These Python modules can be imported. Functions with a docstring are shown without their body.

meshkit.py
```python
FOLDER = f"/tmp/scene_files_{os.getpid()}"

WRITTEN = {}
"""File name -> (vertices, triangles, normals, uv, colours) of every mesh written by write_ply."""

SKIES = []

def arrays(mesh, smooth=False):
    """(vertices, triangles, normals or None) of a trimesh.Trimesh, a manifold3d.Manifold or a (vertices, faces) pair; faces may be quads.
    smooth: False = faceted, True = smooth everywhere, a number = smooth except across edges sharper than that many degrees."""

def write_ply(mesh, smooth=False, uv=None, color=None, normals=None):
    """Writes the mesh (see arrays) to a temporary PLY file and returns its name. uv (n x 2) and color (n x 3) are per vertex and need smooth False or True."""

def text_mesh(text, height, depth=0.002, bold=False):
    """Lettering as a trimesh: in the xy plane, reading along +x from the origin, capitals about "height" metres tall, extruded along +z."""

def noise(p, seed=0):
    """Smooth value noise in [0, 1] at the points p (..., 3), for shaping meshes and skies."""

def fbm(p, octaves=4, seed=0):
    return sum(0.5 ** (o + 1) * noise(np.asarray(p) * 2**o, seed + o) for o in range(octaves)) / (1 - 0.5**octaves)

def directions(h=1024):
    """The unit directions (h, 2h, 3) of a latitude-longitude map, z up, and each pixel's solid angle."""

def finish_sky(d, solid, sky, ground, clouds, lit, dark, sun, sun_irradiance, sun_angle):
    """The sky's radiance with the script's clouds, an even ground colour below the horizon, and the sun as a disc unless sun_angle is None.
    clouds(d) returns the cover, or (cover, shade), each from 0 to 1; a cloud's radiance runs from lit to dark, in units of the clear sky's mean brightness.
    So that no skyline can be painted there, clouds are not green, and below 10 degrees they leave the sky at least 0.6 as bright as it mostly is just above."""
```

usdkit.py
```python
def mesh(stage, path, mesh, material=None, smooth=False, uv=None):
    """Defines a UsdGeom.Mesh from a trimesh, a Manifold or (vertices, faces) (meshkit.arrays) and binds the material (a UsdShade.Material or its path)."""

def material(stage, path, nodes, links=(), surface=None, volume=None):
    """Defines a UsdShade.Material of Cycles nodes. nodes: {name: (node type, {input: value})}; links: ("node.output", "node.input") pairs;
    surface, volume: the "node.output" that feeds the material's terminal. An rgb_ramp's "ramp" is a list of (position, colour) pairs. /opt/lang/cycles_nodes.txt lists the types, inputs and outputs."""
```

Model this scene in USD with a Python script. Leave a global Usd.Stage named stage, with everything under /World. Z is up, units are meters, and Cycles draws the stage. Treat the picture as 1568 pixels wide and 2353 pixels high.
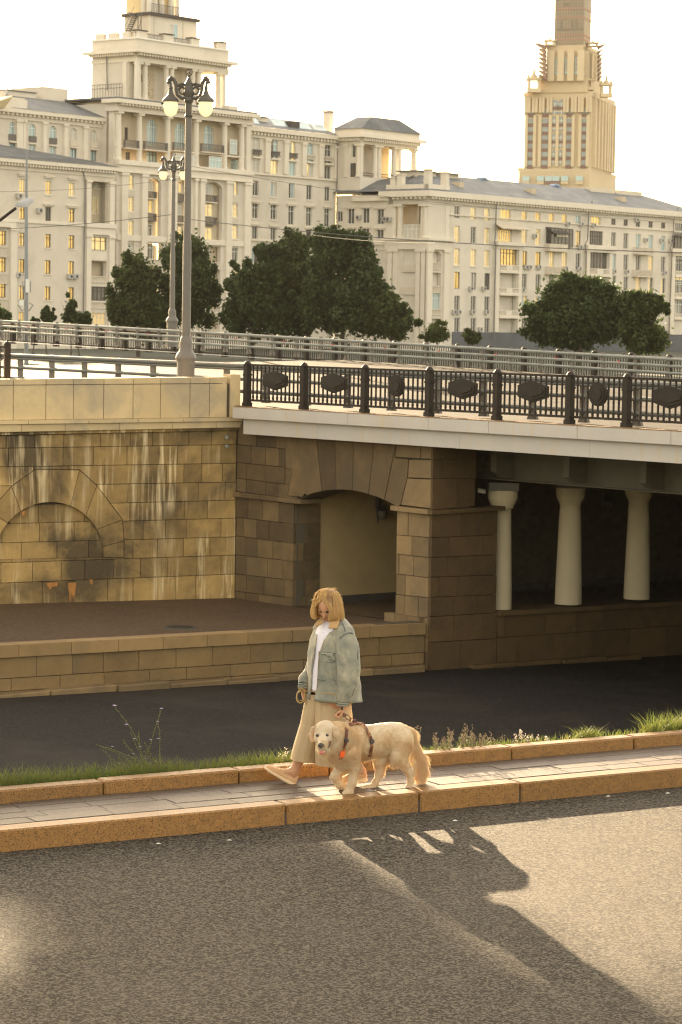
import math, random
import numpy as np, trimesh, usdkit, meshkit
from scipy.spatial import cKDTree
from shapely.geometry import Polygon, box as sbox, Point, LineString
from shapely.ops import unary_union
from shapely import affinity
from pxr import Usd, UsdGeom, UsdLux, UsdShade, Gf, Sdf, Vt

stage = Usd.Stage.CreateInMemory()
UsdGeom.SetStageUpAxis(stage, 'Z')
UsdGeom.SetStageMetersPerUnit(stage, 1.0)
UsdGeom.Xform.Define(stage, '/World')
UsdGeom.Scope.Define(stage, '/World/Looks')

# ------------------------------------------------------------------ camera, sky, sun
FOC, CX, CY, HOR = 6000.0, 784.0, 1176.5, 745.0        # measured on a 1568 x 2353 copy of the photograph
PITCH, ROLL = math.atan((CY - HOR) / FOC), math.atan(0.0155)
CAM = np.array([0.0, 0.0, 3.77])
EXPOSURE = 2.2
SUN_EL, SUN_DIR = math.radians(12.2), np.array([-0.262, 0.965])
SUN_STRENGTH, SKY_STRENGTH = 1.25, 0.09
_r0, _u0, _f0 = np.array([1., 0, 0]), np.array([0, math.sin(PITCH), math.cos(PITCH)]), np.array([0, math.cos(PITCH), -math.sin(PITCH)])
C_R = math.cos(ROLL) * _r0 + math.sin(ROLL) * _u0
C_U = -math.sin(ROLL) * _r0 + math.cos(ROLL) * _u0
C_F = _f0
cam = UsdGeom.Camera.Define(stage, '/World/camera')
cam.CreateHorizontalApertureAttr(24.0)
cam.CreateVerticalApertureAttr(36.0)
cam.CreateFocalLengthAttr(FOC / 1568 * 24.0)
cam.CreateClippingRangeAttr(Gf.Vec2f(0.5, 20000))
cam.CreateExposureAttr(EXPOSURE)
cam.CreateFStopAttr(9.0)
cam.CreateFocusDistanceAttr(21.0)
cam.AddTransformOp().Set(Gf.Matrix4d(*C_R, 0, *C_U, 0, *(-C_F), 0, *CAM, 1))

_sd = SUN_DIR / np.linalg.norm(SUN_DIR)
TO_SUN = np.array([_sd[0] * math.cos(SUN_EL), _sd[1] * math.cos(SUN_EL), math.sin(SUN_EL)])
sky_mat = usdkit.material(stage, '/World/Looks/sky_air', {
    'sky': ('sky_texture', {'sky_type': 'single_scattering', 'sun_disc': False, 'sun_elevation': SUN_EL,
                            'sun_rotation': math.atan2(_sd[0], _sd[1]), 'altitude': 150.0, 'air_density': 1.0,
                            'aerosol_density': 2.2, 'ozone_density': 0.6}),
    'veil': ('mix_color', {'blend_type': 'mix', 'fac': 0.5, 'b': (4.9, 3.95, 2.7)}),   # thin even high cloud over the whole sky
    'bg': ('background_shader', {'strength': SKY_STRENGTH})},
    [('sky.color', 'veil.a'), ('veil.result', 'bg.color')], surface='bg.background')
dome = UsdLux.DomeLight.Define(stage, '/World/sky')
UsdShade.MaterialBindingAPI.Apply(dome.GetPrim()).Bind(sky_mat)
dome.GetPrim().SetCustomDataByKey('kind', 'structure')
sun = UsdLux.DistantLight.Define(stage, '/World/sun')
sun.CreateIntensityAttr(SUN_STRENGTH)
sun.CreateNormalizeAttr(True)
sun.CreateAngleAttr(0.5)
sun.CreateColorAttr(Gf.Vec3f(1.0, 0.76, 0.48))
_z = TO_SUN
_x = np.cross([0, 0, 1], _z); _x /= np.linalg.norm(_x)
_y = np.cross(_z, _x)
sun.AddTransformOp().Set(Gf.Matrix4d(*_x, 0, *_y, 0, *_z, 0, 0, 0, 50, 1))

# ------------------------------------------------------------------ pixel rays (measuring only)
def ray(px, py):
    return C_F + (px - CX) / FOC * C_R + (CY - py) / FOC * C_U
def at(px, py, depth):
    d = ray(px, py)
    return CAM + d * (depth / d[1])
def onz(px, py, z):
    d = ray(px, py)
    return CAM + d * ((z - CAM[2]) / d[2])
def onplane(px, py, o, n):
    d = ray(px, py)
    return CAM + d * (np.dot(o - CAM, n) / np.dot(d, n))
def zoom(x0, y0, k):
    return lambda x, y: ((x0 + x * k) * 0.6125, (y0 + y * k) * 0.6125)
ZA, ZB, ZC = zoom(0, 330, .3824), zoom(400, 360, .3740), zoom(900, 380, .4719)
ZD, ZE, ZF = zoom(280, 0, .4209), zoom(1450, 640, .3827), zoom(1960, 680, .3827)
ZH, ZW, ZU, ZV = zoom(1800, 0, .4847), zoom(0, 1400, .5740), zoom(850, 1600, .6696), zoom(1600, 1650, .6122)
ZP, ZQ, ZL = zoom(900, 2150, .5102), zoom(1100, 2650, .3508), zoom(340, 2620, .2296)
ZG, ZR, ZT = zoom(550, 250, .21246), zoom(0, 1150, .574), zoom(0, 2250, .7653)
ZX = zoom(1280, 1250, .8163)

# ------------------------------------------------------------------ prims
_used = {}
def numbered(parent, name):
    n = _used.get((parent, name), 0)
    _used[(parent, name)] = n + 1
    return f'{parent}/{name}' + (f'_{n:03d}' if n else '')
def setd(prim, **kw):
    for k, v in kw.items():
        if v:
            prim.SetCustomDataByKey(k, v)
    return prim
def thing(name, label, category, group=None, loc=None, rotz=0):
    x = UsdGeom.Xform.Define(stage, numbered('/World', name))
    if loc is not None:
        x.AddTranslateOp().Set(Gf.Vec3d(*map(float, loc)))
        if rotz:
            x.AddRotateZOp().Set(float(rotz))
    setd(x.GetPrim(), label=label, category=category, group=group)
    return str(x.GetPath())
def obj(name, mesh, material, parent='/World', smooth=False, **kw):
    if isinstance(mesh, MB):
        mesh = mesh.mesh()
    p = numbered(parent, name)
    m = usdkit.mesh(stage, p, mesh, material, smooth)
    setd(m.GetPrim(), **kw)
    return p
def structure(name, mesh, material, **kw):
    return obj(name, mesh, material, kind='structure', **kw)
def curves(name, strands, width, material, parent, **kw):
    p = numbered(parent, name)
    c = UsdGeom.BasisCurves.Define(stage, p)
    c.CreateTypeAttr('linear')
    c.CreateCurveVertexCountsAttr(Vt.IntArray([len(s) for s in strands]))
    c.CreatePointsAttr(Vt.Vec3fArray.FromNumpy(np.concatenate(strands).astype(np.float32)))
    w = np.concatenate([np.linspace(width, width * .35, len(s)) for s in strands]) if np.ndim(width) == 0 else np.asarray(width)
    c.CreateWidthsAttr(Vt.FloatArray.FromNumpy(w.astype(np.float32)))
    c.SetWidthsInterpolation('vertex')
    UsdShade.MaterialBindingAPI.Apply(c.GetPrim()).Bind(material)
    setd(c.GetPrim(), **kw)
    return p
def copy_of(src, name, label, category, group, matrix):
    x = UsdGeom.Xform.Define(stage, numbered('/World', name))
    x.GetPrim().GetReferences().AddInternalReference(src)
    x.GetPrim().SetInstanceable(True)
    x.ClearXformOpOrder()
    x.AddTransformOp(opSuffix='place').Set(Gf.Matrix4d(*np.asarray(matrix, float).ravel()))
    setd(x.GetPrim(), label=label, category=category, group=group)
    return x

class MB:
    """collects pieces into one mesh"""
    def __init__(s): s.v, s.f, s.n = [], [], 0
    def add(s, v, f):
        s.v.append(np.asarray(v, float)); s.f.append(np.asarray(f, int) + s.n); s.n += len(v)
        return s
    def addm(s, m): return s.add(m.vertices, m.faces)
    def mesh(s): return trimesh.Trimesh(np.concatenate(s.v), np.concatenate(s.f), process=False)
    def empty(s): return s.n == 0
    def par(s, o, a, b, c):
        o, a, b, c = (np.asarray(t, float) for t in (o, a, b, c))
        if np.dot(np.cross(a, b), c) < 0: a, b = b, a
        v = [o, o + a, o + a + b, o + b, o + c, o + a + c, o + a + b + c, o + b + c]
        return s.add(v, BOXF)
    def box(s, c, size):
        c, h = np.asarray(c, float), np.asarray(size, float) / 2
        return s.par(c - h, [2 * h[0], 0, 0], [0, 2 * h[1], 0], [0, 0, 2 * h[2]])
    def tube(s, pts, r, n=8, cap=True):
        pts = np.asarray(pts, float); k = len(pts)
        r = np.broadcast_to(np.asarray(r, float), (k,)) if np.ndim(r) < 2 else np.asarray(r)
        t = np.gradient(pts, axis=0); t /= np.linalg.norm(t, axis=1, keepdims=True) + 1e-12
        ref = np.array([0, 0, 1.]) if abs(t[0][2]) < .9 else np.array([1., 0, 0])
        a = np.cross(t[0], ref); a /= np.linalg.norm(a)
        rings = []
        th = np.arange(n) / n * 2 * np.pi
        for i in range(k):
            a = a - t[i] * np.dot(a, t[i]); a /= np.linalg.norm(a) + 1e-12
            b = np.cross(t[i], a)
            rings.append(pts[i] + r[i] * (np.cos(th)[:, None] * a + np.sin(th)[:, None] * b))
        v = np.concatenate(rings); f = []
        for i in range(k - 1):
            for j in range(n):
                p, q = i * n + j, i * n + (j + 1) % n
                f += [[p, q, q + n], [p, q + n, p + n]]
        if cap:
            v = np.vstack([v, pts[0], pts[-1]]); c0, c1 = k * n, k * n + 1
            for j in range(n):
                f += [[c0, (j + 1) % n, j], [c1, (k - 1) * n + j, (k - 1) * n + (j + 1) % n]]
        return s.add(v, f)
    def lathe(s, prof, c, n=16, axis=None):
        c = np.asarray(c, float)
        th = np.arange(n) / n * 2 * np.pi
        if axis is None: ex, ey, ez = np.eye(3)
        else:
            ez = np.asarray(axis, float) / np.linalg.norm(axis)
            ex = np.cross([0, 0, 1.] if abs(ez[2]) < .9 else [1., 0, 0], ez); ex /= np.linalg.norm(ex); ey = np.cross(ez, ex)
        v = np.concatenate([c + r * (np.cos(th)[:, None] * ex + np.sin(th)[:, None] * ey) + z * ez for r, z in prof])
        f = []
        for i in range(len(prof) - 1):
            for j in range(n):
                p, q = i * n + j, i * n + (j + 1) % n
                f += [[p, q, q + n], [p, q + n, p + n]]
        return s.add(v, f)
    def ell(s, c, r, sub=2, rot=None):
        m = trimesh.creation.icosphere(sub)
        v = m.vertices * np.asarray(r)
        if rot is not None: v = v @ np.asarray(rot).T
        return s.add(v + np.asarray(c), m.faces)
    def poly(s, poly, mp, d0, d1):
        for g in getattr(poly, 'geoms', [poly]):
            if g.is_empty or g.geom_type != 'Polygon' or g.area < 1e-6: continue
            m = trimesh.creation.extrude_polygon(g, 1.0, engine='earcut')
            v = m.vertices
            w = mp(v[:, 0], v[:, 1], d0 + (d1 - d0) * v[:, 2])
            f = m.faces
            tri = w[f[0]]
            s.add(w, f if MB._vol(w, f) > 0 else f[:, ::-1])
        return s
    @staticmethod
    def _vol(v, f):
        v = v - v.mean(0)
        return np.einsum('ij,ij->i', v[f[:, 0]], np.cross(v[f[:, 1]], v[f[:, 2]])).sum()
BOXF = np.array([[0, 2, 1], [0, 3, 2], [4, 5, 6], [4, 6, 7], [0, 1, 5], [0, 5, 4], [1, 2, 6], [1, 6, 5], [2, 3, 7], [2, 7, 6], [3, 0, 4], [3, 4, 7]])

class Frame:
    """vertical plane: u along the wall, z up, d outward (towards the viewer)"""
    def __init__(s, o, e, z0=None):
        s.o = np.array(o, float)
        s.e = np.array([e[0], e[1], 0.]) / math.hypot(e[0], e[1])
        n = np.array([s.e[1], -s.e[0], 0.])
        s.n = n if np.dot(n, CAM - s.o) > 0 else -n
    def p(s, u, d, z): return np.array([*(s.o + s.e * u + s.n * d)[:2], z])
    def mp(s, u, z, d):
        u, z, d = np.broadcast_arrays(u, z, d)
        out = s.o + u[:, None] * s.e + d[:, None] * s.n
        out[:, 2] = z
        return out
    def uz(s, px, py, d=0.0):
        q = onplane(px, py, s.o + s.n * d, s.n)
        return float(np.dot(q - s.o, s.e)), float(q[2])
    def box(s, m, u0, u1, d0, d1, z0, z1):
        return m.par(s.p(u0, d0, z0), s.e * (u1 - u0), s.n * (d1 - d0), [0, 0, z1 - z0])
    def poly(s, m, poly, d0, d1): return m.poly(poly, s.mp, d0, d1)
    def off(s, d):
        f = Frame.__new__(Frame); f.o, f.e, f.n = s.o + s.n * d, s.e, s.n
        return f
def vp_dir(vx):
    """horizontal direction whose vanishing point lies at column vx"""
    d = np.array([(vx - CX) / FOC, 1.0]); return d / np.linalg.norm(d)

def chamfered(mp, u0, u1, z0, z1, d0, d1, c):
    pts = []
    for a in (0, 1):
        for b in (0, 1):
            for e in (0, 1):
                for k in range(3):
                    q = [u0 + c if a == 0 else u1 - c, z0 + c if b == 0 else z1 - c, d0 + c if e == 0 else d1 - c]
                    q[k] = [(u0, u1)[a], (z0, z1)[b], (d0, d1)[e]][k]
                    pts.append(q)
    h = trimesh.convex.convex_hull(np.array(pts))
    v = mp(h.vertices[:, 0], h.vertices[:, 1], h.vertices[:, 2])
    f = h.faces if MB._vol(v, h.faces) > 0 else h.faces[:, ::-1]
    return trimesh.Trimesh(v, f, process=False)

# ------------------------------------------------------------------ materials
# base colours settled against the photograph: reflectance of each surface relative to the first guess below
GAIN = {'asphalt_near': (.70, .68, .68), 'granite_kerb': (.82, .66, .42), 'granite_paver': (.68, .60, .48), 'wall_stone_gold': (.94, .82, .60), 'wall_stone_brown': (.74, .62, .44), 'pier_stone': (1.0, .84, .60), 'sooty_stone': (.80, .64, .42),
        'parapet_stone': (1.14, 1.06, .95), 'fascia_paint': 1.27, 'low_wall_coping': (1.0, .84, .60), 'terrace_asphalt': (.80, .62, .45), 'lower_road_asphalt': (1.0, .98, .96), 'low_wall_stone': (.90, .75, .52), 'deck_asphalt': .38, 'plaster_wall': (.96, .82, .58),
        'house_plaster': (1.08, 1.09, 1.11), 'house_plaster_pale': (1.08, 1.09, 1.11), 'house_trim': (1.09, 1.10, 1.12), 'balcony_plaster': 1.1, 'leaves_dark': (.72, .86, .58), 'leaves_mid': (.76, .88, .60), 'leaves_olive': (.78, .90, .62), 'denim': .80,
        'dog_coat': 1.06, 'dog_fur': 1.1, 'girder_paint': (.58, .53, .40), 'column_paint': .86, 'dark_base_stone': .6, 'soot': .7, 'roof_metal': .85, 'lamp_post_paint': .7, 'galvanised_rail': .8, 'grout': .75}
def _gain(name, c):
    return None if c is None else tuple(float(min(.9, x)) for x in np.array(c) * np.array(GAIN.get(name, 1.0)))
def mat(name, c, rough=.6, metallic=0., spec=.5, c2=None, scale=6., detail=4., amount=1., bump=0., bscale=40., bdist=.01, rand=0., stretch=(1, 1, 1),
        speck=None, sscale=150., samt=.5, transl=0., sheen=0., c3=None, scale3=.5, streak=None, dark3=.48):
    """c..c2 blended by noise (scale per metre), c3 in large patches, speck a fine grain colour, rand per-object brightness"""
    c, c2, c3, speck, streak = (_gain(name, q) for q in (c, c2, c3, speck, streak))
    N = {'geo': ('geometry', {}), 'map': ('mapping', {'scale': stretch}), 'p': ('principled_bsdf', {'roughness': rough, 'metallic': metallic, 'specular_ior_level': spec, 'base_color': c, 'sheen_weight': sheen})}
    L = [('geo.position', 'map.vector')]
    cur = None
    if c2 is not None:
        N['n1'] = ('noise_texture', {'scale': scale, 'detail': detail, 'roughness': .6})
        N['r1'] = ('map_range', {'from_min': .5 - .22 / amount, 'from_max': .5 + .22 / amount, 'clamp': True})
        N['m1'] = ('mix_color', {'a': c, 'b': c2})
        L += [('map.vector', 'n1.vector'), ('n1.fac', 'r1.value'), ('r1.result', 'm1.fac')]
        cur = 'm1.result'
    if c3 is not None:
        N['n3'] = ('noise_texture', {'scale': scale3, 'detail': 5.0, 'roughness': .65, 'distortion': .4})
        N['r3'] = ('map_range', {'from_min': dark3, 'from_max': dark3 + .18, 'clamp': True})
        N['m3'] = ('mix_color', {'a': c, 'b': c3})
        L += [('map.vector', 'n3.vector'), ('n3.fac', 'r3.value'), ('r3.result', 'm3.fac')]
        if cur: L.append((cur, 'm3.a'))
        cur = 'm3.result'
    if streak is not None:        # pale run-off streaks, long in z
        N['ms'] = ('mapping', {'scale': (3.2, 3.2, .22)}); N['ns'] = ('noise_texture', {'scale': 1.6, 'detail': 3.0, 'roughness': .7})
        N['nb'] = ('noise_texture', {'scale': .45, 'detail': 2.0}); N['rs'] = ('map_range', {'from_min': .51, 'from_max': .68, 'clamp': True})
        N['rb'] = ('map_range', {'from_min': .42, 'from_max': .58, 'clamp': True}); N['xs'] = ('math', {'math_type': 'multiply'}); N['mst'] = ('mix_color', {'b': streak, 'a': c})
        L += [('geo.position', 'ms.vector'), ('ms.vector', 'ns.vector'), ('geo.position', 'nb.vector'), ('ns.fac', 'rs.value'), ('nb.fac', 'rb.value'), ('rs.result', 'xs.value1'), ('rb.result', 'xs.value2'), ('xs.value', 'mst.fac')]
        if cur: L.append((cur, 'mst.a'))
        cur = 'mst.result'
    if speck is not None:
        N['v'] = ('voronoi_texture', {'scale': sscale}); N['vs'] = ('separate_color', {}); N['rv'] = ('map_range', {'from_min': 1 - samt - .12, 'from_max': 1 - samt + .12, 'clamp': True}); N['mv'] = ('mix_color', {'a': c, 'b': speck})
        L += [('geo.position', 'v.vector'), ('v.color', 'vs.color'), ('vs.r', 'rv.value'), ('rv.result', 'mv.fac')]
        if cur: L.append((cur, 'mv.a'))
        cur = 'mv.result'
    if rand:
        N['oi'] = ('object_info', {}); N['ro'] = ('map_range', {'to_min': 1 - rand, 'to_max': 1 + rand}); N['mo'] = ('vector_math', {'math_type': 'scale', 'vector1': c})
        L += [('oi.random', 'ro.value'), ('ro.result', 'mo.scale')]
        if cur: L.append((cur, 'mo.vector1'))
        cur = 'mo.vector'
    if cur: L.append((cur, 'p.base_color'))
    if bump:
        N['nbp'] = ('noise_texture', {'scale': bscale, 'detail': 5.0, 'roughness': .6}); N['b'] = ('bump', {'strength': bump, 'distance': bdist})
        L += [('geo.position', 'nbp.vector'), ('nbp.fac', 'b.height'), ('b.normal', 'p.normal')]
    surf = 'p.BSDF'
    if transl:
        N['t'] = ('translucent_bsdf', {'color': tuple(min(1, x * 1.25) for x in c)}); N['mx'] = ('mix_closure', {'fac': transl})
        L += [('p.BSDF', 'mx.closure1'), ('t.BSDF', 'mx.closure2')]
        if cur: L.append((cur, 't.color'))
        surf = 'mx.closure'
    return usdkit.material(stage, f'/World/Looks/{name}', N, L, surface=surf)

rng = np.random.default_rng(7)
random.seed(7)
# ================================================================== NEAR ROAD, PATH
K_E = np.array([5.4, 3.20]) / math.hypot(5.4, 3.20)           # along the kerb, to the right and away
K_O = np.array([-2.49, 19.06])
PATH = Frame([*K_O, 0], K_E)
PATH.n = np.array([-K_E[1], K_E[0], 0.])                       # here d runs away from the viewer, across the path
ROAD_Z, NEAR_W, PAVE_W, CURB_H = -.165, .205, .80, .107
M_asphalt = mat('asphalt_near', (.078, .066, .047), .75, c2=(.052, .046, .037), scale=2.2, c3=(.095, .083, .065), scale3=.45, speck=(.27, .245, .19), sscale=75, samt=.42, bump=1.0, bscale=85, bdist=.024, spec=.11)
M_kerb = mat('granite_kerb', (.36, .225, .095), .45, c2=(.27, .165, .065), scale=14, speck=(.12, .075, .036), sscale=150, samt=.26, bump=.35, bscale=90, bdist=.006, rand=.1)
M_paver = mat('granite_paver', (.15, .122, .10), .5, c2=(.105, .085, .07), scale=9, speck=(.21, .18, .155), sscale=120, samt=.3, bump=.4, bscale=90, bdist=.006, rand=.13)
M_joint = mat('joint_sand', (.07, .06, .05), .9)
M_soil = mat('verge_soil', (.06, .065, .03), .95, c2=(.05, .045, .03), scale=8, bump=.6, bscale=20, bdist=.03)

mb = MB()
P3 = lambda u, d, z: PATH.p(u, d, z)
a, b_, c_, d_ = P3(-14, .02, ROAD_Z), P3(30, .02, ROAD_Z), P3(30, -24, ROAD_Z), P3(-14, -24, ROAD_Z)
mb.add([a, b_, c_, d_], [[0, 2, 1], [0, 3, 2]])
structure('road', mb, M_asphalt, label='grey coarse asphalt road in the foreground')
mb = MB()
PATH.box(mb, -14, 30, .02, NEAR_W + PAVE_W + .17, -.5, -.07)
path = structure('path', mb, M_joint, label='raised granite footpath between two kerbs')
# kerb joints measured in the photograph
def path_u(px, py, z, d):
    q = onz(px, py, z); return float(np.dot(q[:2] - K_O, K_E))
ju = [-14, -9.4, -5.0, path_u(683, 1856, 0, 0), path_u(1000, 1830, 0, 0), path_u(1232, 1808, 0, 0)]
ju += [ju[-1] + k * 2.0 for k in range(1, 11)]
ju[2] = -2.2
k = -1
for u0, u1 in zip(ju[:-1], ju[1:]):
    n = 0
    obj('kerb_stone', chamfered(PATH.mp, u0 + .008, u1 - .008, ROAD_Z - .2, rng.uniform(-.003, .003), rng.uniform(0, .008), NEAR_W - .006, .012), M_kerb, path)
jc = [-14, -9, -4.4, path_u(*ZR(0, 0), 0, 0) * 0 - 1.6]
inn = [path_u(275, 1808, CURB_H, 0), path_u(594, 1783, CURB_H, 0), path_u(800, 1764, CURB_H, 0), path_u(1198, 1722, CURB_H, 0), path_u(1476, 1697, CURB_H, 0)]
jc = [inn[0] - 6, inn[0] - 3] + inn + [inn[-1] + 1.9 * k for k in range(1, 12)]
D0 = NEAR_W + PAVE_W
for u0, u1 in zip(jc[:-1], jc[1:]):
    obj('curb_stone', chamfered(PATH.mp, u0 + .007, u1 - .007, -.2, CURB_H + rng.uniform(-.004, .004), D0 + rng.uniform(0, .008), D0 + .17, .014), M_kerb, path)
# pavers in running bond, four rows
rows = np.linspace(NEAR_W, D0, 5)
for r in range(4):
    u = -8 + rng.uniform(0, .5)
    while u < 16:
        w = rng.choice([.42, .5, .58, .66]) * rng.uniform(.96, 1.04)
        h = rng.uniform(-.0035, .0025)
        obj('paver', chamfered(PATH.mp, u + .0035, u + w - .0035, -.07, h, rows[r] + .004, rows[r + 1] - .004, .004), M_paver, path)
        u += w
# little pale chips lying on the asphalt
M_chip = mat('pale_chip', (.6, .57, .5), .7)
for n, (px, py, lab) in enumerate([(182, 2066 - 0, ''), (364, 1939, 'pale chip on the asphalt near the kerb, leftmost of them'), (527, 1931, 'pale chip on the asphalt left of the kerb joint below the dog'), (1046, 1886, 'pale chip on the asphalt just right of the second visible kerb joint'), (1398, 1830, 'pale chip by the kerb left of the last one at the right edge'), (1535, 1823, 'pale chip by the kerb nearest the right edge')]):
    q = onz(px, min(py, 1955) if n else 1966, ROAD_Z)
    if np.dot(q[:2] - K_O, [-K_E[1], K_E[0]]) > -.03: q[:2] += np.array([K_E[1], -K_E[0]]) * .12
    mb = MB(); mb.add([[q[0] - .02, q[1] - .012, ROAD_Z], [q[0] + .022, q[1] - .01, ROAD_Z], [q[0] + .018, q[1] + .014, ROAD_Z], [q[0] - .016, q[1] + .01, ROAD_Z], [q[0], q[1], ROAD_Z + .009]], [[0, 1, 4], [1, 2, 4], [2, 3, 4], [3, 0, 4]])
    if n: obj('stone_chip', mb, M_chip, label=lab, category='stone chip', group='pale chips along the kerb')

# verge behind the curb: a bank that falls to the lower road
VD = D0 + .17
mb = MB()
us = np.linspace(-16, 30, 24); prof = [(VD - .02, .045), (VD + .18, .04), (VD + .5, -.30), (VD + 1.6, -.9), (VD + 6, -2.2), (VD + 12, -3.7), (VD + 17, -5.2)]
vv = np.array([P3(u, d, z + (rng.uniform(-.02, .02) if d > VD else 0)) for d, z in prof for u in us])
ff = []
for i in range(len(prof) - 1):
    for j in range(len(us) - 1):
        p = i * len(us) + j
        ff += [[p, p + 1, p + len(us) + 1], [p, p + len(us) + 1, p + len(us)]]
mb.add(vv, ff)
structure('bank', mb, M_soil, label='earth bank falling from the footpath to the lower road')

# ================================================================== DEPTHS OF THE BRIDGE AND WALLS
Y_NEAR = lambda x: 67.6 * 4868 / (x + 4300)                     # bridge edge
Y_GUARD = lambda x: 1.62 * Y_NEAR(x)
Y_FAR = lambda x: 1.95 * Y_NEAR(x)
Y_W2 = lambda x: 68.5 * 4840 / (x + 4300)
Y_W3 = lambda x: 62.7 * 7312 / (8300 - x)
C1 = at(540, 1370, 68.5)
W1 = Frame(C1, C1 - at(0, 1398, 66.1)); W1.n = W1.n
C2 = at(988, 1430, Y_W2(988))
W2 = Frame(C1, C2 - C1)
e3 = at(1568, 1400, Y_W3(1568)) - C2
W3 = Frame(C2, e3)
if np.dot(W3.n, [1, -1, 0]) < 0: W3.n = -W3.n
TERR_Z = -3.47

stone = dict(bump=.7, bscale=9, bdist=.03)
M_stone1 = mat('wall_stone_gold', (.50, .375, .175), .8, c2=(.27, .20, .098), scale=1.1, detail=6, c3=(.105, .082, .048), scale3=.42, rand=.24, dark3=.41, streak=(.78, .70, .54), **stone)  # gold and dark patches paint in dappled reflected sun, beside real stains
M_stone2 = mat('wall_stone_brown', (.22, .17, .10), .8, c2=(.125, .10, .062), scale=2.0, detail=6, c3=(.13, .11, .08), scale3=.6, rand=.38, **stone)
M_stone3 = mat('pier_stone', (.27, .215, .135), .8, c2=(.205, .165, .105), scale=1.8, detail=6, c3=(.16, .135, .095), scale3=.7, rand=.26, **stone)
M_stone4 = mat('sooty_stone', (.155, .115, .062), .8, c2=(.12, .09, .05), scale=1.8, detail=6, c3=(.095, .072, .042), scale3=.7, rand=.14, **stone)  # shade under the bridge put into the stone colour
M_soot = mat('sooty_plaster', (.105, .085, .052), .9, c2=(.08, .064, .04), scale=.6)  # darker copy of the plaster, underpass shade put into its colour
M_grout = mat('grout', (.13, .105, .065), .95)
M_parapet = mat('parapet_stone', (.56, .46, .27), .75, c2=(.47, .38, .22), scale=1.2, detail=6, c3=(.36, .31, .22), scale3=.7, rand=.08, bump=.3, bscale=30, bdist=.01)
M_rust = usdkit.material(stage, '/World/Looks/rust_stain', {'g': ('geometry', {}), 'mp': ('mapping', {'scale': (7., 7., 2.2)}), 'n': ('noise_texture', {'scale': 1.0, 'detail': 5.0, 'roughness': .7}), 'r': ('map_range', {'from_min': .40, 'from_max': .62, 'clamp': True}),
    'p': ('principled_bsdf', {'base_color': (.34, .15, .035), 'roughness': .9}), 't': ('transparent_bsdf', {}), 'm': ('mix_closure', {})}, [('g.position', 'mp.vector'), ('mp.vector', 'n.vector'), ('n.fac', 'r.value'), ('r.result', 'm.fac'), ('t.BSDF', 'm.closure1'), ('p.BSDF', 'm.closure2')], surface='m.closure')
M_plaster = mat('plaster_wall', (.46, .385, .245), .85, c2=(.40, .335, .21), scale=.8, c3=(.36, .30, .2), scale3=.5, bump=.15, bscale=25)
M_darkstone = mat('dark_base_stone', (.12, .10, .075), .8, c2=(.09, .075, .055), scale=2, bump=.4, bscale=12, rand=.1)
M_fascia = mat('fascia_paint', (.42, .385, .335), .5, c2=(.37, .34, .295), scale=.7, streak=(.42, .33, .20), bump=.05)
M_steel = mat('girder_paint', (.20, .195, .16), .5, c2=(.16, .155, .13), scale=1.3)
M_iron = mat('cast_iron', (.020, .016, .012), .6, spec=.25, c2=(.035, .025, .016), scale=6, bump=.3, bscale=60, bdist=.005)
M_galv = mat('galvanised_rail', (.30, .31, .27), .5, metallic=.25, c2=(.23, .24, .21), scale=2)
M_galvd = mat('rail_post', (.20, .17, .13), .6, c2=(.13, .11, .09), scale=4)
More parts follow.
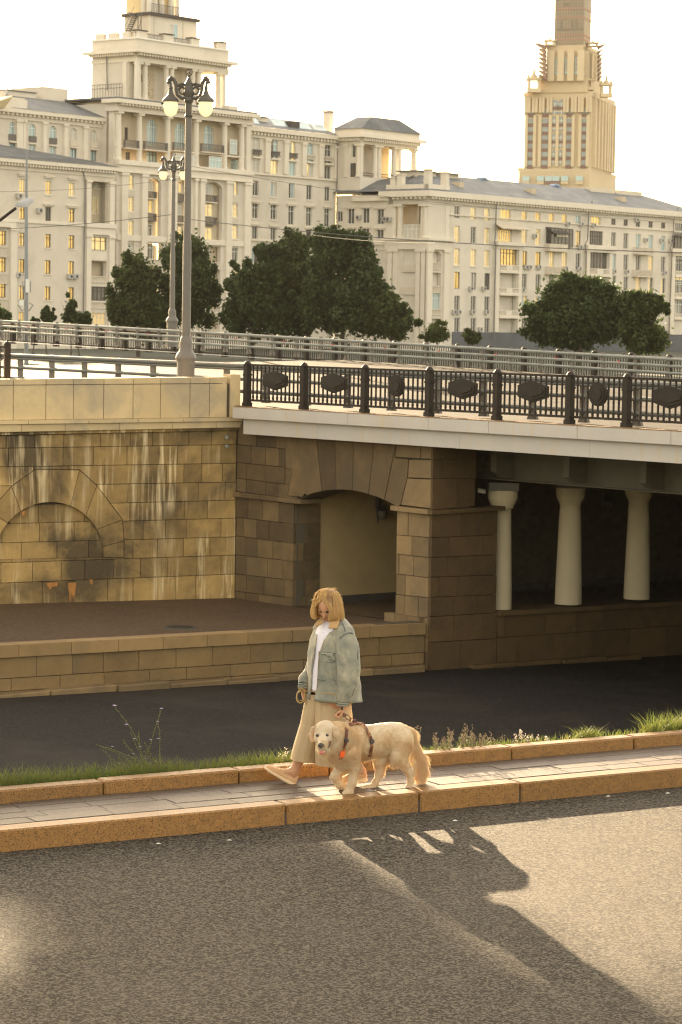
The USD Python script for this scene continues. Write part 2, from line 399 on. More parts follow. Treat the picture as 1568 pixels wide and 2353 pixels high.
M_deck = mat('deck_asphalt', (.075, .062, .045), .7, c2=(.06, .05, .036), scale=.7, spec=.06, bump=.15, bscale=30)
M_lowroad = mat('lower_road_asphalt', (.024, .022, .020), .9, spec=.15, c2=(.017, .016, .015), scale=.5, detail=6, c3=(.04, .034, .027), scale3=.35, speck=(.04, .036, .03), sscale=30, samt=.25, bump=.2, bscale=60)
M_terrace = mat('terrace_asphalt', (.115, .085, .048), .85, c2=(.085, .064, .038), scale=.6, detail=6, speck=(.15, .12, .08), sscale=25, samt=.3, bump=.2, bscale=50)
M_white_line = mat('road_paint', (.42, .40, .34), .6)

def row_lines(F, xl, xr, ys, zoomf=None):
    """each (yl, yr) pair in a zoomed crop -> z at u(xl) and u(xr); returns u0,u1 and list of (z0,z1)"""
    out = []
    for yl, yr in ys:
        pl, pr = (zoomf(xl, yl), zoomf(xr, yr)) if zoomf else ((xl, yl), (xr, yr))
        u0, z0 = F.uz(*pl); u1, z1 = F.uz(*pr)
        out.append((z0, z1))
    return u0, u1, out
def zl(line, ua, ub, u):
    return line[0] + (line[1] - line[0]) * (u - ua) / (ub - ua)
def stones(parent, F, ua, ub, lines, u0, u1, wmin, wmax, material, clip=None, joint=.015, proud=.018, depth=.10, name='stone_block', names=None, base=0.0, seed=1, pick=None):
    r = np.random.default_rng(seed)
    for i in range(len(lines) - 1):
        u = u0 - r.uniform(0, wmax * .6)
        while u < u1 - .02:
            w = r.uniform(wmin, wmax)
            a, b = max(u, u0), min(u + w, u1)
            if u1 - b < wmin * .5: b = u1
            u = b if b == u1 else u + w
            if b - a < .05: continue
            pg = Polygon([(a, zl(lines[i + 1], ua, ub, a)), (b, zl(lines[i + 1], ua, ub, b)), (b, zl(lines[i], ua, ub, b)), (a, zl(lines[i], ua, ub, a))])
            if clip is not None: pg = pg.intersection(clip) if not callable(clip) else clip(pg)
            pg = pg.buffer(-joint / 2, join_style=2)
            for g in getattr(pg, 'geoms', [pg]):
                if g.is_empty or g.area < .01: continue
                g = g.simplify(.01)
                m = MB().poly(g, F.mp, -depth, base + r.uniform(0, proud))
                if not m.empty(): obj(name, m, pick(g, r) if pick else material, parent)
def poly_stone(parent, F, pg, material, joint=.022, d0=-.1, d1=.01, name='stone_block'):
    pg = pg.buffer(-joint / 2, join_style=2)
    if not pg.is_empty: obj(name, MB().poly(pg, F.mp, d0, d1), material, parent)
# ================================================================== LEFT ABUTMENT WALL WITH BLIND ARCH
wall1 = thing('abutment_wall', 'stained stone abutment wall with golden light dapples painted in, a blind arch and pale parapet on the left', 'wall')
UL = W1.uz(-260, 1400)[0]
L1 = row_lines(W1, 0, 1430, [(408, 374), (490, 468), (612, 590), (737, 713), (868, 832), (988, 950), (1113, 1072), (1240, 1192), (1372, 1317), (1600, 1530)], ZW)
ua, ub, lines1 = L1
ctr = np.array(W1.uz(*ZW(325, 1212))); rad = W1.uz(*ZW(680, 1212))[0] - ctr[0]
def az(px, py): return np.array(W1.uz(*ZW(px, py)))
def sector_poly(outer, angs, c, r):
    out = []
    for (a0, o0), (a1, o1) in zip(zip(angs[:-1], outer[:-1]), zip(angs[1:], outer[1:])):
        arc = [c + r * np.array([math.cos(t), math.sin(t)]) for t in np.linspace(a1, a0, 6)]
        out.append(Polygon([o0, o1] + arc).buffer(0))
    return out
angR = [0, .20, .53, .855, 1.187]
outR = [az(812, 1205), az(812, 1097), az(800, 958), az(634, 735), az(520, 632)]
angs = angR + [math.pi - a for a in (1.33, 1.01, .70, .36, 0)]
angs[5] = 1.815
outs = outR + [az(230, 628), az(75, 740), az(-70, 905), az(-160, 1090), az(-162, 1235)]
vous = sector_poly(outs, angs, ctr, rad)
disc = Point(*ctr).buffer(rad, 48)
half = disc.intersection(sbox(-30, ctr[1], 30, 30))
vun = unary_union(vous).buffer(.004)
clip1 = lambda pg: pg.difference(half).difference(vun)
mb = MB(); W1.box(mb, UL - 22, .3, -1.2, -.19, -4.2, 1.6); obj('core', mb, M_grout, wall1)
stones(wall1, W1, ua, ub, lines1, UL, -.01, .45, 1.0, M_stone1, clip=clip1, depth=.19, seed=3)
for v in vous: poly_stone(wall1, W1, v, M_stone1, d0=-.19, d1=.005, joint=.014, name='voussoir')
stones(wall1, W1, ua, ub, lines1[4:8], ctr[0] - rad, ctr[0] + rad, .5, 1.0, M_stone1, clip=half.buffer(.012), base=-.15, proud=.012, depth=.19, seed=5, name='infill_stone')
# cornice
CL = row_lines(W1, 0, 1430, [(306, 287), (334, 314), (384, 356), (404, 374)], ZW)[2]
for k, (pr, nm) in enumerate([(.20, 'cornice_cap'), (.15, 'cornice_stone'), (.07, 'cornice_moulding')]):
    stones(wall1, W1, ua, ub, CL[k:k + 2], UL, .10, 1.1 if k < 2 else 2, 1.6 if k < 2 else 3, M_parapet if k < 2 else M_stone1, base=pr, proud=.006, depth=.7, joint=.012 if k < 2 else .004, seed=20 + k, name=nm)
# parapet slabs with their coping
PL = row_lines(W1, 0, 1480, [(37, 22), (78, 66), (308, 288)], ZW)
pa, pb_, pl = PL
jx = [UL, UL + 1.7] + [W1.uz(*ZW(x, 150))[0] for x in (-118, 85, 298, 478, 676, 868, 1047, 1240, 1368, 1482)]
for a, b in zip(jx[:-1], jx[1:]):
    for k, nm in ((0, 'coping_slab'), (1, 'parapet_slab')):
        pg = Polygon([(a, zl(pl[k + 1], pa, pb_, a)), (b, zl(pl[k + 1], pa, pb_, b)), (b, zl(pl[k], pa, pb_, b)), (a, zl(pl[k], pa, pb_, a))])
        poly_stone(wall1, W1, pg, M_parapet, joint=.016, d0=-.45, d1=.03 + .012 * (1 - k) + rng.uniform(0, .004), name=nm)
a, b = W1.uz(*ZW(1500, 150))[0], W1.uz(*ZW(1566, 150))[0]
mb = MB(); W1.box(mb, a, b, -.5, .06, W1.uz(*ZW(1530, 285))[1], W1.uz(*ZW(1530, 8))[1]); obj('end_pier', mb, M_parapet, wall1)
mb = MB(); W1.box(mb, UL, b - .02, -.44, 0, W1.uz(*ZW(1480, 300))[1], W1.uz(*ZW(1480, 60))[1] - .03); obj('parapet_core', mb, M_grout, wall1)
# rust run-off and two stub drain pipes
def blob(pts, F=W1, z=ZW): return Polygon([F.uz(*z(*p)) for p in pts]).buffer(.02).buffer(-.01)
for pts in ([(300, 1372), (345, 1370), (352, 1392), (336, 1398), (330, 1410), (316, 1402)], [(350, 1372), (372, 1370), (370, 1388), (358, 1394)], [(448, 1372), (492, 1370), (494, 1400), (486, 1460), (484, 1512), (452, 1514), (456, 1440), (446, 1400)], [(584, 1352), (602, 1350), (600, 1378), (592, 1380)], [(140, 908), (165, 900), (160, 925), (150, 930)]):
    obj('rust_mark', MB().poly(blob(pts), W1.mp, .002, .0215), M_rust, wall1)
for yy in (412, 470):
    u, z = W1.uz(*ZW(1466, yy)); obj('drain_pipe', MB().tube([W1.p(u + .1, -.05, z), W1.p(u, .2, z - .02)], .05, 8), M_galv, wall1)

# ================================================================== BRIDGE ABUTMENT WITH OPEN ARCH
wall2 = thing('bridge_abutment', 'brown stone bridge abutment with an open segmental arch and corner pier', 'abutment')
q2 = lambda px, py: np.array(W2.uz(*ZU(px, py)))
uJ, uP, uC = q2(373, 900)[0], q2(955, 700)[0], W2.uz(988, 1200)[0]
lw2 = row_lines(W2, 50, 370, [(-20, 20), (100, 128), (200, 232), (288, 328), (362, 404)], ZU)
cl = [q2(425, 397), q2(640, 355), q2(940, 440)]
A = np.array([[2 * (cl[1] - cl[0])[0], 2 * (cl[1] - cl[0])[1]], [2 * (cl[2] - cl[0])[0], 2 * (cl[2] - cl[0])[1]]])
c2 = np.linalg.solve(A, [np.dot(cl[1], cl[1]) - np.dot(cl[0], cl[0]), np.dot(cl[2], cl[2]) - np.dot(cl[0], cl[0])])
r2 = np.linalg.norm(cl[0] - c2)
arch_disc = Point(*c2).buffer(r2, 96)
vp2 = [[(330, 40), (393, 40), (450, 372), (425, 396), (345, 388), (372, 240), (335, 232)]]
jt = [((393, 40), (450, 372)), ((505, 50), (540, 357)), ((610, 60), (618, 356)), ((716, 60), (708, 358)), ((834, 70), (797, 375)), ((955, 80), (885, 402))]
for (t0, b0), (t1, b1) in zip(jt[:-1], jt[1:]): vp2.append([t0, t1, (b1[0], b1[1] + 25), (b0[0], b0[1] + 25)])
vp2.append([(955, 80), (945, 174), (1022, 182), (1016, 286), (977, 440), (940, 460), (885, 425)])
vpoly = [Polygon([q2(*p) for p in v]).difference(arch_disc) for v in vp2]
vu2 = unary_union(vpoly).buffer(.004)
mb = MB(); W2.box(mb, 0, uJ, -.9, -.1, -4, 1.5); W2.box(mb, uP, uC - .1, -.9, -.1, -5, 1.5)
top = sbox(uJ - .01, q2(640, 300)[1] - 1.2, uP + .01, 1.5).difference(arch_disc)
top = top.intersection(sbox(-50, q2(425, 420)[1], 50, 50))
mb.poly(top, W2.mp, -.9, -.1); obj('core', mb, M_grout, wall2)
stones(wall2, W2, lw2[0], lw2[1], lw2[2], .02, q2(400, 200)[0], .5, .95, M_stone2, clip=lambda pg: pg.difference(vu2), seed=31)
for v in vpoly: poly_stone(wall2, W2, v, M_stone2, d0=-.5, d1=.01 + rng.uniform(0, .012), name='voussoir')
for pts in ([(957, 60), (1090, 60), (1090, 180), (947, 172)], [(1092, 60), (1152, 60), (1152, 183), (1092, 180)], [(1025, 185), (1151, 187), (1150, 292), (1018, 287)], [(1016, 289), (1150, 295), (1146, 460), (979, 440)]):
    poly_stone(wall2, W2, Polygon([q2(*p) for p in pts]), M_stone3, d0=-.3, d1=.012)
for (x0, x1, ya, yb, yc_, yd) in ((48, 432, 362, 408, 393, 436), (934, 1146, 440, 464, 470, 494)):
    a, b = q2(x0, 400)[0], q2(x1, 400)[0]
    l2 = [(q2(x0, ya)[1], q2(x1, yb)[1]), (q2(x0, yc_)[1], q2(x1, yd)[1])]
    stones(wall2, W2, a, b, l2, a, b, .6, .9, M_stone3 if x0 > 500 else M_stone2, base=.09, proud=.008, depth=.6, seed=41, name='ledge_stone')
lw2b = row_lines(W2, 50, 370, [(393, 433), (508, 545), (612, 655), (718, 755), (825, 862), (922, 962), (1000, 1060)], ZU)
stones(wall2, W2, lw2b[0], lw2b[1], lw2b[2], .02, uJ, .5, .95, M_stone2, seed=33)
lw2c = row_lines(W2, 955, 1135, [(470, 498), (607, 622), (714, 734), (826, 848), (941, 960), (1055, 1072), (1150, 1185), (1240, 1270), (1345, 1378)], ZU)
stones(wall2, W2, lw2c[0], lw2c[1], lw2c[2], uP, uC - .005, .4, .75, M_stone3, seed=35)
a, b = q2(910, 1070)[0], q2(1110, 1070)[0]
stones(wall2, W2, a, b, [(q2(910, 1038)[1], q2(1110, 1070)[1]), (TERR_Z - .1, TERR_Z - .1)], a, b, .35, .6, M_stone3, base=.14, seed=36, name='plinth_stone')
# inner jamb and plastered wall of the passage (parallel to the underpass)
J0 = W2.p(uJ, 0, 0)
W4 = Frame(J0, e3); W4.n = np.array([W4.e[1], -W4.e[0], 0]);
if np.dot(W4.n, W3.n) < 0: W4.n = -W4.n
q4 = lambda px, py: np.array(W4.uz(*ZU(px, py)))
uJ1 = q4(525, 800)[0]
jl = [(q4(373, y)[1], q4(373, y)[1]) for y in (330, 433, 545, 655, 755, 862, 962, 1040)]
stones(wall2, W4, 0, 1, jl, .03, uJ1, .5, .8, M_stone2, seed=38, base=-.015)
mb = MB(); W4.box(mb, 0, 32, -.5, -.1, -4, 1.45)
obj('core', mb, M_grout, wall2)
uQ = q4(1010, 700)[0]
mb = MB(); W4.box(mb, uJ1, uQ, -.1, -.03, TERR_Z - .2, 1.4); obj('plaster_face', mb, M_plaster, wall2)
mb = MB(); W4.box(mb, uQ, 32, -.1, -.034, TERR_Z - .2, 1.4); obj('sooty_plaster_face', mb, M_soot, wall2)  # deeper stretch of wall, its shade painted in
bz = q4(800, 938)[1]
for k in range(16):
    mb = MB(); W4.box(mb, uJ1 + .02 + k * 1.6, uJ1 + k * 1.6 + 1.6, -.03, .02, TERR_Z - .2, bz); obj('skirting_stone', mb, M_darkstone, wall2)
# side of the pier and dwarf wall along the underpass
wall3 = thing('underpass_wall', 'long low stone wall under the bridge carrying the pale columns', 'wall')
q3 = lambda px, py: np.array(W3.uz(*ZV(px, py)))
l3 = row_lines(W3, 35, 300, [(10, 20), (118, 128), (236, 238), (428, 408)], ZV)
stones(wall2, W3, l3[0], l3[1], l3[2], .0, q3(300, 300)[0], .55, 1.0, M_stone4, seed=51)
uE, uLed = q3(300, 300)[0], q3(444, 700)[0]
l3 = row_lines(W3, 30, 480, [(428, 404), (458, 432)], ZV)
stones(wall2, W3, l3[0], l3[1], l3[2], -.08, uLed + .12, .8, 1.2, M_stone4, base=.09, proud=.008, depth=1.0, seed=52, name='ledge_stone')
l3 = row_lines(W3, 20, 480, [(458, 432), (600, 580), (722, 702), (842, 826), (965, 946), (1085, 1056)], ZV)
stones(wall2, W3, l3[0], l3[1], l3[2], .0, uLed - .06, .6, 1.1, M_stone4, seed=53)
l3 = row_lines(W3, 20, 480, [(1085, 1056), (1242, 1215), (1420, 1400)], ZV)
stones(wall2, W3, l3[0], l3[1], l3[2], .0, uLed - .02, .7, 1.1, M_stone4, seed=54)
mb = MB(); W3.box(mb, .1, uE - .05, -.9, -.1, .0 - 1, 1.2); W3.box(mb, .1, uLed - .1, -.9, -.1, -5, q3(240, 440)[1]); obj('core', mb, M_grout, wall2)
uEnd = 26.0
zc = [q3(480, 1045), q3(1568, 985)]
sl = (zc[1][1] - zc[0][1]) / (zc[1][0] - zc[0][0]); zt = lambda u: zc[0][1] + sl * (u - zc[0][0])
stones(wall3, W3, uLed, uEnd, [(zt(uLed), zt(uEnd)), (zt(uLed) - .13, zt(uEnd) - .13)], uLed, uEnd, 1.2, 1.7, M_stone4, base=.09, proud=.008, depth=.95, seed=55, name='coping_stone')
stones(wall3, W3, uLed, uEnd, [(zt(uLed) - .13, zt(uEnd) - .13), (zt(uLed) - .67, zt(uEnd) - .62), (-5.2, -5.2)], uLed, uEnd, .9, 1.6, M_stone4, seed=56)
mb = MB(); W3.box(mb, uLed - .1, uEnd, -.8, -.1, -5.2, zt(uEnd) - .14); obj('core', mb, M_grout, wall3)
# columns
M_col = mat('column_paint', (.76, .62, .38), .75, c2=(.68, .55, .33), scale=1.2, bump=.1, bscale=30)
colp = [(.345, 0), (.335, .5), (.31, 1.3), (.275, 2.3), (.262, 2.5), (.275, 2.52), (.275, 2.56), (.30, 2.6), (.365, 2.74), (.372, 2.78), (.372, 2.96), (0.0, 2.96)]
g_u = [W3.uz(*ZV(x, y))[0] for x, y in ((505, 1040), (920, 1010), (1340, 980))]
du = g_u[2] - g_u[1]; g_u += [g_u[2] + du, g_u[2] + 2 * du]
labs = ['pale tapered column beside the stone pier, its capital fully in view', 'pale tapered column in the middle of the underpass row', 'pale tapered column at the right end of the underpass row', None, None]
zb = q3(920, 1012)[1]
for k, u in enumerate(g_u[:3]):
    c = W3.p(u, -.30, 0)
    t = thing('column', labs[k], 'column', 'columns under the bridge', c)
    sc = [.8, 1, 1][k]
    obj('shaft', MB().lathe([(r * (sc if r < .36 else 1), z + zb) for r, z in colp[:6]], (0, 0, 0), 28), M_col, t, smooth=40)
    obj('capital', MB().lathe([(r, z + zb) for r, z in colp[5:]], (0, 0, 0), 28), M_col, t, smooth=40)
    mb = MB(); mb.box((0, 0, zb + 3.06), (.74, .74, .2)); obj('abacus', mb, M_steel, t)
# lanterns on the plaster wall
M_lant = mat('lantern_iron', (.03, .027, .022), .5)
M_lglass = mat('lantern_glass', (.22, .2, .15), .15, transl=.3)
for (fx, sc, lab) in ((ZU(836, 480), 1.0, 'dark iron wall lantern seen through the arch'), (ZV(1070, 390), 1.2, 'dark iron wall lantern in the shade between two columns')):
    u, z = W4.uz(*fx)
    t = thing('wall_lantern', lab, 'lantern', 'lanterns on the passage wall')
    B = W4.p(u, .10, z)
    obj('bracket', MB().tube([B + [0, 0, .62 * sc], B + [0, 0, .2], B + [0, 0, -.3 * sc]], [.05, .075, .01], 8).tube([B + [0, 0, .3], B + W4.n * .12 + [0, 0, .3], B + W4.n * .2 + [0, 0, .12]], .018, 6), M_lant, t)
    obj('globe', MB().ell(B + W4.n * .2 + np.array([0, 0, -.03]), (.13, .13, .15)), M_lglass, t, smooth=True)
    obj('globe_cap', MB().lathe([(0.02, .2), (.06, .16), (.13, .08), (.11, .06)], B + W4.n * .2 + np.array([0, 0, 0.0]), 12), M_lant, t)
t = thing('flood_light', 'small pale floodlight under the bridge beside the first column capital', 'floodlight')
q = at(*ZV(338, 310), 64.6)
mb = MB().par(q + [-.09, 0, -.05], [.18, -.05, -.03], [0.03, .12, 0], [0, .02, .10]); obj('lamp_box', mb, mat('pale_lamp', (.75, .66, .5), .4), t)
obj('bracket', MB().tube([q + [.05, .1, .05], q + [.12, .2, .3], q + [.12, .3, .75]], .02, 6), M_iron, t)

# ================================================================== TERRACE, LOW WALL, LOWER ROAD
Y_L = lambda x: 62.7 * 7325 / (8300 - x)
Lp = lambda x: at(x, 1482 + (1431 - 1482) / 975 * x, Y_L(x))
WL = Frame(Lp(975), Lp(975) - Lp(0)); WL.n = WL.n if np.dot(WL.n, CAM - WL.o) > 0 else -WL.n
M_lowcop = mat('low_wall_coping', (.33, .255, .145), .8, c2=(.27, .205, .115), scale=1.4, detail=6, c3=(.22, .175, .11), scale3=.6, rand=.12, bump=.5, bscale=12, bdist=.02)
wl = thing('low_wall', 'long low stone retaining wall between terrace and lower road', 'wall')
a, b = WL.uz(0, 1500)[0], WL.uz(975, 1450)[0]
LL = WL.uz(-300, 1520)[0]
zs = lambda y0, y1: (WL.uz(0, y0)[1], WL.uz(975, y1)[1])
rowsL = [zs(1482, 1431), zs(1512, 1458), zs(1560, 1499), zs(1590, 1525), zs(1640, 1575)]
stones(wl, WL, a, b, rowsL[:2], LL, b + .0, .95, 1.35, M_lowcop, base=.06, proud=.01, depth=.42, seed=61, name='coping_stone', joint=.014)
M_lowst = mat('low_wall_stone', (.29, .225, .125), .8, c2=(.21, .16, .09), scale=1.5, detail=6, c3=(.20, .17, .12), scale3=.6, rand=.12, **stone)
stones(wl, WL, a, b, rowsL[1:], LL, b + .0, .8, 1.25, M_lowst, seed=62, joint=.015)
mb = MB(); WL.box(mb, LL, b, -.4, -.1, -5.2, TERR_Z + .1); obj('core', mb, M_grout, wl)
# road edge kerb, broken in places
zr = lambda u: zl(zs(1600, 1540), a, b, u)
u = LL; k = 0
rk = np.random.default_rng(5)
while u < b + 6.2:
    L = rk.uniform(1.1, 1.7); 
    h = rk.uniform(.06, .13); dd = rk.uniform(.30, .42)
    if not (b - .35 < u < b + .3):
        obj('edge_stone', chamfered(WL.mp, u + .01, u + L - .01, zr(u) - .3, zr(u) + h, .0, dd, .02), M_stone4 if u > b else M_stone3, wl)
    u += L; k += 1
# lower road: a ruled strip from the wall to below the bank
mb = MB()
uu = np.linspace(LL - 30, b + 27, 36); dd = [-.05, .5, 3, 9, 17, 26]
vv = [WL.p(x, d, zr(min(x, b + 12)) - .02 * (d > 1)) for d in dd for x in uu]; ff = []
for i in range(len(dd) - 1):
    for j in range(len(uu) - 1):
        p = i * len(uu) + j; ff += [[p, p + len(uu) + 1, p + 1], [p, p + len(uu), p + len(uu) + 1]]
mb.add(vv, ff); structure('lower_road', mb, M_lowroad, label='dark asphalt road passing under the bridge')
mb = MB()
tp = [WL.p(LL, -.35, TERR_Z), WL.p(b + .2, -.35, TERR_Z), W3.p(0, -.6, TERR_Z), W3.p(26, -.5, TERR_Z), W4.p(30, -.1, TERR_Z), W4.p(0, -.1, TERR_Z), W1.p(0, -.1, TERR_Z), W1.p(UL, -.1, TERR_Z)]
tp2 = [p.copy() for p in tp]
mb.add(tp, [[0, 1, 6], [0, 6, 7], [1, 2, 6], [2, 5, 6], [2, 3, 5], [3, 4, 5]])
structure('terrace', mb, M_terrace, label='asphalt terrace at the foot of the abutment wall')
t = thing('manhole_cover', 'dark oval-looking manhole cover set in the terrace asphalt', 'manhole cover')
q = onz(*ZT(885, 138), TERR_Z)
obj('rim', MB().lathe([(.0, .012), (.33, .012), (.33, .02), (.40, .02), (.41, .0)], [q[0], q[1], TERR_Z], 28), M_darkstone, t)
obj('lid', MB().lathe([(0, .03), (.30, .03), (.32, .012)], [q[0], q[1], TERR_Z], 28), M_iron, t)

# ================================================================== BRIDGE
BE = Frame(at(568, 930.5, Y_NEAR(568)), at(1440, 982.6, Y_NEAR(1440)) - at(568, 930.5, Y_NEAR(568)))
bz = lambda px, py, d=0: BE.uz(px, py, d)
UR = 26.0
bridge = thing('bridge', 'road bridge with pale painted edge beams and grey girder over the lower road', 'bridge')
u0 = bz(541, 946)[0]
lt = [bz(541, 934)[1], bz(1568, 991.6)[1]]; lb = [bz(541, 958)[1], bz(1568, 1027)[1]]; l2 = [bz(558, 992)[1], bz(1568, 1071.6)[1]]
ue = bz(1568, 1000)[0]
ztop, zlip, zbot = np.mean(lt), np.mean(lb), np.mean(l2)
jl = [u0] + [bz(x, 985)[0] for x in (806, 991, 1130, 1334, 1550)] + [ue + 2.5, UR]
for a, b in zip(jl[:-1], jl[1:]):
    obj('edge_beam', chamfered(BE.mp, a + .003, b - .003, zlip, ztop, -1.0, .10, .012), M_fascia, bridge)
jl = [bz(558, 980)[0]] + [bz(x, 1030)[0] for x in (728, 940, 1055, 1354)] + [ue + 1.5, UR]
for a, b in zip(jl[:-1], jl[1:]):
    mb = MB(); BE.box(mb, a + .003, b - .003, -.9, -.02, zbot, zlip - .002); obj('side_beam', mb, M_fascia, bridge)
M_ruststrip = mat('rust_edge', (.25, .12, .05), .9, c2=(.3, .2, .1), scale=12)
mb = MB(); BE.box(mb, u0 + .05, UR, -.06, .104, ztop, ztop + .018); obj('edge_trim', mb, M_ruststrip, bridge)
mb = MB(); BE.box(mb, u0 + .2, UR, -24.5, -.9, zbot + .25, zbot + .35); obj('soffit', mb, M_steel, bridge)
GF = Frame(at(*ZV(500, 240), 64.0), BE.e)
gz = GF.uz(*ZV(500, 240))[1]; gu0 = GF.uz(*ZV(300, 200))[0]
mb = MB(); GF.box(mb, gu0, UR, -.04, 0, gz, zbot + .25); obj('girder_web', mb, M_steel, bridge)
mb = MB(); GF.box(mb, gu0, UR, -.2, .16, gz - .03, gz); obj('girder_flange', mb, M_steel, bridge)
for x in (470, 915, 1388, 1830, 2270):
    u = GF.uz(*ZV(x, 200), .3)[0]
    pg = Polygon([(.005, zbot + .24), (.005, gz + .14), (.08, gz + .05), (.34, gz + .05), (.62, gz + .2), (.62, zbot + .24)])
    obj('bracket', MB().poly(pg, lambda a, z, t: GF.mp(u + t, z, a), -.1, .1), M_steel, bridge)
for k in range(1, 5):
    mb = MB(); G2 = GF.off(-4.0 * k); G2.box(mb, gu0, UR, -.3, 0, gz, zbot + .25); obj('girder_web', mb, M_steel, bridge)
# decks: near strip, carriageway, far footway, each following the measured rail lines
def line3(p, q): 
    return lambda t: p + (q - p) * t
GA, GB = at(130, 783.5, Y_GUARD(130)), at(1414, 868, Y_GUARD(1414))
FA, FB = at(30, 741, Y_FAR(30)) - [0, 0, 1.15], at(1400, 811.5, Y_FAR(1400)) - [0, 0, 1.15]
def proj(p, A_, B_):
    d = B_ - A_; t = np.dot((p - A_)[:2], d[:2]) / np.dot(d[:2], d[:2]); return A_ + d * t
near = [W1.p(UL, -.3, ztop + .02), W1.p(UL / 2, -.3, ztop + .02), W1.p(-.1, -.35, ztop + .02)] + [BE.p(u, -.05, ztop + .012) for u in (.05, 3, 6, 9, 13, 18, UR)]
# extra far-left station so that the road goes on beyond the frame
near = [near[0] + np.array([-9, 22, .3]) * 1.0, near[0] + np.array([-3, 9, .1])] + near
gl = [proj(p, GA, GB) for p in near]; fl = [proj(p, FA, FB) for p in near]
mid = [g + (n - g) * .82 for n, g in zip(near, gl)]
mb = MB(); K = len(near); mb.add(near + gl + fl, [x for j in range(K - 1) for b0 in (0, K) for x in ([b0 + j, b0 + j + 1, b0 + K + j + 1], [b0 + j, b0 + K + j + 1, b0 + K + j])])
structure('bridge_road', mb, M_deck, label='sunlit asphalt carriageway on the bridge')
mb = MB(); dn = lambda p, h: p - np.array([0, 0, h])
mb.add(fl + [np.array([p[0], p[1], -6.0]) for p in fl], [x for j in range(K - 1) for x in ([j, j + 1, K + j + 1], [j, K + j + 1, K + j])])
obj('far_side_wall', mb, M_stone3, bridge)  # unseen skirt added to keep sun from coming in under the deck
# painted lane marks
def lane(frac, dash, gap, w, t0, t1, n0=2):
    t = t0
    A0, A1 = near[2], near[-1]
    dirv = (GB - GA) / np.linalg.norm(GB - GA)
    while t < t1:
        ps = []
        for s in (t, t + dash):
            g = GA + dirv * s
            n = BE.o + BE.e * np.dot((g - BE.o), BE.e); n[2] = ztop + .012
            for o in (-w / 2, w / 2):
                f_ = frac + o / np.linalg.norm((g - n)[:2]); ps.append(n + (g - n) * f_ + [0, 0, .006])
        mb = MB(); mb.add(ps, [[0, 1, 3], [0, 3, 2]])
        yield mb
        t += dash + gap
for mb in lane(.30, 3.0, 4.5, .25, -22, 60): obj('lane_dash', mb, M_white_line, label='white dash painted on the bridge carriageway', category='road marking', group='lane dashes on the bridge')
for mb in lane(.93, 95, 1, .2, -25, 60): obj('edge_line', mb, M_white_line, label='long white edge line painted beside the far guardrail', category='road marking')
for mb in lane(.62, 3.0, 4.5, .25, -22, 60): obj('lane_dash', mb, M_white_line, label='white dash painted on the bridge carriageway', category='road marking', group='lane dashes on the bridge')

# near ornamental railing
rail = thing('bridge_railing', 'dark cast iron bridge railing with hexagonal and round medallions above the pale edge beam', 'railing')
posts = [bz(x, y, -.12)[0] for x, y in ((568, 930), (698, 937), (838, 945), (986, 954), (1142, 964), (1309, 974), (1440, 982))]
posts += [posts[-1] + 2.55, posts[-1] + 5.1]
kinds = ['hex', 'hex', 'round', 'hex', 'hex', 'round', 'hex', 'hex']
RD, RZ, RH = -.12, ztop + .018, 1.17
def post_mesh(F, u, d, z, h, w=.155):
    m = MB(); F.box(m, u - w / 2, u + w / 2, d - w / 2, d + w / 2, z - .05, z + h * .93)
    c = F.p(u, d, z + h * .93)
    m.lathe([(w * .62, 0), (w * .66, .02), (w * .5, .06), (w * .36, .085), (0, .11)], c, 10)
    F.box(m, u - w * .62, u + w * .62, d - w * .62, d + w * .62, z - .05, z + .10)
    F.box(m, u - w * .58, u + w * .58, d - w * .58, d + w * .58, z + h * .68, z + h * .72)
    return m
for u in posts: obj('post', post_mesh(BE, u, RD, RZ, RH), M_iron, rail)
for i, (a, b) in enumerate(zip(posts[:-1], posts[1:])):
    for z0, z1, nm in ((.93, .975, 'top_rail'), (.12, .17, 'bottom_rail')):
        mb = MB(); BE.box(mb, a + .08, b - .08, RD - .03, RD + .03, RZ + z0 * RH * .97, RZ + z1 * RH * .97); obj(nm, mb, M_iron, rail)
    n = max(8, int(round((b - a - .16) / .165)))
    c = (a + b) / 2; zc_ = RZ + .60 * RH
    if kinds[i] == 'hex': pg = Polygon([(c - .48, zc_ - .13), (c - .48, zc_ + .13), (c, zc_ + .255), (c + .48, zc_ + .13), (c + .48, zc_ - .13), (c, zc_ - .255)])
    else: pg = Point(c, zc_).buffer(.27, 10)
    obj('medallion', MB().poly(pg, BE.mp, RD - .035, RD + .03).poly(pg.buffer(-.05), BE.mp, RD + .03, RD + .05).poly(pg.buffer(-.12), BE.mp, RD + .05, RD + .07), M_iron, rail)
    for k in range(1, n):
        u = a + .08 + (b - a - .16) * k / n
        m = MB(); m.tube([BE.p(u, RD, RZ + .15 * RH), BE.p(u, RD, RZ + .22 * RH), BE.p(u, RD, RZ + .26 * RH), BE.p(u, RD, RZ + .93 * RH)], [.024, .034, .026, .026], 5)
        obj('baluster', m, M_iron, rail)
# short end of another railing at the far left
t = thing('parapet_railing', 'end post and bars of dark iron railing at the left edge above the parapet', 'railing')
LF = Frame(at(16, 865, 67.5), W1.e)
u, z = LF.uz(16, 885)
obj('post', post_mesh(LF, u, 0, z, 1.17 * .95), M_iron, t)
for k in range(1, 14):
    obj('baluster', MB().tube([LF.p(u - .17 * k, 0, z + .1), LF.p(u - .17 * k, 0, z + 1.0)], .02, 5), M_iron, t)
for zz, nm in ((.96, 'top_rail'), (.15, 'bottom_rail')):
    mb = MB(); LF.box(mb, u - 2.4, u - .05, -.03, .03, z + zz, z + zz + .05); obj(nm, mb, M_iron, t)

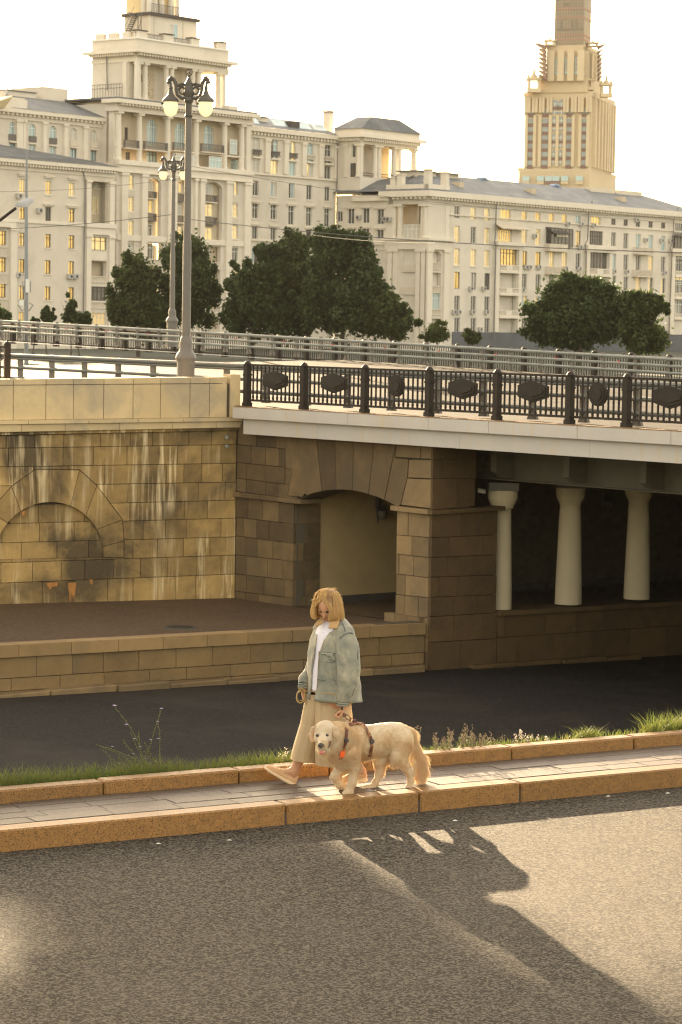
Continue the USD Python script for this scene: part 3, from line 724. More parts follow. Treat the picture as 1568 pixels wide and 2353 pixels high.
# guardrails
def guard(t, base0, base1, h, L, s0, s1, rails, zoff=0, flare=.16, pw=.05, rm=None):
    d = base1 - base0; D = np.linalg.norm(d[:2]); e = d / D
    fr = Frame(base0, e)
    zb_ = lambda s: base0[2] + e[2] * s
    for fz, th in rails:
        m = MB()
        for (q0, q1) in [(s0, s1)]:
            m.tube([fr.p(q0, .06, zb_(q0) + fz * h), fr.p(q1, .06, zb_(q1) + fz * h)], th, 8)
        obj('rail', m, rm or M_galv, t, smooth=40)
    s = s0
    while s <= s1:
        m = MB(); z = zb_(s)
        fr.box(m, s - pw, s + pw, -.06, .03, z, z + h * 1.02)
        m.poly(Polygon([(-flare, 0), (flare, 0), (.06, h * .26), (-.06, h * .26)]), lambda a, zz, tt: fr.mp(s + a, z + zz, tt), -.08, .0)
        obj('post', m, M_galvd, t)
        s += L
    m = MB(); fr.box(m, s0, s1, -.25, .15, zb_(s0) - .1, min(zb_(s0), zb_(s1)) - .0) if False else None
gA, gB = GA, GB
gl_ = np.linalg.norm((at(130, 783.5, Y_GUARD(130)) - at(86, 781, Y_GUARD(86)))[:2])
t = thing('far_guardrail', 'pale galvanised three-rail guardrail along the far side of the bridge road', 'guardrail')
guard(t, gA, gB, .86, gl_, -gl_ * 6, np.linalg.norm(gB - gA) + 9, [(.90, .055), (.62, .05), (.34, .05)])
M_red = mat('reflector_red', (.6, .05, .03), .3)
dG = (gB - gA) / np.linalg.norm((gB - gA)[:2])
for k in range(-2, 20):
    p = gA + dG * gl_ * (2 * k + .5) + np.array([0, 0, .86 * .66])
    if np.linalg.norm(p[:2] - gA[:2]) < 60:
        mb = MB().box(p - [0, .1, 0], (.07, .05, .08)); obj('reflector', mb, M_red, t)
GN = BE.off(-.85)
(ua_, za_), (ub_, zb2) = GN.uz(46, 811.6), GN.uz(721, 841)
nA, nB = GN.p(ua_, 0, za_ - 1.02), GN.p(ub_, 0, zb2 - 1.02)
t = thing('near_guardrail', 'grey three-rail guardrail just behind the parapet and ornamental railing', 'guardrail')
gl2 = np.linalg.norm((at(*ZR(340, 320), Y_NEAR(120)) - at(*ZR(130, 305), Y_NEAR(46)))[:2])
guard(t, nA, nB, 1.0, gl2, -gl2 * 3, np.linalg.norm(nB - nA) + 14, [(.95, .06), (.86, .035), (.60, .05), (.28, .055)], pw=.085, rm=mat('guard_rail_dull', (.15, .15, .13), .55, metallic=.2))
# far dark railing with post heads
t = thing('far_railing', 'dark iron railing with ball-topped posts along the far edge of the bridge', 'railing')
dF = (FB - FA); DF = np.linalg.norm(dF[:2]); eF = dF / DF; FFr = Frame(FA, eF)
pl_ = np.linalg.norm((at(*ZR(322, 105), Y_FAR(113)) - at(*ZR(180, 100), Y_FAR(63)))[:2])
s = -pl_ * 5
M_irontop = mat('rail_top_light', (.25, .2, .15), .35)
zF = lambda s: FA[2] + eF[2] * s
s0 = s; bal = MB()
while s < DF + 14:
    obj('post', post_mesh(FFr, s, 0, zF(s), 1.22, .22), M_iron, t)
    for k in range(1, 14):
        bal.tube([FFr.p(s + pl_ * k / 14, 0, zF(s) + .1), FFr.p(s + pl_ * k / 14, 0, zF(s) + 1.05)], .022, 4, cap=False)
    s += pl_
obj('balusters', bal, M_iron, t, kind='stuff')
obj('top_rail', MB().tube([FFr.p(s0, 0, zF(s0) + 1.07), FFr.p(s, 0, zF(s) + 1.07)], .05, 6), M_irontop, t)
obj('bottom_rail', MB().tube([FFr.p(s0, 0, zF(s0) + .12), FFr.p(s, 0, zF(s) + .12)], .04, 6), M_iron, t)

# ================================================================== LAMP POSTS
M_lamp = mat('lamp_post_paint', (.23, .205, .17), .45, c2=(.19, .17, .14), scale=2, bump=.05)
M_lampd = mat('lamp_head_iron', (.085, .075, .06), .38, metallic=.3)
M_bowl = mat('lamp_bowl', (.85, .82, .70), .12, transl=.62, spec=.8)
LY = 69.6
def zy(y): return CAM[2] - (y - 739.5) / FOC * LY
base = at(427, 861, LY); base[2] = zy(922)
lamp = thing('street_lamp', 'tall ornate two-armed street lamp rising behind the parapet, the nearer one', 'street lamp', 'ornate two-armed lamps on the bridge', base)
prof = [(.25, 922), (.235, 918), (.235, 832), (.275, 825), (.28, 821), (.26, 815), (.20, 808), (.17, 801), (.175, 789), (.16, 780), (.118, 772), (.113, 557), (.098, 552), (.088, 280), (.088, 275), (.105, 273), (.105, 269), (.088, 267), (.088, 243), (.112, 240), (.125, 236), (.10, 232), (.095, 226)]
lean = lambda z: np.array([0., 0, z])
obj('base', MB().lathe([(r, zy(y) - base[2]) for r, y in prof[:11]], (0, 0, 0), 12), M_lamp, lamp, smooth=30)
obj('shaft', MB().lathe([(r, zy(y) - base[2]) for r, y in prof[10:17]], (0, 0, 0), 12), M_lamp, lamp, smooth=30)
obj('collar', MB().lathe([(r, zy(y) - base[2]) for r, y in prof[14:]], (0, 0, 0), 12), M_lampd, lamp, smooth=30)
GX = lambda x: (x - 783) * .13013 / FOC * LY
GZ = lambda y: zy((250 + y * .21246) * .6125) - base[2]
g3 = lambda x, y, d=0.0: np.array([GX(x), d - .12 * GX(x), GZ(y)])
obj('hub', MB().lathe([(.09, GZ(640)), (.10, GZ(560)), (.13, GZ(500)), (.12, GZ(430)), (.10, GZ(370)), (.11, GZ(340)), (.075, GZ(300)), (.05, GZ(255)), (.03, GZ(235)), (.04, GZ(222)), (.02, GZ(208))], (0, 0, 0), 12), M_lampd, lamp, smooth=40)
th = np.linspace(0, 2 * np.pi, 22)
obj('finial_ring', MB().tube([g3(783 + 55 * math.cos(a), 150 + 55 * math.sin(a)) for a in th], .016, 6, cap=False).ell(g3(783, 150), (.035, .035, .04), 1), M_lampd, lamp)
for s in (-1, 1):
    cx_ = 465 if s < 0 else 1085
    X = lambda x: 783 + s * x
    off = abs(cx_ - 783)
    m = MB()
    m.tube([g3(X(10), 585), g3(X(120), 600), g3(X(200), 545), g3(X(230), 440), g3(X(235), 350), g3(X(270), 270), g3(X(off), 235), g3(X(off + 35), 275), g3(X(off + 10), 330), g3(cx_, 400)], [.05, .05, .045, .05, .05, .05, .055, .045, .035, .03], 8)
    for (rx, ry, rr) in ((110, 470, 58), (190, 400, 40), (150, 380, 30), (75, 400, 34), (60, 520, 32)):
        m.tube([g3(X(rx) + rr * math.cos(a), ry + rr * math.sin(a)) for a in th], .022, 5, cap=False)
    m.tube([g3(X(40), 380), g3(X(120), 345), g3(X(200), 390), g3(X(240), 330)], [.045, .035, .04, .03], 6)
    m.ell(g3(X(off - 10), 262), (.075, .05, .065), 1).ell(g3(X(off + 45), 320), (.05, .04, .05), 1).ell(g3(X(240), 330), (.06, .05, .06), 1)
    obj('arm', m, M_lampd, lamp, smooth=50)
    c = g3(cx_, 0); c[2] = 0
    obj('lamp_cap', MB().lathe([(0.0, GZ(385)), (.045, GZ(395)), (.055, GZ(425)), (.04, GZ(440)), (.055, GZ(470)), (.075, GZ(520)), (.13, GZ(570)), (.205, GZ(612)), (.225, GZ(632)), (.225, GZ(655)), (.19, GZ(665)), (0.0, GZ(668))], c, 20), M_lampd, lamp, smooth=40)
    obj('lamp_bowl', MB().lathe([(.18, GZ(664)), (.187, GZ(740)), (.18, GZ(800)), (.15, GZ(860)), (.10, GZ(900)), (.04, GZ(918)), (0, GZ(921))], c, 20), M_bowl, lamp, smooth=True)
    obj('catch', MB().tube([c + [-.19, 0, GZ(700)], c + [-.235, 0, GZ(690)], c + [-.24, 0, GZ(712)]], .025, 6), M_lampd, lamp)
b2 = at(395, 796.5, 119.0)
copy_of(lamp, 'street_lamp', 'ornate two-armed street lamp farther off, half hidden behind the nearer lamp', 'street lamp', 'ornate two-armed lamps on the bridge', [[1, 0, 0, 0], [0, 1, 0, 0], [0, 0, 1, 0], [*b2, 1]])
# modern arm lamp at the left edge
t = thing('arm_lamp', 'flat modern street lamp head on a slanting arm at the left edge', 'street lamp')
K7 = lambda x, y: (x * .1406, 428.75 + y * .1406)
AY = 78.0
lo = [at(*K7(238, 308), AY), at(*K7(290, 340), AY), at(*K7(450, 330), AY), at(*K7(545, 255), AY + .25), at(*K7(555, 215), AY + .4), at(*K7(385, 212), AY + .4)]
hi = [p + (np.mean(lo, axis=0) - p) * .18 + np.array([0, .05, .075]) for p in lo]
h = trimesh.convex.convex_hull(np.array(lo + hi)); obj('lamp_head', h, mat('lamp_head_grey', (.30, .30, .28), .45, metallic=.4), t)
c = np.mean(lo, axis=0)
lens = [c + (p - c) * .86 - np.array([0, .012, .012]) for p in lo]; lens += [p + [0, .03, .02] for p in lens]
obj('lens', trimesh.convex.convex_hull(np.array(lens)), mat('lamp_lens', (.42, .36, .20), .3), t)
p0, p1 = at(*K7(265, 345), AY + .05), at(-60, 551, AY)
obj('arm', MB().tube([p0, p1, p1 + [-.25, 0, -.5]], [.045, .05, .06], 8), M_iron, t)
obj('pole', MB().tube([p1 + [-.25, 0, -.3], [p1[0] - .25, p1[1], 1.6]], [.08, .11], 10), M_iron, t)
# slim pole with aerial boxes beyond the bridge
t = thing('antenna_pole', 'slim tall grey pole with a white aerial box, left of the apartment windows', 'pole')
PY = 150.0
pt, pb = at(61.5, 347, PY), at(61.5, 742, PY)
pb = pb.copy(); pb[2] = .5; 
M_pole = mat('grey_pole', (.21, .22, .22), .5, metallic=.2)
obj('pole', MB().tube([[pb[0], PY, pb[2]], [pt[0], PY, 5 + (pt[2] - 5) * .45], [pt[0], PY, pt[2]]], [.13, .105, .05], 10), M_pole, t)
z1, z2 = at(61, 428.75 + 1510 * .1406, PY)[2], at(61, 428.75 + 1730 * .1406, PY)[2]
M_aer = mat('aerial_white', (.62, .63, .58), .5)
mb = MB(); mb.box((pt[0] + .10, PY - .2, (z1 + z2) / 2), (.17, .14, abs(z1 - z2))); obj('aerial_box', mb, M_aer, t)
for s in (-.17, .27):
    mb = MB(); mb.box((pt[0] + s, PY, (z1 + z2) / 2 - .05), (.05, .14, abs(z1 - z2) * .85)); obj('aerial_fin', mb, M_pole, t)
z3 = at(61, 428.75 + 1900 * .1406, PY)[2]
mb = MB(); mb.box((pt[0] - .22, PY - .1, z3), (.25, .2, .28)); obj('junction_box', mb, M_aer, t)
obj('bracket', MB().tube([[pt[0] - .45, PY, z3 - .1], [pt[0] - .2, PY, z3 - .45], [pt[0], PY, z3 - .3], [pt[0] + .2, PY, z3 - .45], [pt[0] + .42, PY, z3 - .1], [pt[0] + .2, PY, z3]], .04, 6), M_pole, t)
# overhead cables
M_wire = mat('cable', (.05, .05, .045), .6)
def wire(p, q, sag, r, lab):
    ts = np.linspace(0, 1, 24)[:, None]; w = p + (q - p) * ts; w[:, 2] -= 4 * sag * (ts * (1 - ts))[:, 0]
    obj('overhead_cable', MB().tube(w, r, 5), M_wire, label=lab, category='cable', group='overhead cables across the housefronts')
wire(at(-40, 528, 125), at(400, 492, 119), .1, .014, 'thin dark overhead cable running to the farther ornate lamp from the left')
wire(at(430, 503, 120), at(1640, 582, 90), .25, .017, 'thickest dark overhead cable crossing in front of the treetops')
wire(at(720, 540, 130), at(1000, 558, 115), .1, .009, 'pale-looking short cable above the big trees')
wire(at(430, 380, 120), at(1640, 500, 140), .6, .010, 'thin cable slanting past the tower block windows')
wire(at(-20, 440, 150), at(420, 408, 140), .2, .010, 'thin cable above the left apartment windows')
# ================================================================== GROUND BEYOND, OPPOSITE ABUTMENT (outside the frame)
M_far = mat('far_ground', (.075, .085, .05), .95, c2=(.06, .06, .045), scale=.2)
mb = MB()
gf = [FA + dF / DF * s - np.array([0, 0, 0]) for s in (-120, 60)]
mb.add([[gf[0][0], gf[0][1], .2], [gf[1][0], gf[1][1], .2], [1500, 40, .2], [1500, 1900, .2], [-1500, 1900, .2], [-1500, 200, .2]], [[0, 1, 3], [1, 2, 3], [0, 3, 4], [0, 4, 5]])
structure('far_ground', mb, M_far, label='ground beyond the bridge')
mb = MB(); mb.add([[-400, -60, -6], [400, -60, -6], [400, 140, -6], [-400, 140, -6]], [[0, 1, 2], [0, 2, 3]])
structure('ground', mb, M_far, label='low ground under the bridge')
t = thing('opposite_abutment', 'stone abutment on the far right side of the lower road', 'abutment')
mb = MB(); W3.box(mb, 1.5, 36, 15.5, 13.5, -5.2, 1.3); obj('wall', mb, M_stone3, t)
mb = MB(); W3.box(mb, 36, 37, 14, -6, -5.2, 1.3); obj('end_wall', mb, M_stone3, t)
haze_mat = usdkit.material(stage, '/World/Looks/haze_air', {'v': ('principled_volume', {'color': (1.0, .97, .92), 'density': .000018, 'anisotropy': .35})}, [], volume='v.volume')
mb = MB(); mb.par([-1600, -120, -7.2], [3200, 0, 0], [0, 2100, 0], [0, 0, 220]); obj('haze', mb, haze_mat, kind='stuff', label='thin warm haze over the city', category='haze')
# ================================================================== HOUSES
M_wallA = mat('house_plaster', (.60, .53, .415), .85, c2=(.55, .485, .38), scale=.35, c3=(.48, .425, .335), scale3=.15, bump=.1, bscale=8)
M_wallB = mat('house_plaster_pale', (.63, .565, .45), .85, c2=(.58, .52, .415), scale=.35, c3=(.52, .465, .37), scale3=.15)
M_trim = mat('house_trim', (.66, .59, .465), .8, c2=(.60, .53, .415), scale=.6)
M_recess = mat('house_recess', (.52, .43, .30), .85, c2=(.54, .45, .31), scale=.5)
M_roof = mat('roof_metal', (.15, .16, .165), .6, metallic=.1, spec=.3, c2=(.11, .12, .125), scale=.5, c3=(.21, .215, .21), scale3=.25)
M_plinth = mat('house_plinth', (.10, .105, .11), .7, c2=(.075, .08, .085), scale=.5)
M_fw = mat('frame_white', (.74, .71, .62), .5)
M_fb = mat('frame_brown', (.06, .05, .04), .5)
M_balc = mat('balcony_plaster', (.58, .51, .39), .8, c2=(.5, .44, .34), scale=1.)
M_balcrail = mat('balcony_rail', (.12, .11, .095), .6)
M_pipe = mat('downpipe', (.16, .15, .14), .5)
M_ac = mat('ac_unit_body', (.42, .40, .35), .6)
M_acf = mat('ac_unit_fan', (.08, .08, .075), .6)
M_awn = mat('awning_dark', (.055, .045, .04), .7)
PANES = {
    'g': mat('pane_gold', (.90, .68, .28), .12, metallic=.7, c2=(.66, .45, .16), scale=.9),  # reflected evening gold put into these two pane colours
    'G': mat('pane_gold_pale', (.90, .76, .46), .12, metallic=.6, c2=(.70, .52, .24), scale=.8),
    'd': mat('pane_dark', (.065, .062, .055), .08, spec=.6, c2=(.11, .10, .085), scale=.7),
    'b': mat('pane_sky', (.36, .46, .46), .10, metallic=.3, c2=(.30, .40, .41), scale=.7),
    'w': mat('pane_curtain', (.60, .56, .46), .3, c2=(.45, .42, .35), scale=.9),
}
rw = np.random.default_rng(11)
def pane_of(s): return PANES[s[int(rw.integers(len(s)))]]

class House:
    def __init__(s, name, label, cat='building', group=None):
        s.t = thing(name, label, cat, group)
    def wall(s, F, u0, u1, z0, z1, holes, m, th=.6, name='wall', d=0.0):
        pg = sbox(u0, z0, u1, z1)
        if holes: pg = pg.difference(unary_union(holes))
        obj(name, MB().poly(pg, F.mp, d - th, d), m, s.t)
    def box(s, F, u0, u1, z0, z1, d0, d1, m, name):
        mb = MB(); F.box(mb, u0, u1, d0, d1, z0, z1); return obj(name, mb, m, s.t)
    def dentils(s, F, u0, u1, z0, z1, d1, step, m, name='modillions'):
        mb = MB(); n = int((u1 - u0) / step)
        for k in range(n): F.box(mb, u0 + (k + .25) * step, u0 + (k + .75) * step, 0, d1, z0, z1)
        obj(name, mb, m, s.t, kind='stuff')
    def window(s, F, u, z, w, h, pane='gdw', style=None, frame=None, arch=False, d=0.0, sill=True, rec=.24):
        """returns the hole; frame > pane"""
        style = style or ['two', 'tee', 'two', 'door'][int(rw.integers(4))]
        fm = frame or (M_fw if rw.random() < .62 else M_fb)
        if arch:
            r = w / 2; pg = sbox(u - r, z - h / 2, u + r, z + h / 2 - r).union(Point(u, z + h / 2 - r).buffer(r, 8)).buffer(0)
        else: pg = sbox(u - w / 2, z - h / 2, u + w / 2, z + h / 2)
        b = .065 if w < 3 else .09
        w, h = w * (1.0 if w > 1.9 else 1.10), h * (1.0 if w > 1.9 else 1.05)
        ring = pg.difference(pg.buffer(-b, join_style=2))
        bars = [ring]
        n = {'two': 2, 'tee': 2, 'three': 3, 'four': 4, 'six': 6, 'door': 2, 'one': 1}[style]
        for k in range(1, n): 
            x = u - w / 2 + w * k / n; bars.append(sbox(x - b * .55, z - h / 2, x + b * .55, z + h / 2))
        if style in ('tee', 'three', 'four', 'six') or arch: bars.append(sbox(u - w / 2, z + h * .20 - b * .5, u + w / 2, z + h * .20 + b * .5))
        fr = unary_union(bars).intersection(pg)
        p = obj('window', MB().poly(fr, F.mp, d - rec, d - rec + .08), fm, s.t)
        n0 = 2 if (style in ('two', 'tee', 'door') and rw.random() < .4) else 1
        edges = np.linspace(u - w / 2, u + w / 2, n0 + 1)
        for a, b2 in zip(edges[:-1], edges[1:]):
            g = pg.buffer(-.03).intersection(sbox(a, -99, b2, 299))
            obj('pane', MB().poly(g, F.mp, d - rec - .02, d - rec + .03), pane_of(pane), p)
        if sill: 
            mb = MB(); F.box(mb, u - w / 2 - .08, u + w / 2 + .08, d - rec, d + .09, z - h / 2 - .09, z - h / 2); obj('sill', mb, M_trim, p)
        return pg
    def hood(s, F, u, z, w, m=None, d=0.):
        mb = MB(); F.box(mb, u - w / 2, u + w / 2, d, d + .3, z, z + .14); F.box(mb, u - w / 2 + .12, u + w / 2 - .12, d, d + .2, z - .18, z); obj('window_hood', mb, m or M_trim, s.t)
    def ac(s, F, u, z, d=0.):
        mb = MB(); F.box(mb, u - .42, u + .42, d + .05, d + .40, z - .30, z + .30); p = obj('air_conditioner', mb, M_ac, s.t)
        obj('fan', MB().lathe([(0, .02), (.2, .02), (.23, 0)], F.p(u + .08, d + .40, z), 12, axis=F.n), M_acf, p)
    def balcony(s, F, u0, u1, z0, z1, dep=.9, d=0., solid=False, m=None):
        mb = MB(); F.box(mb, u0, u1, d, d + dep, z0 - .16, z0); p = obj('balcony', mb, m or M_balc, s.t)
        mb = MB()
        if solid: 
            F.box(mb, u0, u1, d + dep - .1, d + dep, z0, z1)
            for a in (u0, u1 - .1): F.box(mb, a, a + .1, d, d + dep - .1, z0, z1)
            obj('parapet', mb, m or M_balc, p)
        else:
            F.box(mb, u0, u1, d + dep - .08, d + dep, z1 - .08, z1)
            n = max(4, int((u1 - u0) / .17))
            for k in range(n + 1): 
                x = u0 + (u1 - u0 - .05) * k / n; F.box(mb, x, x + .05, d + dep - .06, d + dep - .02, z0, z1 - .08)
            for a in (u0, u1 - .05):
                for k in range(1, 5): F.box(mb, a, a + .05, d + dep * k / 5 - .02, d + dep * k / 5 + .02, z0, z1 - .08)
                F.box(mb, a, a + .06, d, d + dep, z1 - .08, z1)
            obj('balustrade', mb, m or M_balcrail, p)
    def balustrade(s, F, u0, u1, z0, z1, d=0., m=None):
        mb = MB(); m = m or M_balc
        F.box(mb, u0, u1, d - .16, d + .04, z1 - .14, z1); F.box(mb, u0, u1, d - .16, d + .04, z0, z0 + .12)
        n = max(3, int((u1 - u0) / .24))
        for k in range(n): 
            x = u0 + (u1 - u0) * (k + .5) / n; F.box(mb, x - .055, x + .055, d - .11, d - .01, z0 + .12, z1 - .14)
        obj('balustrade', mb, m, s.t)
    def column(s, F, u, z0, z1, r, d, m=None, name='column', sq=False):
        mb = MB(); c = F.p(u, d, z0); h = z1 - z0
        if sq: F.box(mb, u - r, u + r, d - r, d + r, z0, z1 - .3)
        else: mb.lathe([(r * 1.2, 0), (r * 1.2, .2), (r, .3), (r * .98, h * .4), (r * .86, h - .55), (r * .95, h - .5), (r * .9, h - .4), (r * 1.2, h - .3)], c, 14)
        F.box(mb, u - r * 1.25, u + r * 1.25, d - r * 1.25, d + r * 1.25, z1 - .3, z1); obj(name, mb, m or M_trim, s.t, smooth=35)
    def pilaster(s, F, u0, u1, z0, z1, d1, m=None, cap=True):
        mb = MB(); F.box(mb, u0, u1, 0, d1, z0, z1 - (.35 if cap else 0))
        if cap: F.box(mb, u0 - .12, u1 + .12, 0, d1 + .12, z1 - .35, z1)
        obj('pilaster', mb, m or M_trim, s.t)
    def pipe(s, F, pts, d=.12, r=.085):
        obj('downpipe', MB().tube([F.p(u, d, z) for u, z in pts], r, 6), M_pipe, s.t)
E1, E2 = vp_dir(5400), -vp_dir(-7000) * -1
E2 = np.array([-E1[1], E1[0]])
def frame_at(px, py, depth, e): 
    return Frame(at(px, py, depth), e)
def prism(P0, L1, L2, z0, z1, g=0., ez=None):
    """block with corner P0, L1 along E1 (to the right) and L2 along E2 (to the left and back); g grows it outward"""
    e1, e2 = np.array([*E1, 0]), np.array([*E2, 0])
    o = np.array([P0[0], P0[1], z0]) - e1 * g - e2 * g
    return MB().par(o, e1 * (L1 + 2 * g), e2 * (L2 + 2 * g), [0, 0, z1 - z0])
def hip(P0, L1, L2, z0, z1, run, g=0.):
    """metal hip roof: a block whose top is drawn in by run on every side"""
    e1, e2 = np.array([*E1, 0]), np.array([*E2, 0]); o = np.array([P0[0], P0[1], 0.])
    c = lambda a, b, z: o + e1 * a + e2 * b + np.array([0, 0, z])
    v = [c(-g, -g, z0), c(L1 + g, -g, z0), c(L1 + g, L2 + g, z0), c(-g, L2 + g, z0), c(run, run, z1), c(L1 - run, run, z1), c(L1 - run, L2 - run, z1), c(run, L2 - run, z1)]
    m = trimesh.convex.convex_hull(np.array(v)); return MB().addm(m)
def U(F, zf, x, y, d=0.): return F.uz(*zf(x, y), d)[0]
def Z(F, zf, x, y, d=0.): return F.uz(*zf(x, y), d)[1]
GZ0 = .0

# ---------------------------------------------------------------- 1. lower left apartment house
H = House('apartment_house', 'pale six-storey apartment house at the left edge with gold reflecting windows')
F = frame_at(150, 600, 325, E1)
u = lambda x, y=1510, d=0.: U(F, ZA, x, y, d)
z = lambda x, y, d=0.: Z(F, ZA, x, y, d)
uR, uL = u(1116, 1700), u(-330, 1500)
zg, zc0, zd0, zf0 = z(600, 733), z(600, 772), z(600, 800), z(600, 838)
holes = []
ww, wh = 1.02, 1.66
cols = [u(218), u(472), u(703), u(-200), u(-310)]
panes = ['gG', 'g', 'g', 'g', 'g', 'Gg']
for r, y in enumerate((995, 1250, 1510, 1765, 2020, 2270)):
    zz = z(703, y)
    for c in cols[:4]:
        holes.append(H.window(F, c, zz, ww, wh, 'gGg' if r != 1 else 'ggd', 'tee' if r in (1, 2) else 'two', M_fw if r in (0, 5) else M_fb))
        if r == 0: H.hood(F, c, z(703, 888), 1.75)
        if r == 1: H.hood(F, c, z(703, 1160), 1.95)
for y in (1470, 1735, 1985, 2240):
    holes.append(H.window(F, u(18), z(18, y), 1.5, 1.75, 'gd', 'three', M_fb))
    H.balustrade(F, u(-70), u(85), z(18, y + 185), z(18, y + 85), .05)
# right bay
x0, x1 = u(889, 1600), u(1048, 1600)
lo = sbox(u(889, 1100), z(970, 1322), u(1066, 1100), z(970, 918)); holes.append(lo)
h1 = sbox(x0, z(970, 1850), x1, z(970, 1698)); holes.append(h1)
for (y, hh, st) in ((1526, 128, 'three'), (2018, 140, 'four'), (2265, 120, 'four')):
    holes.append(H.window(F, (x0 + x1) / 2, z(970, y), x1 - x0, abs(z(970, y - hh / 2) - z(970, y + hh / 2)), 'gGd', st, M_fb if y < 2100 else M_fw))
for y0, y1 in ((1910, 1845), (2165, 2095)): H.balustrade(F, x0, x1, z(970, y0), z(970, y1), .06)
H.box(F, x0, x1, z(970, 1690), z(970, 1600), -.05, .06, M_trim, 'spandrel')
H.wall(F, uL, uR, -1, zf0 + .4, holes, M_wallA)
bF = F.off(-1.6)
H.box(F, u(880, 1100), u(1080, 1100), z(970, 1330), z(970, 900), -1.9, -1.6, M_recess, 'loggia_back')
H.box(F, x0 - .2, x1 + .2, z(970, 1860), z(970, 1690), -1.4, -1.1, M_recess, 'loggia_back')
H.window(F, U(bF, ZA, 930, 1155), Z(bF, ZA, 930, 1155), 1.1, 2.2, 'G', 'two', M_fw, d=-1.35, sill=False)
H.window(F, U(bF, ZA, 950, 960), Z(bF, ZA, 950, 960), 1.1, .8, 'w', 'two', M_fw, d=-1.35, sill=False)
H.window(F, u(905, 1780) + .1, z(905, 1780), .6, 1.1, 'G', 'one', M_fb, d=-.85, sill=False)
for a, b in ((840, 886), (1062, 1114)): H.pilaster(F, u(a, 1700), u(b, 1700), -.5, z(970, 1440), .22)
for a, b in ((842, 886), (1070, 1114)): H.pilaster(F, u(a, 1100), u(b, 1100), z(970, 1330), z(970, 905), .22)
H.pilaster(F, u(92, 1700), u(152, 1700), -.5, z(150, 1370), .3)
H.box(F, u(832, 1400), uR + .12, z(970, 1372), z(970, 1328), 0, .42, M_trim, 'entablature'); H.box(F, u(838, 1400), uR + .05, z(970, 1440), z(970, 1372), 0, .26, M_trim, 'entablature')
H.box(F, uL, u(832, 1400) - .02, z(600, 1342), z(600, 1312), 0, .16, M_trim, 'string_course')
H.box(F, uL, u(140, 1350), z(100, 1368), z(100, 1318), .16, .36, M_trim, 'entablature')
H.box(F, uL, uR + .35, zc0, zg, -.3, .75, M_trim, 'cornice'); H.box(F, uL, uR + .2, zd0 - .0, zc0, -.3, .25, M_wallA, 'frieze')
H.dentils(F, uL, uR, zd0, zc0, .6, .52, M_trim); H.box(F, uL, uR + .1, zf0, zd0 - .01, -.3, .12, M_trim, 'architrave')
P0 = F.p(uL, 0, 0)
obj('roof', MB().add([F.p(uL, .8, zg), F.p(uR + .4, .8, zg), F.p(uR + .4, -9.5, zg + .5), F.p(uL, -9.5, zg + 3.4), F.p(uR - 1, -4, zg + 1.0)], [[0, 1, 4], [1, 2, 4], [0, 4, 3], [2, 3, 4]]), M_roof, H.t)
obj('side_wall', MB().par(F.p(uR - .5, -.6, -1), F.e * .5, -F.n * 8, [0, 0, zg + .8]), M_wallA, H.t)
H.pipe(F, [(u(785), z(785, 745)), (u(790), z(790, 780)), (u(822), z(822, 905)), (u(822), z(822, 1310)), (u(818), z(818, 1400)), (u(815), z(815, 2240))], .18)
for x, y in ((376, 1200), (676, 1848), (730, 1848), (176, 1058), (166, 1832)): H.ac(F, u(x, y), z(x, y))

# ---------------------------------------------------------------- 2. upper left wing with arched windows
H = House('upper_wing', 'tall pale apartment wing with arched windows, rising behind the left apartment house')
F = frame_at(150, 300, 335.5, E1)
u = lambda x, y=450, d=0.: U(F, ZA, x, y, d); z = lambda x, y, d=0.: Z(F, ZA, x, y, d)
uL, uR = u(-330), u(1145)
holes = []
for k, x in enumerate((120, 318, 520, 722, 918, -80)):
    wv = (1.25, 1.1)[k == 0]
    holes.append(H.window(F, u(x), z(318, 425), wv, 1.9, ['b', 'b', 'bw', 'w', 'w', 'b'][k], 'two', M_fw, arch=True, sill=False))
    H.box(F, u(x) - .66, u(x) + .66, z(318, 530), z(318, 470), -.1, .12, M_balc if k > 2 else M_balcrail, 'balcony_front')
    H.box(F, u(x) - .66, u(x) + .66, z(318, 552), z(318, 540), 0, .3, M_trim, 'hood')
    holes.append(H.window(F, u(x), z(318, 612), 1.15, 1.35, 'b', 'two', M_fw if k in (1, 2) else M_fb))
    holes.append(H.window(F, u(x), z(318, 850), 1.15, 1.6, 'bd', 'two', M_fw))
zt_ = z(318, 322)
H.wall(F, uL, uR, -1, zt_ + .3, holes, M_wallA)
for a, b in ((152, 212), (412, 448), (618, 654), (812, 848), (1008, 1044), (215, 240)): H.pilaster(F, u(a), u(b), 5, z(318, 318), .3)
H.box(F, uL, uR + .2, z(318, 322), z(318, 285), -.3, .2, M_trim, 'architrave')
H.dentils(F, uL, uR, z(318, 285), z(318, 262), .6, .78, M_trim); H.box(F, uL, uR, z(318, 285), z(318, 262), -.3, .1, M_wallA, 'frieze')
H.box(F, uL, uR + .3, z(318, 262), z(318, 222), -.3, .8, M_trim, 'cornice')
zg = z(318, 222)
obj('roof', MB().add([F.p(u(260), .85, zg), F.p(uR + .1, .85, zg), F.p(uR + .1, -6, zg + 2.3), F.p(u(420), -6, zg + 2.3)], [[0, 1, 2], [0, 2, 3]]), M_roof, H.t)
obj('side_roof', MB().add([F.p(u(260), .85, zg + .02), F.p(u(420), -6, zg + 2.3), F.p(u(200), -6, zg + 1.6), F.p(u(90), .7, zg + .02)], [[0, 1, 2], [0, 2, 3]]), M_roof, H.t)
H.box(F, uL, u(255), zg, zg + 1.25, -1.5, .2, M_trim, 'attic'); H.box(F, u(90), u(300), zg + 1.25, zg + 1.55, -3, -1.0, M_wallA, 'parapet_block')
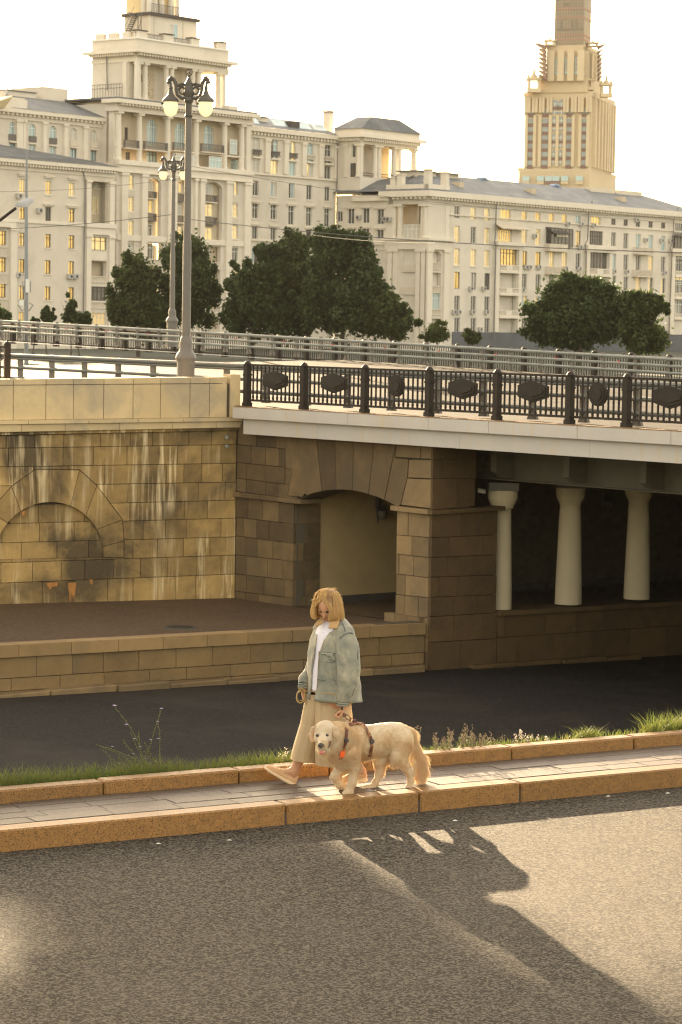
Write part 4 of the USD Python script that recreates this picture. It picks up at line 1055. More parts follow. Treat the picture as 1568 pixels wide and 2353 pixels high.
H.box(F, u(400), u(690), zg + .5, z(540, 72, -6), -9, -6.2, M_wallB, 'roof_house'); H.box(F, u(395), u(695), z(540, 72, -6), z(540, 72, -6) + .12, -9.1, -6.0, M_roof, 'roof_house_cap')
obj('chimney_pipe', MB().tube([F.p(u(462), -7, zg + 2), F.p(u(462), -7, z(462, 42, -7))], .12, 8), M_pipe, H.t)
obj('satellite_dish', MB().lathe([(0, 0), (.3, .08), (.34, .14)], F.p(u(376), -5.8, z(376, 82, -6)), 12, axis=F.e + F.n * .3), M_ac, H.t)
obj('side_block', prism(F.p(u(760), -6, 0), 4.5, 6, zg, z(830, 30, -6)), M_wallA, H.t)
H.pipe(F, [(u(1140), z(1140, 300)), (u(1105), z(1105, 360)), (u(1100), z(1100, 700))], .4)
obj('body', MB().par(F.p(uL, -.62, -1), F.e * (uR - uL), -F.n * 9, [0, 0, zg + 1]), M_wallA, H.t)
# projecting eave of the part farther left
pe = [at(-20, 240 - 2, 322), at(*ZA(125, 72), 322), at(*ZA(122, 90), 322), at(*ZA(60, 175), 323), at(*ZA(40, 200), 323), at(-20, 249, 323)]
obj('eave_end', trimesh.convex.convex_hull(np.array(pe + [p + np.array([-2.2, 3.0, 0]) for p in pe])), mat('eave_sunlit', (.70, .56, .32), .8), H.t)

# ---------------------------------------------------------------- 3. tower block
H = House('tower_block', 'pale classical apartment block with a colonnade and a stepped tower behind the street lamps')
F = frame_at(265, 500, 339, E1)
u = lambda x, y=1100, d=0.: U(F, ZB, x, y, d); z = lambda x, y, d=0.: Z(F, ZB, x, y, d)
uL, uR = u(100), u(1440)
holes = []
z_top, z_lb = z(740, 215), z(740, 690)     # upper loggia zone
uh = sbox(u(104, 450) + .0, z_lb, u(1408, 450), z_top); holes.append(uh)
bays = [(400, 545, 455), (690, 840, 735), (972, 1160, 1030)]
for k, (a, b, c) in enumerate(bays):
    ua_, ub_ = u(a), u(b); zt_ = z(c, (822, 842, 858)[k]); zb_ = z(c, (1400, 1425, 1440)[k]); r = (ub_ - ua_) / 2
    ar = sbox(ua_, zb_, ub_, zt_ - r * .5).union(affinity.scale(Point((ua_ + ub_) / 2, zt_ - r * .5).buffer(r, 10), 1, .5)); holes.append(ar)
    for j, (yy, hh, pn) in enumerate(((885, 120, 'Gw'), (1105, 125, 'gGw'), (1345, 125, 'Gdw'))):
        y = yy + (0, 22, 35)[k]; w_ = (ub_ - ua_) * .68
        H.window(F, ua_ + w_ * .55, z(c, y), w_, abs(z(c, y - hh / 2) - z(c, y + hh / 2)), pn, 'three', M_fw, d=-.62, sill=False)
        if j < 2: H.balcony(F, ua_ + .05, ua_ + (ub_ - ua_) * .78, z(c, y + 138), z(c, y + 72), .7, d=-.8, m=M_balcrail if (j + k) % 2 else None)
    H.box(F, ua_ - .3, ub_ + .3, zb_ - .1, zt_ + .1, -1.3, -.85, M_recess, 'bay_back')
    for (yy, hh) in ((1555, 150), (1790, 140), (2030, 140), (2230, 110)):
        y = yy + (0, 15, 30)[k]
        hl = sbox(u(a + 5), z(c, y + 90), u(b + (10 if k < 1 else -10)), z(c, y - 80)); holes.append(hl)
        H.window(F, u(a + 60, y), z(c, y), 1.6, 2.1, 'dGd', 'three', M_fw, d=-.5, sill=False)
        H.balustrade(F, hl.bounds[0], hl.bounds[2], z(c, y + 148), z(c, y + 80), .05)
    H.box(F, u(a), u(b + 15), -1, z(c, 1490), -1.3, -.85, M_recess, 'bay_back')
for x, rows in ((242, (860, 1085, 1322, 1550, 1780, 2010)), (1290, (925, 1150, 1365, 1590, 1815, 2040))):
    for j, y in enumerate(rows): 
        holes.append(H.window(F, u(x, y), z(x, y), 1.28, 1.85, ['Gw', 'G', 'G', 'dw', 'dG', 'd'][j], 'tee', M_fw))
        if j < 2: H.box(F, u(x, y) - .75, u(x, y) + .75, z(x, y + 140), z(x, y + 80), 0, .08, M_balc, 'relief_panel')
H.wall(F, uL, uR, -1, z(740, 175), holes, M_wallB)
# upper loggia back wall and its windows
bF = F.off(-1.5); zz = lambda x, y: Z(bF, ZB, x, y); uu_ = lambda x, y: U(bF, ZB, x, y)
hb = []
for x in (457, 738, 1025): 
    hb.append(H.window(F, uu_(x, 400), zz(738, 390), 2.0, 3.45, 'b', 'four', M_fw, arch=True, d=-1.5, sill=False))
for x, pn, st in ((457, 'b', 'three'), (1298, 'b', 'three')): hb.append(H.window(F, uu_(x, 620), zz(738, 638), 2.05, 1.5, pn, st, M_fb if x < 600 else M_fw, d=-1.5, sill=False))
for x in (735, 880, 1100): 
    H.window(F, u(x, 660, .3), z(740, 632, .3), 2.6 if x != 880 else 1.5, 1.55, 'bw', 'four' if x != 880 else 'two', M_fw, d=.35, sill=False)
hb.append(H.window(F, uu_(200, 370), zz(200, 380), .7, 1.7, 'd', 'two', M_fb, d=-1.5, sill=False)); hb.append(H.window(F, uu_(215, 610), zz(215, 612), .9, 1.3, 'd', 'one', M_fb, d=-1.5, sill=False))
H.window(F, u(1290, 510), z(1290, 508), 1.5, 2.0, 'bw', 'six', M_fw, d=-.1, sill=False)
H.wall(F, uL, uR, z_lb - .3, z_top + .3, hb, M_recess, th=.4, name='loggia_back', d=-1.5)
for a, b, y in ((180, 318, 520), (378, 605, 540), (670, 790, 545), (950, 1170, 562)): 
    H.balcony(F, u(a, 500), u(b, 500), z((a + b) / 2, y), z((a + b) / 2, y - 78), .5, d=-.3)
H.box(F, uL + .2, uR - .2, z(740, 560), z(740, 545), -1.5, -.25, M_trim, 'loggia_floor')
for x in (141, 349, 634, 920, 1205, 1378): H.column(F, u(x, 450), z_lb, z_top, .43, -.42)
H.box(F, uL - .3, uR + .35, z(740, 215), z(740, 165), -1.9, .18, M_trim, 'architrave'); H.box(F, uL - .3, uR + .3, z(740, 165), z(740, 138), -1.9, .12, M_wallB, 'frieze')
H.dentils(F, uL, uR, z(740, 160), z(740, 138), .8, .62, M_trim); H.box(F, uL - .9, uR + .9, z(740, 138), z(740, 100), -2, .95, M_trim, 'cornice')
H.box(F, uL - .2, uR + .2, z(740, 738), z(740, 690), -.1, .55, M_trim, 'entablature'); H.box(F, uL - .1, uR + .1, z(740, 800), z(740, 738), -.1, .32, M_trim, 'entablature'); H.box(F, uL - .1, uR + .2, z(740, 812), z(740, 800), 0, .5, M_trim, 'string_course')
H.box(F, uL, uR, z(300, 1455), z(300, 1400), 0, .22, M_trim, 'string_course')
for a, b in ((135, 196), (338, 394), (600, 650), (925, 970), (1188, 1245), (1372, 1432), (655, 690), (870, 895)): H.pilaster(F, u(a), u(b), -.5, z(740, 815), .38)
obj('side_wall', MB().par(F.p(uL, -.6, -1), F.e * .5, -F.n * 10, [0, 0, z(740, 138) + 1]), M_wallB, H.t)
P0 = F.p(uL, -.6, 0); zr0 = z(740, 100)
obj('roof', prism(F.p(uL - .6, .6, 0), uR - uL + 1.2, 16, zr0, zr0 + .25), M_roof, H.t)
obj('chimney', prism(F.p(u(1340, 100), -2, 0), 1.9, 1.2, zr0, z(1370, 92)), M_trim, H.t)
# tower, first tier
T0 = at(*ZD(548, 880), 352.0); TF, TS = Frame(T0, E1), Frame(T0, E2)
tz = lambda x, y, d=0.: Z(TF, ZD, x, y, d); tu = lambda x, y=700, d=0.: U(TF, ZD, x, y, d)
L1_, L2_ = tu(1372), U(TS, ZD, 152, 700)
zb_, zc_, zcor = tz(560, 905), tz(560, 545), tz(560, 440)
obj('tower_core', prism(TF.p(1.2, -2.0, 0), tu(1215) - 1.2, L2_ - 2.2, zb_ - .5, zc_), M_wallB, H.t)
obj('tower_base', prism(T0, L1_ + .1, L2_, zb_ - 1.2, zb_ + .45, .15), M_trim, H.t)
obj('architrave', prism(T0, L1_, L2_, zc_, tz(560, 510), .05), M_trim, H.t); obj('frieze', prism(T0, L1_, L2_, tz(560, 510), tz(560, 468), -.05), M_wallB, H.t)
m = MB(); n = 34
for k in range(n): TF.box(m, L1_ * (k + .2) / n, L1_ * (k + .75) / n, 0, .7, tz(560, 490), tz(560, 466))
for k in range(20): TS.box(m, L2_ * (k + .2) / 20, L2_ * (k + .75) / 20, 0, .7, tz(560, 490), tz(560, 466))
obj('modillions', m, M_trim, H.t, kind='stuff')
obj('cornice', prism(T0, L1_, L2_, tz(560, 466), zcor, .95), M_trim, H.t)
obj('attic', prism(T0, L1_, L2_, zcor, tz(585, 345), .0), M_wallB, H.t); obj('attic_cap', prism(T0, L1_, L2_, tz(585, 345), tz(585, 330), .18), M_fw, H.t)
for x in (593, 652, 840, 890, 1077, 1132, 1305, 1350): TFc = H.column(TF, tu(x), zb_ + .45, zc_, .40, -.5, sq=False)
for a, b in ((683, 802), (915, 1048), (1150, 1218)):
    m = MB(); TF.box(m, tu(a), tu(b), -2.0, -1.85, zb_ + .5, zc_ - .2)
    rr = np.random.default_rng(a)
    for k in range(60):
        c = TF.p(rr.uniform(tu(a) + .2, tu(b) - .2), -1.85, rr.uniform(zb_ + .8, zc_ - .5)); m.ell(c, (.22, .12, .16), 1)
    for y in (600, 690, 780): TF.box(m, tu(a), tu(b), -1.85, -1.74, tz(740, y), tz(740, y) + .08)
    obj('relief_panel', m, M_recess, H.t)
obj('side_wall', MB().par(TS.p(U(TS, ZD, 480, 700), -.05, zb_), TS.e * (L2_ - U(TS, ZD, 480, 700)), -TS.n * .8, [0, 0, zc_ - zb_]), M_wallB, H.t)
for x0, x1 in ((435, 470), (540, 565)): 
    m = MB(); TS.box(m, U(TS, ZD, x1, 700), U(TS, ZD, x0, 700), -.3, .2, zb_, zc_); obj('pilaster', m, M_trim, H.t)
H.box(TS, U(TS, ZD, 505, 680), U(TS, ZD, 482, 680), Z(TS, ZD, 495, 718), Z(TS, ZD, 495, 650), -2.15, -1.95, M_fb, 'door')
m = MB()
ua_, ub_ = U(TS, ZD, 470, 800), U(TS, ZD, 150, 800)
for zz_ in (tz(560, 745), tz(560, 780)): m.tube([TS.p(ua_, 1.0, zz_), TS.p(ub_ + .5, 1.0, zz_)], .04, 5)
for k in range(14): m.tube([TS.p(ua_ + (ub_ - ua_) * k / 13, 1.0, zb_), TS.p(ua_ + (ub_ - ua_) * k / 13, 1.0, tz(560, 745))], .03, 4)
obj('roof_railing', m, M_balcrail, H.t)
H.pipe(TS, [(U(TS, ZD, 290, 520), tz(560, 455)), (U(TS, ZD, 295, 600), tz(560, 530)), (U(TS, ZD, 300, 800), tz(560, 790))], .2)
# balustrade pedestals on the attic
za, zp = tz(585, 330), tz(610, 275)
for x in (610, 848, 1085, 1325):
    p = TF.p(tu(x, 300), -.55, 0); obj('pedestal', MB().par(TF.p(tu(x, 300) - .85, -1.0, za), TF.e * 1.7, TF.n * .95, [0, 0, zp - za]), M_trim, H.t); obj('pedestal_cap', MB().par(TF.p(tu(x, 300) - .98, -1.1, zp), TF.e * 1.96, TF.n * 1.15, [0, 0, .16]), M_awn, H.t)
for x in (455, 335, 215):
    s_ = U(TS, ZD, x, 320); obj('pedestal', MB().par(TS.p(s_ - .6, -.9, za), TS.e * 1.2, TS.n * .9, [0, 0, zp - za - .1]), M_trim, H.t)
m = MB()
for k in range(60):
    x = .4 + (L1_ - .8) * k / 59; TF.box(m, x, x + .06, -.55, -.49, za, zp - .25)
for k in range(24):
    x = .4 + (L2_ - .8) * k / 23; TS.box(m, x, x + .06, -.55, -.49, za, zp - .25)
TF.box(m, .2, L1_ - .2, -.6, -.45, zp - .25, zp - .15); TS.box(m, .2, L2_ - .2, -.6, -.45, zp - .25, zp - .15)
obj('roof_balustrade', m, M_pipe, H.t)
# second tier
T2 = at(*ZD(672, 300), 358.0); F2, S2 = Frame(T2, E1), Frame(T2, E2)
l1, l2 = U(F2, ZD, 1088, 250), U(S2, ZD, 445, 250)
zt2 = Z(F2, ZD, 672, 132)
obj('upper_tier', prism(T2, l1, l2, za - .5, zt2), M_wallB, H.t); obj('tier_slab', prism(T2, l1, l2, zt2, Z(F2, ZD, 672, 104), .35), M_awn, H.t)
H.window(F2, U(F2, ZD, 880, 270), Z(F2, ZD, 880, 275), 1.7, 1.9, 'bw', 'two', M_fw, d=.24, sill=False)
m = MB(); 
for k in range(2): F2.box(m, U(F2, ZD, (705, 965)[k], 200), U(F2, ZD, (705, 965)[k], 200) + .06, 0, .05, za, zt2)
obj('wall_joint', m, M_recess, H.t)
m = MB()
p, q = S2.p(U(S2, ZD, 455, 290), .9, za), S2.p(U(S2, ZD, 570, 130), .9, zt2 + .2)
for k in range(15):
    c = p + (q - p) * k / 14; m.par(c, S2.n * -.9, S2.e * .32, [0, 0, .07])
m.tube([p, q], .06, 5).tube([p - S2.n * .8, q - S2.n * .8], .06, 5).tube([p + [0, 0, 1], q + [0, 0, 1]], .04, 5)
for x in (600, 628): m.tube([S2.p(U(S2, ZD, x, 260), .8, za), S2.p(U(S2, ZD, x, 260), .8, zt2 + .1)], .07, 5)
m.tube([S2.p(U(S2, ZD, 600, 260), .8, za + 1), S2.p(U(S2, ZD, 628, 200), .8, zt2 - .4)], .05, 5)
obj('roof_stair', m, M_balcrail, H.t)
# third tier, a ring of columns running out of the frame
T3 = at(*ZD(680, 110), 361.0); F3 = Frame(T3, E1); S3 = Frame(T3, E2)
z3 = Z(F2, ZD, 672, 104); l3 = U(F3, ZD, 948, 60)
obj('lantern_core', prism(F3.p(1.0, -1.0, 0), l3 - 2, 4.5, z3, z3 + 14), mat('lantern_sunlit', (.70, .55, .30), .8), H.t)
for x in (690, 735, 795, 880, 930): H.column(F3, U(F3, ZD, x, 50), z3, z3 + 13, .42, -.45)
for x in (600, 650): H.column(S3, U(S3, ZD, x, 50), z3, z3 + 13, .42, -.45)
m = MB()
for k in range(26): F3.box(m, -1 + (l3 + 2) * k / 25, -1 + (l3 + 2) * k / 25 + .05, 1.0, 1.05, z3, z3 + 1.35)
F3.box(m, -1, l3 + 1, .98, 1.06, z3 + 1.3, z3 + 1.38); obj('gallery_rail', m, M_pipe, H.t)
obj('lantern_top', prism(T3, l3, 6.5, z3 + 13, z3 + 14.5, .4), M_trim, H.t)
m = MB()
for a, b in (((1000, 130), (1060, 98)), ((480, 108), (560, 125))): m.tube([at(*ZD(*a), 360), at(*ZD(*b), 360)], .05, 4)
obj('aerial', m, M_pipe, H.t)
# ---------------------------------------------------------------- 4. middle wing
H = House('middle_wing', 'long pale apartment wing with arched top windows and a loggia tower, behind the big trees', group=None)
ZS5 = 370.0
C5 = at(*ZE(403, 760), ZS5)                                      # corner of the right-hand house
SF = Frame(C5, E2)                                               # its left side, running back to the middle wing
pc = SF.uz(*ZC(766, 800))
K3 = SF.p(pc[0], 0, 0)                                           # inner corner
F = Frame(K3, E1)
u = lambda x, y=800, d=0.: U(F, ZC, x, y, d); z = lambda x, y, d=0.: Z(F, ZC, x, y, d)
uL, uR = u(20) - 6, 0.0
holes = []
for k, x in enumerate((125, 271, 412, 553, 697)):
    holes.append(H.window(F, u(x), z(412, 388), 1.55, 3.0, ['Gw', 'bd', 'Gw', 'bG', 'bd'][k], 'tee', M_fw, arch=True, sill=False))
    H.balustrade(F, u(x) - .95, u(x) + .95, z(412, 448), z(412, 410), .3, M_balcrail if k < 3 else M_balc)
    H.box(F, u(x) - 1.0, u(x) + 1.0, z(412, 478), z(412, 465), 0, .35, M_trim, 'hood')
    holes.append(H.window(F, u(x), z(412, 542), 1.55, 2.1, ['bw', 'Gb', 'wb', 'Gw', 'db'][k], 'two', M_fw, sill=False))
    holes.append(H.window(F, u(x), z(412, 712), 1.3, 2.1, ['db', 'wb', 'db', 'd', 'd'][k], 'two', M_fw))
    long_ = k > 1
    holes.append(H.window(F, u(x), z(412, 905 if long_ else 890), 1.3, 2.7 if long_ else 2.1, 'd', 'tee', M_fw, sill=not long_))
    H.hood(F, u(x), z(412, 822), 2.3)
    holes.append(H.window(F, u(x), z(412, 1062), 1.2, 1.9, 'd', 'two', M_fw if k < 2 else M_fb))
    H.hood(F, u(x), z(412, 1000), 2.2)
    for yy in (1240, 1410, 1570): holes.append(H.window(F, u(x), z(412, yy), 1.3, 2.1, 'db', 'two', M_fw))
zt_ = z(412, 312)
H.wall(F, uL, uR, -1, zt_ + .4, holes, M_wallB)
for a, b in ((188, 228), (340, 374), (484, 516), (618, 648), (740, 762)): H.pilaster(F, u(a), u(b), z(412, 585), z(412, 318), .32)
H.box(F, uL, uR, z(412, 605), z(412, 590), 0, .3, M_trim, 'string_course'); H.box(F, uL, uR, z(412, 1125), z(412, 1108), 0, .22, M_trim, 'string_course')
H.box(F, uL, uR, z(412, 318), z(412, 298), -.3, .2, M_trim, 'architrave'); H.dentils(F, uL, uR, z(412, 296), z(412, 272), .6, .75, M_trim)
H.box(F, uL, uR, z(412, 298), z(412, 270), -.3, .05, M_wallB, 'frieze'); H.box(F, uL, uR + .3, z(412, 270), z(412, 235), -.3, .85, M_trim, 'cornice')
zg = z(412, 235)
H.box(F, uL, u(150), zg, z(100, 158, -1.5), -4, -1.2, M_wallA, 'attic'); H.box(F, uL - 2, u(180), z(100, 158, -1.5), z(150, 95, -3), -7, -4, M_wallA, 'roof_house')
H.box(F, u(215), u(335), zg + .8, z(280, 140, -3), -7, -3, M_trim, 'dormer'); H.box(F, u(210), u(340), z(280, 140, -3), z(280, 132, -3), -7.2, -2.7, M_roof, 'dormer_roof')
M_glaz = mat('roof_glazing', (.42, .55, .58), .15, metallic=.35, c2=(.60, .62, .58), scale=.5)
obj('roof', MB().add([F.p(uL, .9, zg), F.p(uR, .9, zg), F.p(uR, -6, zg + 2.2), F.p(uL, -6, zg + 2.2)], [[0, 1, 2], [0, 2, 3]]), M_roof, H.t)
for k, (a, b) in enumerate(((115, 205), (320, 430), (515, 620), (640, 740))):
    obj('roof_light', MB().par(F.p(u(a), -1.2, zg + .55), F.e * (u(b) - u(a)), -F.n * .9 + [0, 0, .95], [0, 0, .12]), M_glaz, H.t)
H.box(F, u(440), u(512), zg + .5, zg + 1.5, -2.5, -1.0, M_awn, 'dormer'); 
H.box(F, u(786), u(820), zg + .5, z(800, 95, -2), -3, -2, M_trim, 'chimney'); H.box(F, u(780), u(826), z(800, 95, -2), z(800, 85, -2), -3.2, -1.8, M_awn, 'chimney_cap')
H.pipe(F, [(-.3, z(766, 262)), (-.3, z(766, 1200))], .35)
obj('body', MB().par(F.p(uL, -.62, -1), F.e * (uR - uL), -F.n * 9, [0, 0, zg + .6]), M_wallB, H.t)
# side face with the loggia tower above it
us = lambda x, y=800, d=0.: U(SF, ZC, x, y, d); zs_ = lambda x, y, d=0.: Z(SF, ZC, x, y, d)
T4 = SF.p(us(960, 500), 0, 0); TF = Frame(T4, E1)
ut = lambda x, y=450, d=0.: U(TF, ZC, x, y, d); zt = lambda x, y, d=0.: Z(TF, ZC, x, y, d)
sA, sB = us(962, 500), us(772, 500)
zlo, zhi, zga = zt(970, 600), zt(970, 335), zt(970, 258)
holes = [H.window(SF, us(918, 390), zs_(918, 392), 1.3, 1.9, 'd', 'two', M_fw, sill=False), H.window(SF, us(912, 560), zs_(912, 562), 1.6, 2.6, 'd', 'tee', M_fb, sill=False)]
H.wall(SF, sA, sB, zs_(885, 740), zhi + .2, holes, M_wallB)
H.pilaster(SF, us(860, 500), us(835, 500), zlo, zhi, .2)
Lf = ut(1412)
obj('tower_roof_block', prism(T4, Lf, sB - sA, zga, zt(970, 213), .25), M_trim, H.t)
obj('cornice', prism(T4, Lf, sB - sA, zt(970, 285), zga, .95), M_trim, H.t)
obj('entablature', prism(T4, Lf, sB - sA, zhi, zt(970, 285), .05), M_trim, H.t)
m = MB(); n = 26
for k in range(n): TF.box(m, Lf * (k + .2) / n, Lf * (k + .7) / n, 0, .7, zt(970, 312), zt(970, 285))
for k in range(14): SF.box(m, sA + (sB - sA) * (k + .2) / 14, sA + (sB - sA) * (k + .7) / 14, 0, .7, zt(970, 312), zt(970, 285))
obj('modillions', m, M_trim, H.t, kind='stuff')
obj('roof', hip(T4, Lf, sB - sA, zt(970, 213), zt(970, 213) + 1.9, 3.5, .5), M_roof, H.t)
obj('tower_floor', prism(T4, Lf, sB - sA, zt(970, 720), zlo, .05), M_wallB, H.t)
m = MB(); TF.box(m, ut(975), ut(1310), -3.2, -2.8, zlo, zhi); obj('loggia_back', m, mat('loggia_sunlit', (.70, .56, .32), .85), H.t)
for x in (967, 1092, 1125, 1246, 1284, 1403): H.column(TF, ut(x), zlo, zhi, .42, -.45)
m = MB(); TF.box(m, ut(1060), ut(1150), -2.8, -2.3, zlo, zhi); obj('pier', m, M_wallB, H.t)
m = MB(); TF.box(m, ut(1205), ut(1222), -2.8, -2.7, zt(1214, 455), zt(1214, 395)); TF.box(m, ut(1165), ut(1195), -2.8, -2.4, zt(1180, 545), zt(1180, 518)); obj('air_conditioner', m, M_ac, H.t)
m = MB(); 
for zz_ in (.0, .35): m.tube([TF.p(.3, -.3, zlo + .3 + zz_), TF.p(Lf - .3, -.3, zlo + .3 + zz_)], .06, 4)
obj('roof_railing', m, M_balcrail, H.t)

# ---------------------------------------------------------------- 5. right-hand house
H = House('corner_apartment_house', 'long pale apartment house with corner loggia and dark plinth on the right')
holes = []
for x, y0 in ((797, 915), (885, 912), (1005, 907), (1120, 915)):
    for k, yy in enumerate((0, 150, 330, 500)):
        w_ = 1.0 if x == 797 else 1.2
        holes.append(H.window(SF, us(x), zs_(x, y0 + yy), w_, 1.5 if x == 797 else 2.2, 'd', 'two', M_fw, sill=False))
    if x > 800: H.hood(SF, us(x), zs_(x, y0 - 68), 2.1); H.hood(SF, us(x), zs_(x, y0 + 95), 2.0)
zE = zs_(1150, 742)
sP = us(1195, 900)
H.wall(SF, sP - .5, sB, -1, zE, holes, M_wallB)
for x, y in ((952, 922), (1165, 935), (1192, 937)): H.ac(SF, us(x, y), zs_(x, y))
H.box(SF, sP, us(905), zs_(1150, 790), zE - .0, -.2, .55, M_trim, 'cornice'); H.box(SF, sP, us(790), zs_(1100, 1140), zs_(1100, 1125), 0, .2, M_trim, 'string_course')
# portico bay round the corner
F = Frame(C5, E1)
u = lambda x, y=800, d=0.: U(F, ZE, x, y, d); z = lambda x, y, d=0.: Z(F, ZE, x, y, d)
se = lambda x, y=500, d=0.: U(SF, ZE, x, y, d)
zg5 = z(420, 195); zdn = z(420, 252); zar = z(420, 325); zfl = z(420, 660); zen = z(420, 770)
sPl = se(20, 500)
uPr = u(618, 500)
obj('cornice', prism(SF.p(0, 0, 0), 75, sPl + .3, zdn, zg5, .9), M_trim, H.t)
obj('frieze', prism(C5, 75, sPl, zar, zdn, .0), M_wallB, H.t)
m = MB()
for k in range(int(75 / .78)): F.box(m, k * .78, k * .78 + .4, 0, .72, z(420, 275), zdn)
for k in range(int(sPl / .78)): SF.box(m, k * .78, k * .78 + .4, 0, .72, z(420, 275), zdn)
obj('modillions', m, M_trim, H.t, kind='stuff')
obj('entablature', prism(C5, uPr, sPl, zen, zfl - .0, .35), M_trim, H.t); obj('entablature_top', prism(C5, uPr + .1, sPl, z(420, 682), zfl + .01, .7), M_trim, H.t)
for x in (60, 120, 345): H.column(SF, se(x), zfl, zar, .45, -.45)
H.column(F, u(415, 500), zfl, zar, .47, -.47)
H.box(F, u(580, 500), uPr, zfl, zar, -.9, .05, M_trim, 'pilaster')
H.box(F, u(445, 500), u(600, 500), zfl, zar, -2.6, -2.2, M_recess, 'loggia_back'); H.box(SF, .5, sPl, zfl, zar, -2.6, -2.2, M_recess, 'loggia_back')
H.window(SF, (se(150) + se(320)) / 2, z(420, 600), abs(se(150) - se(320)), 2.2, 'dw', 'four', M_fw, d=-.3, sill=False)
H.window(F, u(470, 600), z(470, 598), 1.2, 2.5, 'd', 'two', M_fw, d=-.3, sill=False); H.window(SF, (se(375) + se(395)) / 2, z(400, 595), .6, 2.2, 'G', 'one', M_fw, d=-.5, sill=False)
# lower storeys of the bay
hs = []
for y in (838, 1063, 1282, 1505):
    hs.append(H.window(SF, (se(170, 850) + se(295, 850)) / 2, Z(SF, ZE, 230, y), abs(se(170, 850) - se(295, 850)), 2.35, 'dw' if y > 900 else 'db', 'three', M_fw, sill=False))
for y in (955, 1175, 1395): H.box(SF, se(292, 850), se(150, 850), Z(SF, ZE, 230, y + 40), Z(SF, ZE, 230, y - 35), 0, .1, M_balc, 'relief_panel')
H.wall(SF, 0, sPl, -1, zen, hs, M_wallB)
for a, b in ((22, 65), (75, 118), (300, 340), (352, 388)): H.pilaster(SF, se(b, 900), se(a, 900), -.5, zen, .3)
hf = []
a0, a1 = u(448, 900), u(540, 900)
ar = sbox(a0, z(490, 900), a1, z(490, 800) - .45).union(affinity.scale(Point((a0 + a1) / 2, z(490, 800) - .45).buffer((a1 - a0) / 2, 10), 1, .55)); hf.append(ar)
hf.append(sbox(a0, z(490, 1128), a1, z(490, 1000)))
for y in (1282,): hf.append(H.window(F, (a0 + a1) / 2 - .1, z(490, y), a1 - a0, 2.4, 'db', 'four', M_fw, sill=False))
hf.append(sbox(a0, z(490, 1560), a1, z(490, 1450)))
H.box(F, a0 - .1, a1 + .1, 1, z(490, 790), -1.6, -1.3, M_recess, 'loggia_back')
for y0, y1 in ((972, 900), (1200, 1128), (1420, 1355)): H.balustrade(F, a0, a1, z(490, y0), z(490, y1), .08)
# front windows
c3 = [(695, 'Gdd'), (855, 'bGd'), (990, 'Gg')]
ry = (385, 622, 846, 1075, 1300, 1512)
def row(zf, x, y): return Z(F, zf, x, y)
mm = {'top': ['d', 'b', 'G']}
for ci, x in enumerate((695, 855, 990)):
    for r, y in enumerate(ry):
        pn = [['Gd', 'bG', 'G'], ['Gd', 'dw', 'dG'], ['G', 'dG', 'G'], ['gG', 'w', 'gd'], ['d', 'd', 'd'], ['d', 'd', 'd']][r][ci]
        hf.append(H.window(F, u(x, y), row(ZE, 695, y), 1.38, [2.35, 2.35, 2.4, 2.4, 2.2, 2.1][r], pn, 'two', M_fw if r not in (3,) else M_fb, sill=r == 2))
for ci, x in enumerate((1355, 1490)):
    for r, y in enumerate((410, 645, 868, 1090, 1308, 1525)):
        pn = ['g', 'G', 'g', 'dG', 'bG', 'd'][r]
        hf.append(H.window(F, u(x, y), row(ZE, 1355, y), 1.4, 2.4, pn, 'two', M_fb if r == 2 else M_fw))
uf = lambda x, y=600, d=0.: U(F, ZF, x, y, d); zf_ = lambda x, y, d=0.: Z(F, ZF, x, y, d)
for ci, x in enumerate((290, 415, 550)):
    for r, y in enumerate((325, 555, 778, 990, 1205)):
        if x == 290 and r == 1: continue
        pn = [['g', 'g', 'b'], ['d', 'G', 'G'], ['G', 'gG', 'bd'], ['db', 'd', 'd'], ['d', 'd', 'd']][r][ci]
        hf.append(H.window(F, uf(x, y), zf_(415, y), 1.42, 2.45, pn, 'two', M_fb if (r == 1 and x == 550) else M_fw))
for ci, x in enumerate((897, 1018, 1138, 1262, 1385)):
    for r, y in enumerate((365, 585, 800, 1010, 1230)):
        pn = [['d', 'dG', 'd', 'd', 'd'], ['d', 'd', 'bd', 'db', 'db'], ['b', 'dG', 'db', 'G', 'dG'], ['bd', 'd', 'G', 'dG', 'Gd'], ['d'] * 5][r][ci]
        if r == 0: y = (355, 355, 365, 388 - 18, 392 - 18)[ci]
        hf.append(H.window(F, uf(x, y), zf_(1018, (358, 585, 795, 1010, 1225)[r]), 1.42 if r else 1.3, 2.45, pn, 'two' if r else 'two', M_fw if r else M_fb))
for x in (1540, 1660, 1780, 1900):
    for r, y in enumerate((420, 620, 830, 1040, 1240)):
        hf.append(H.window(F, uf(x, y), zf_(1540, y + 0), 2.6 if x == 1540 else 1.4, 2.5, 'GdwG', 'four' if x == 1540 else 'two', M_fw))
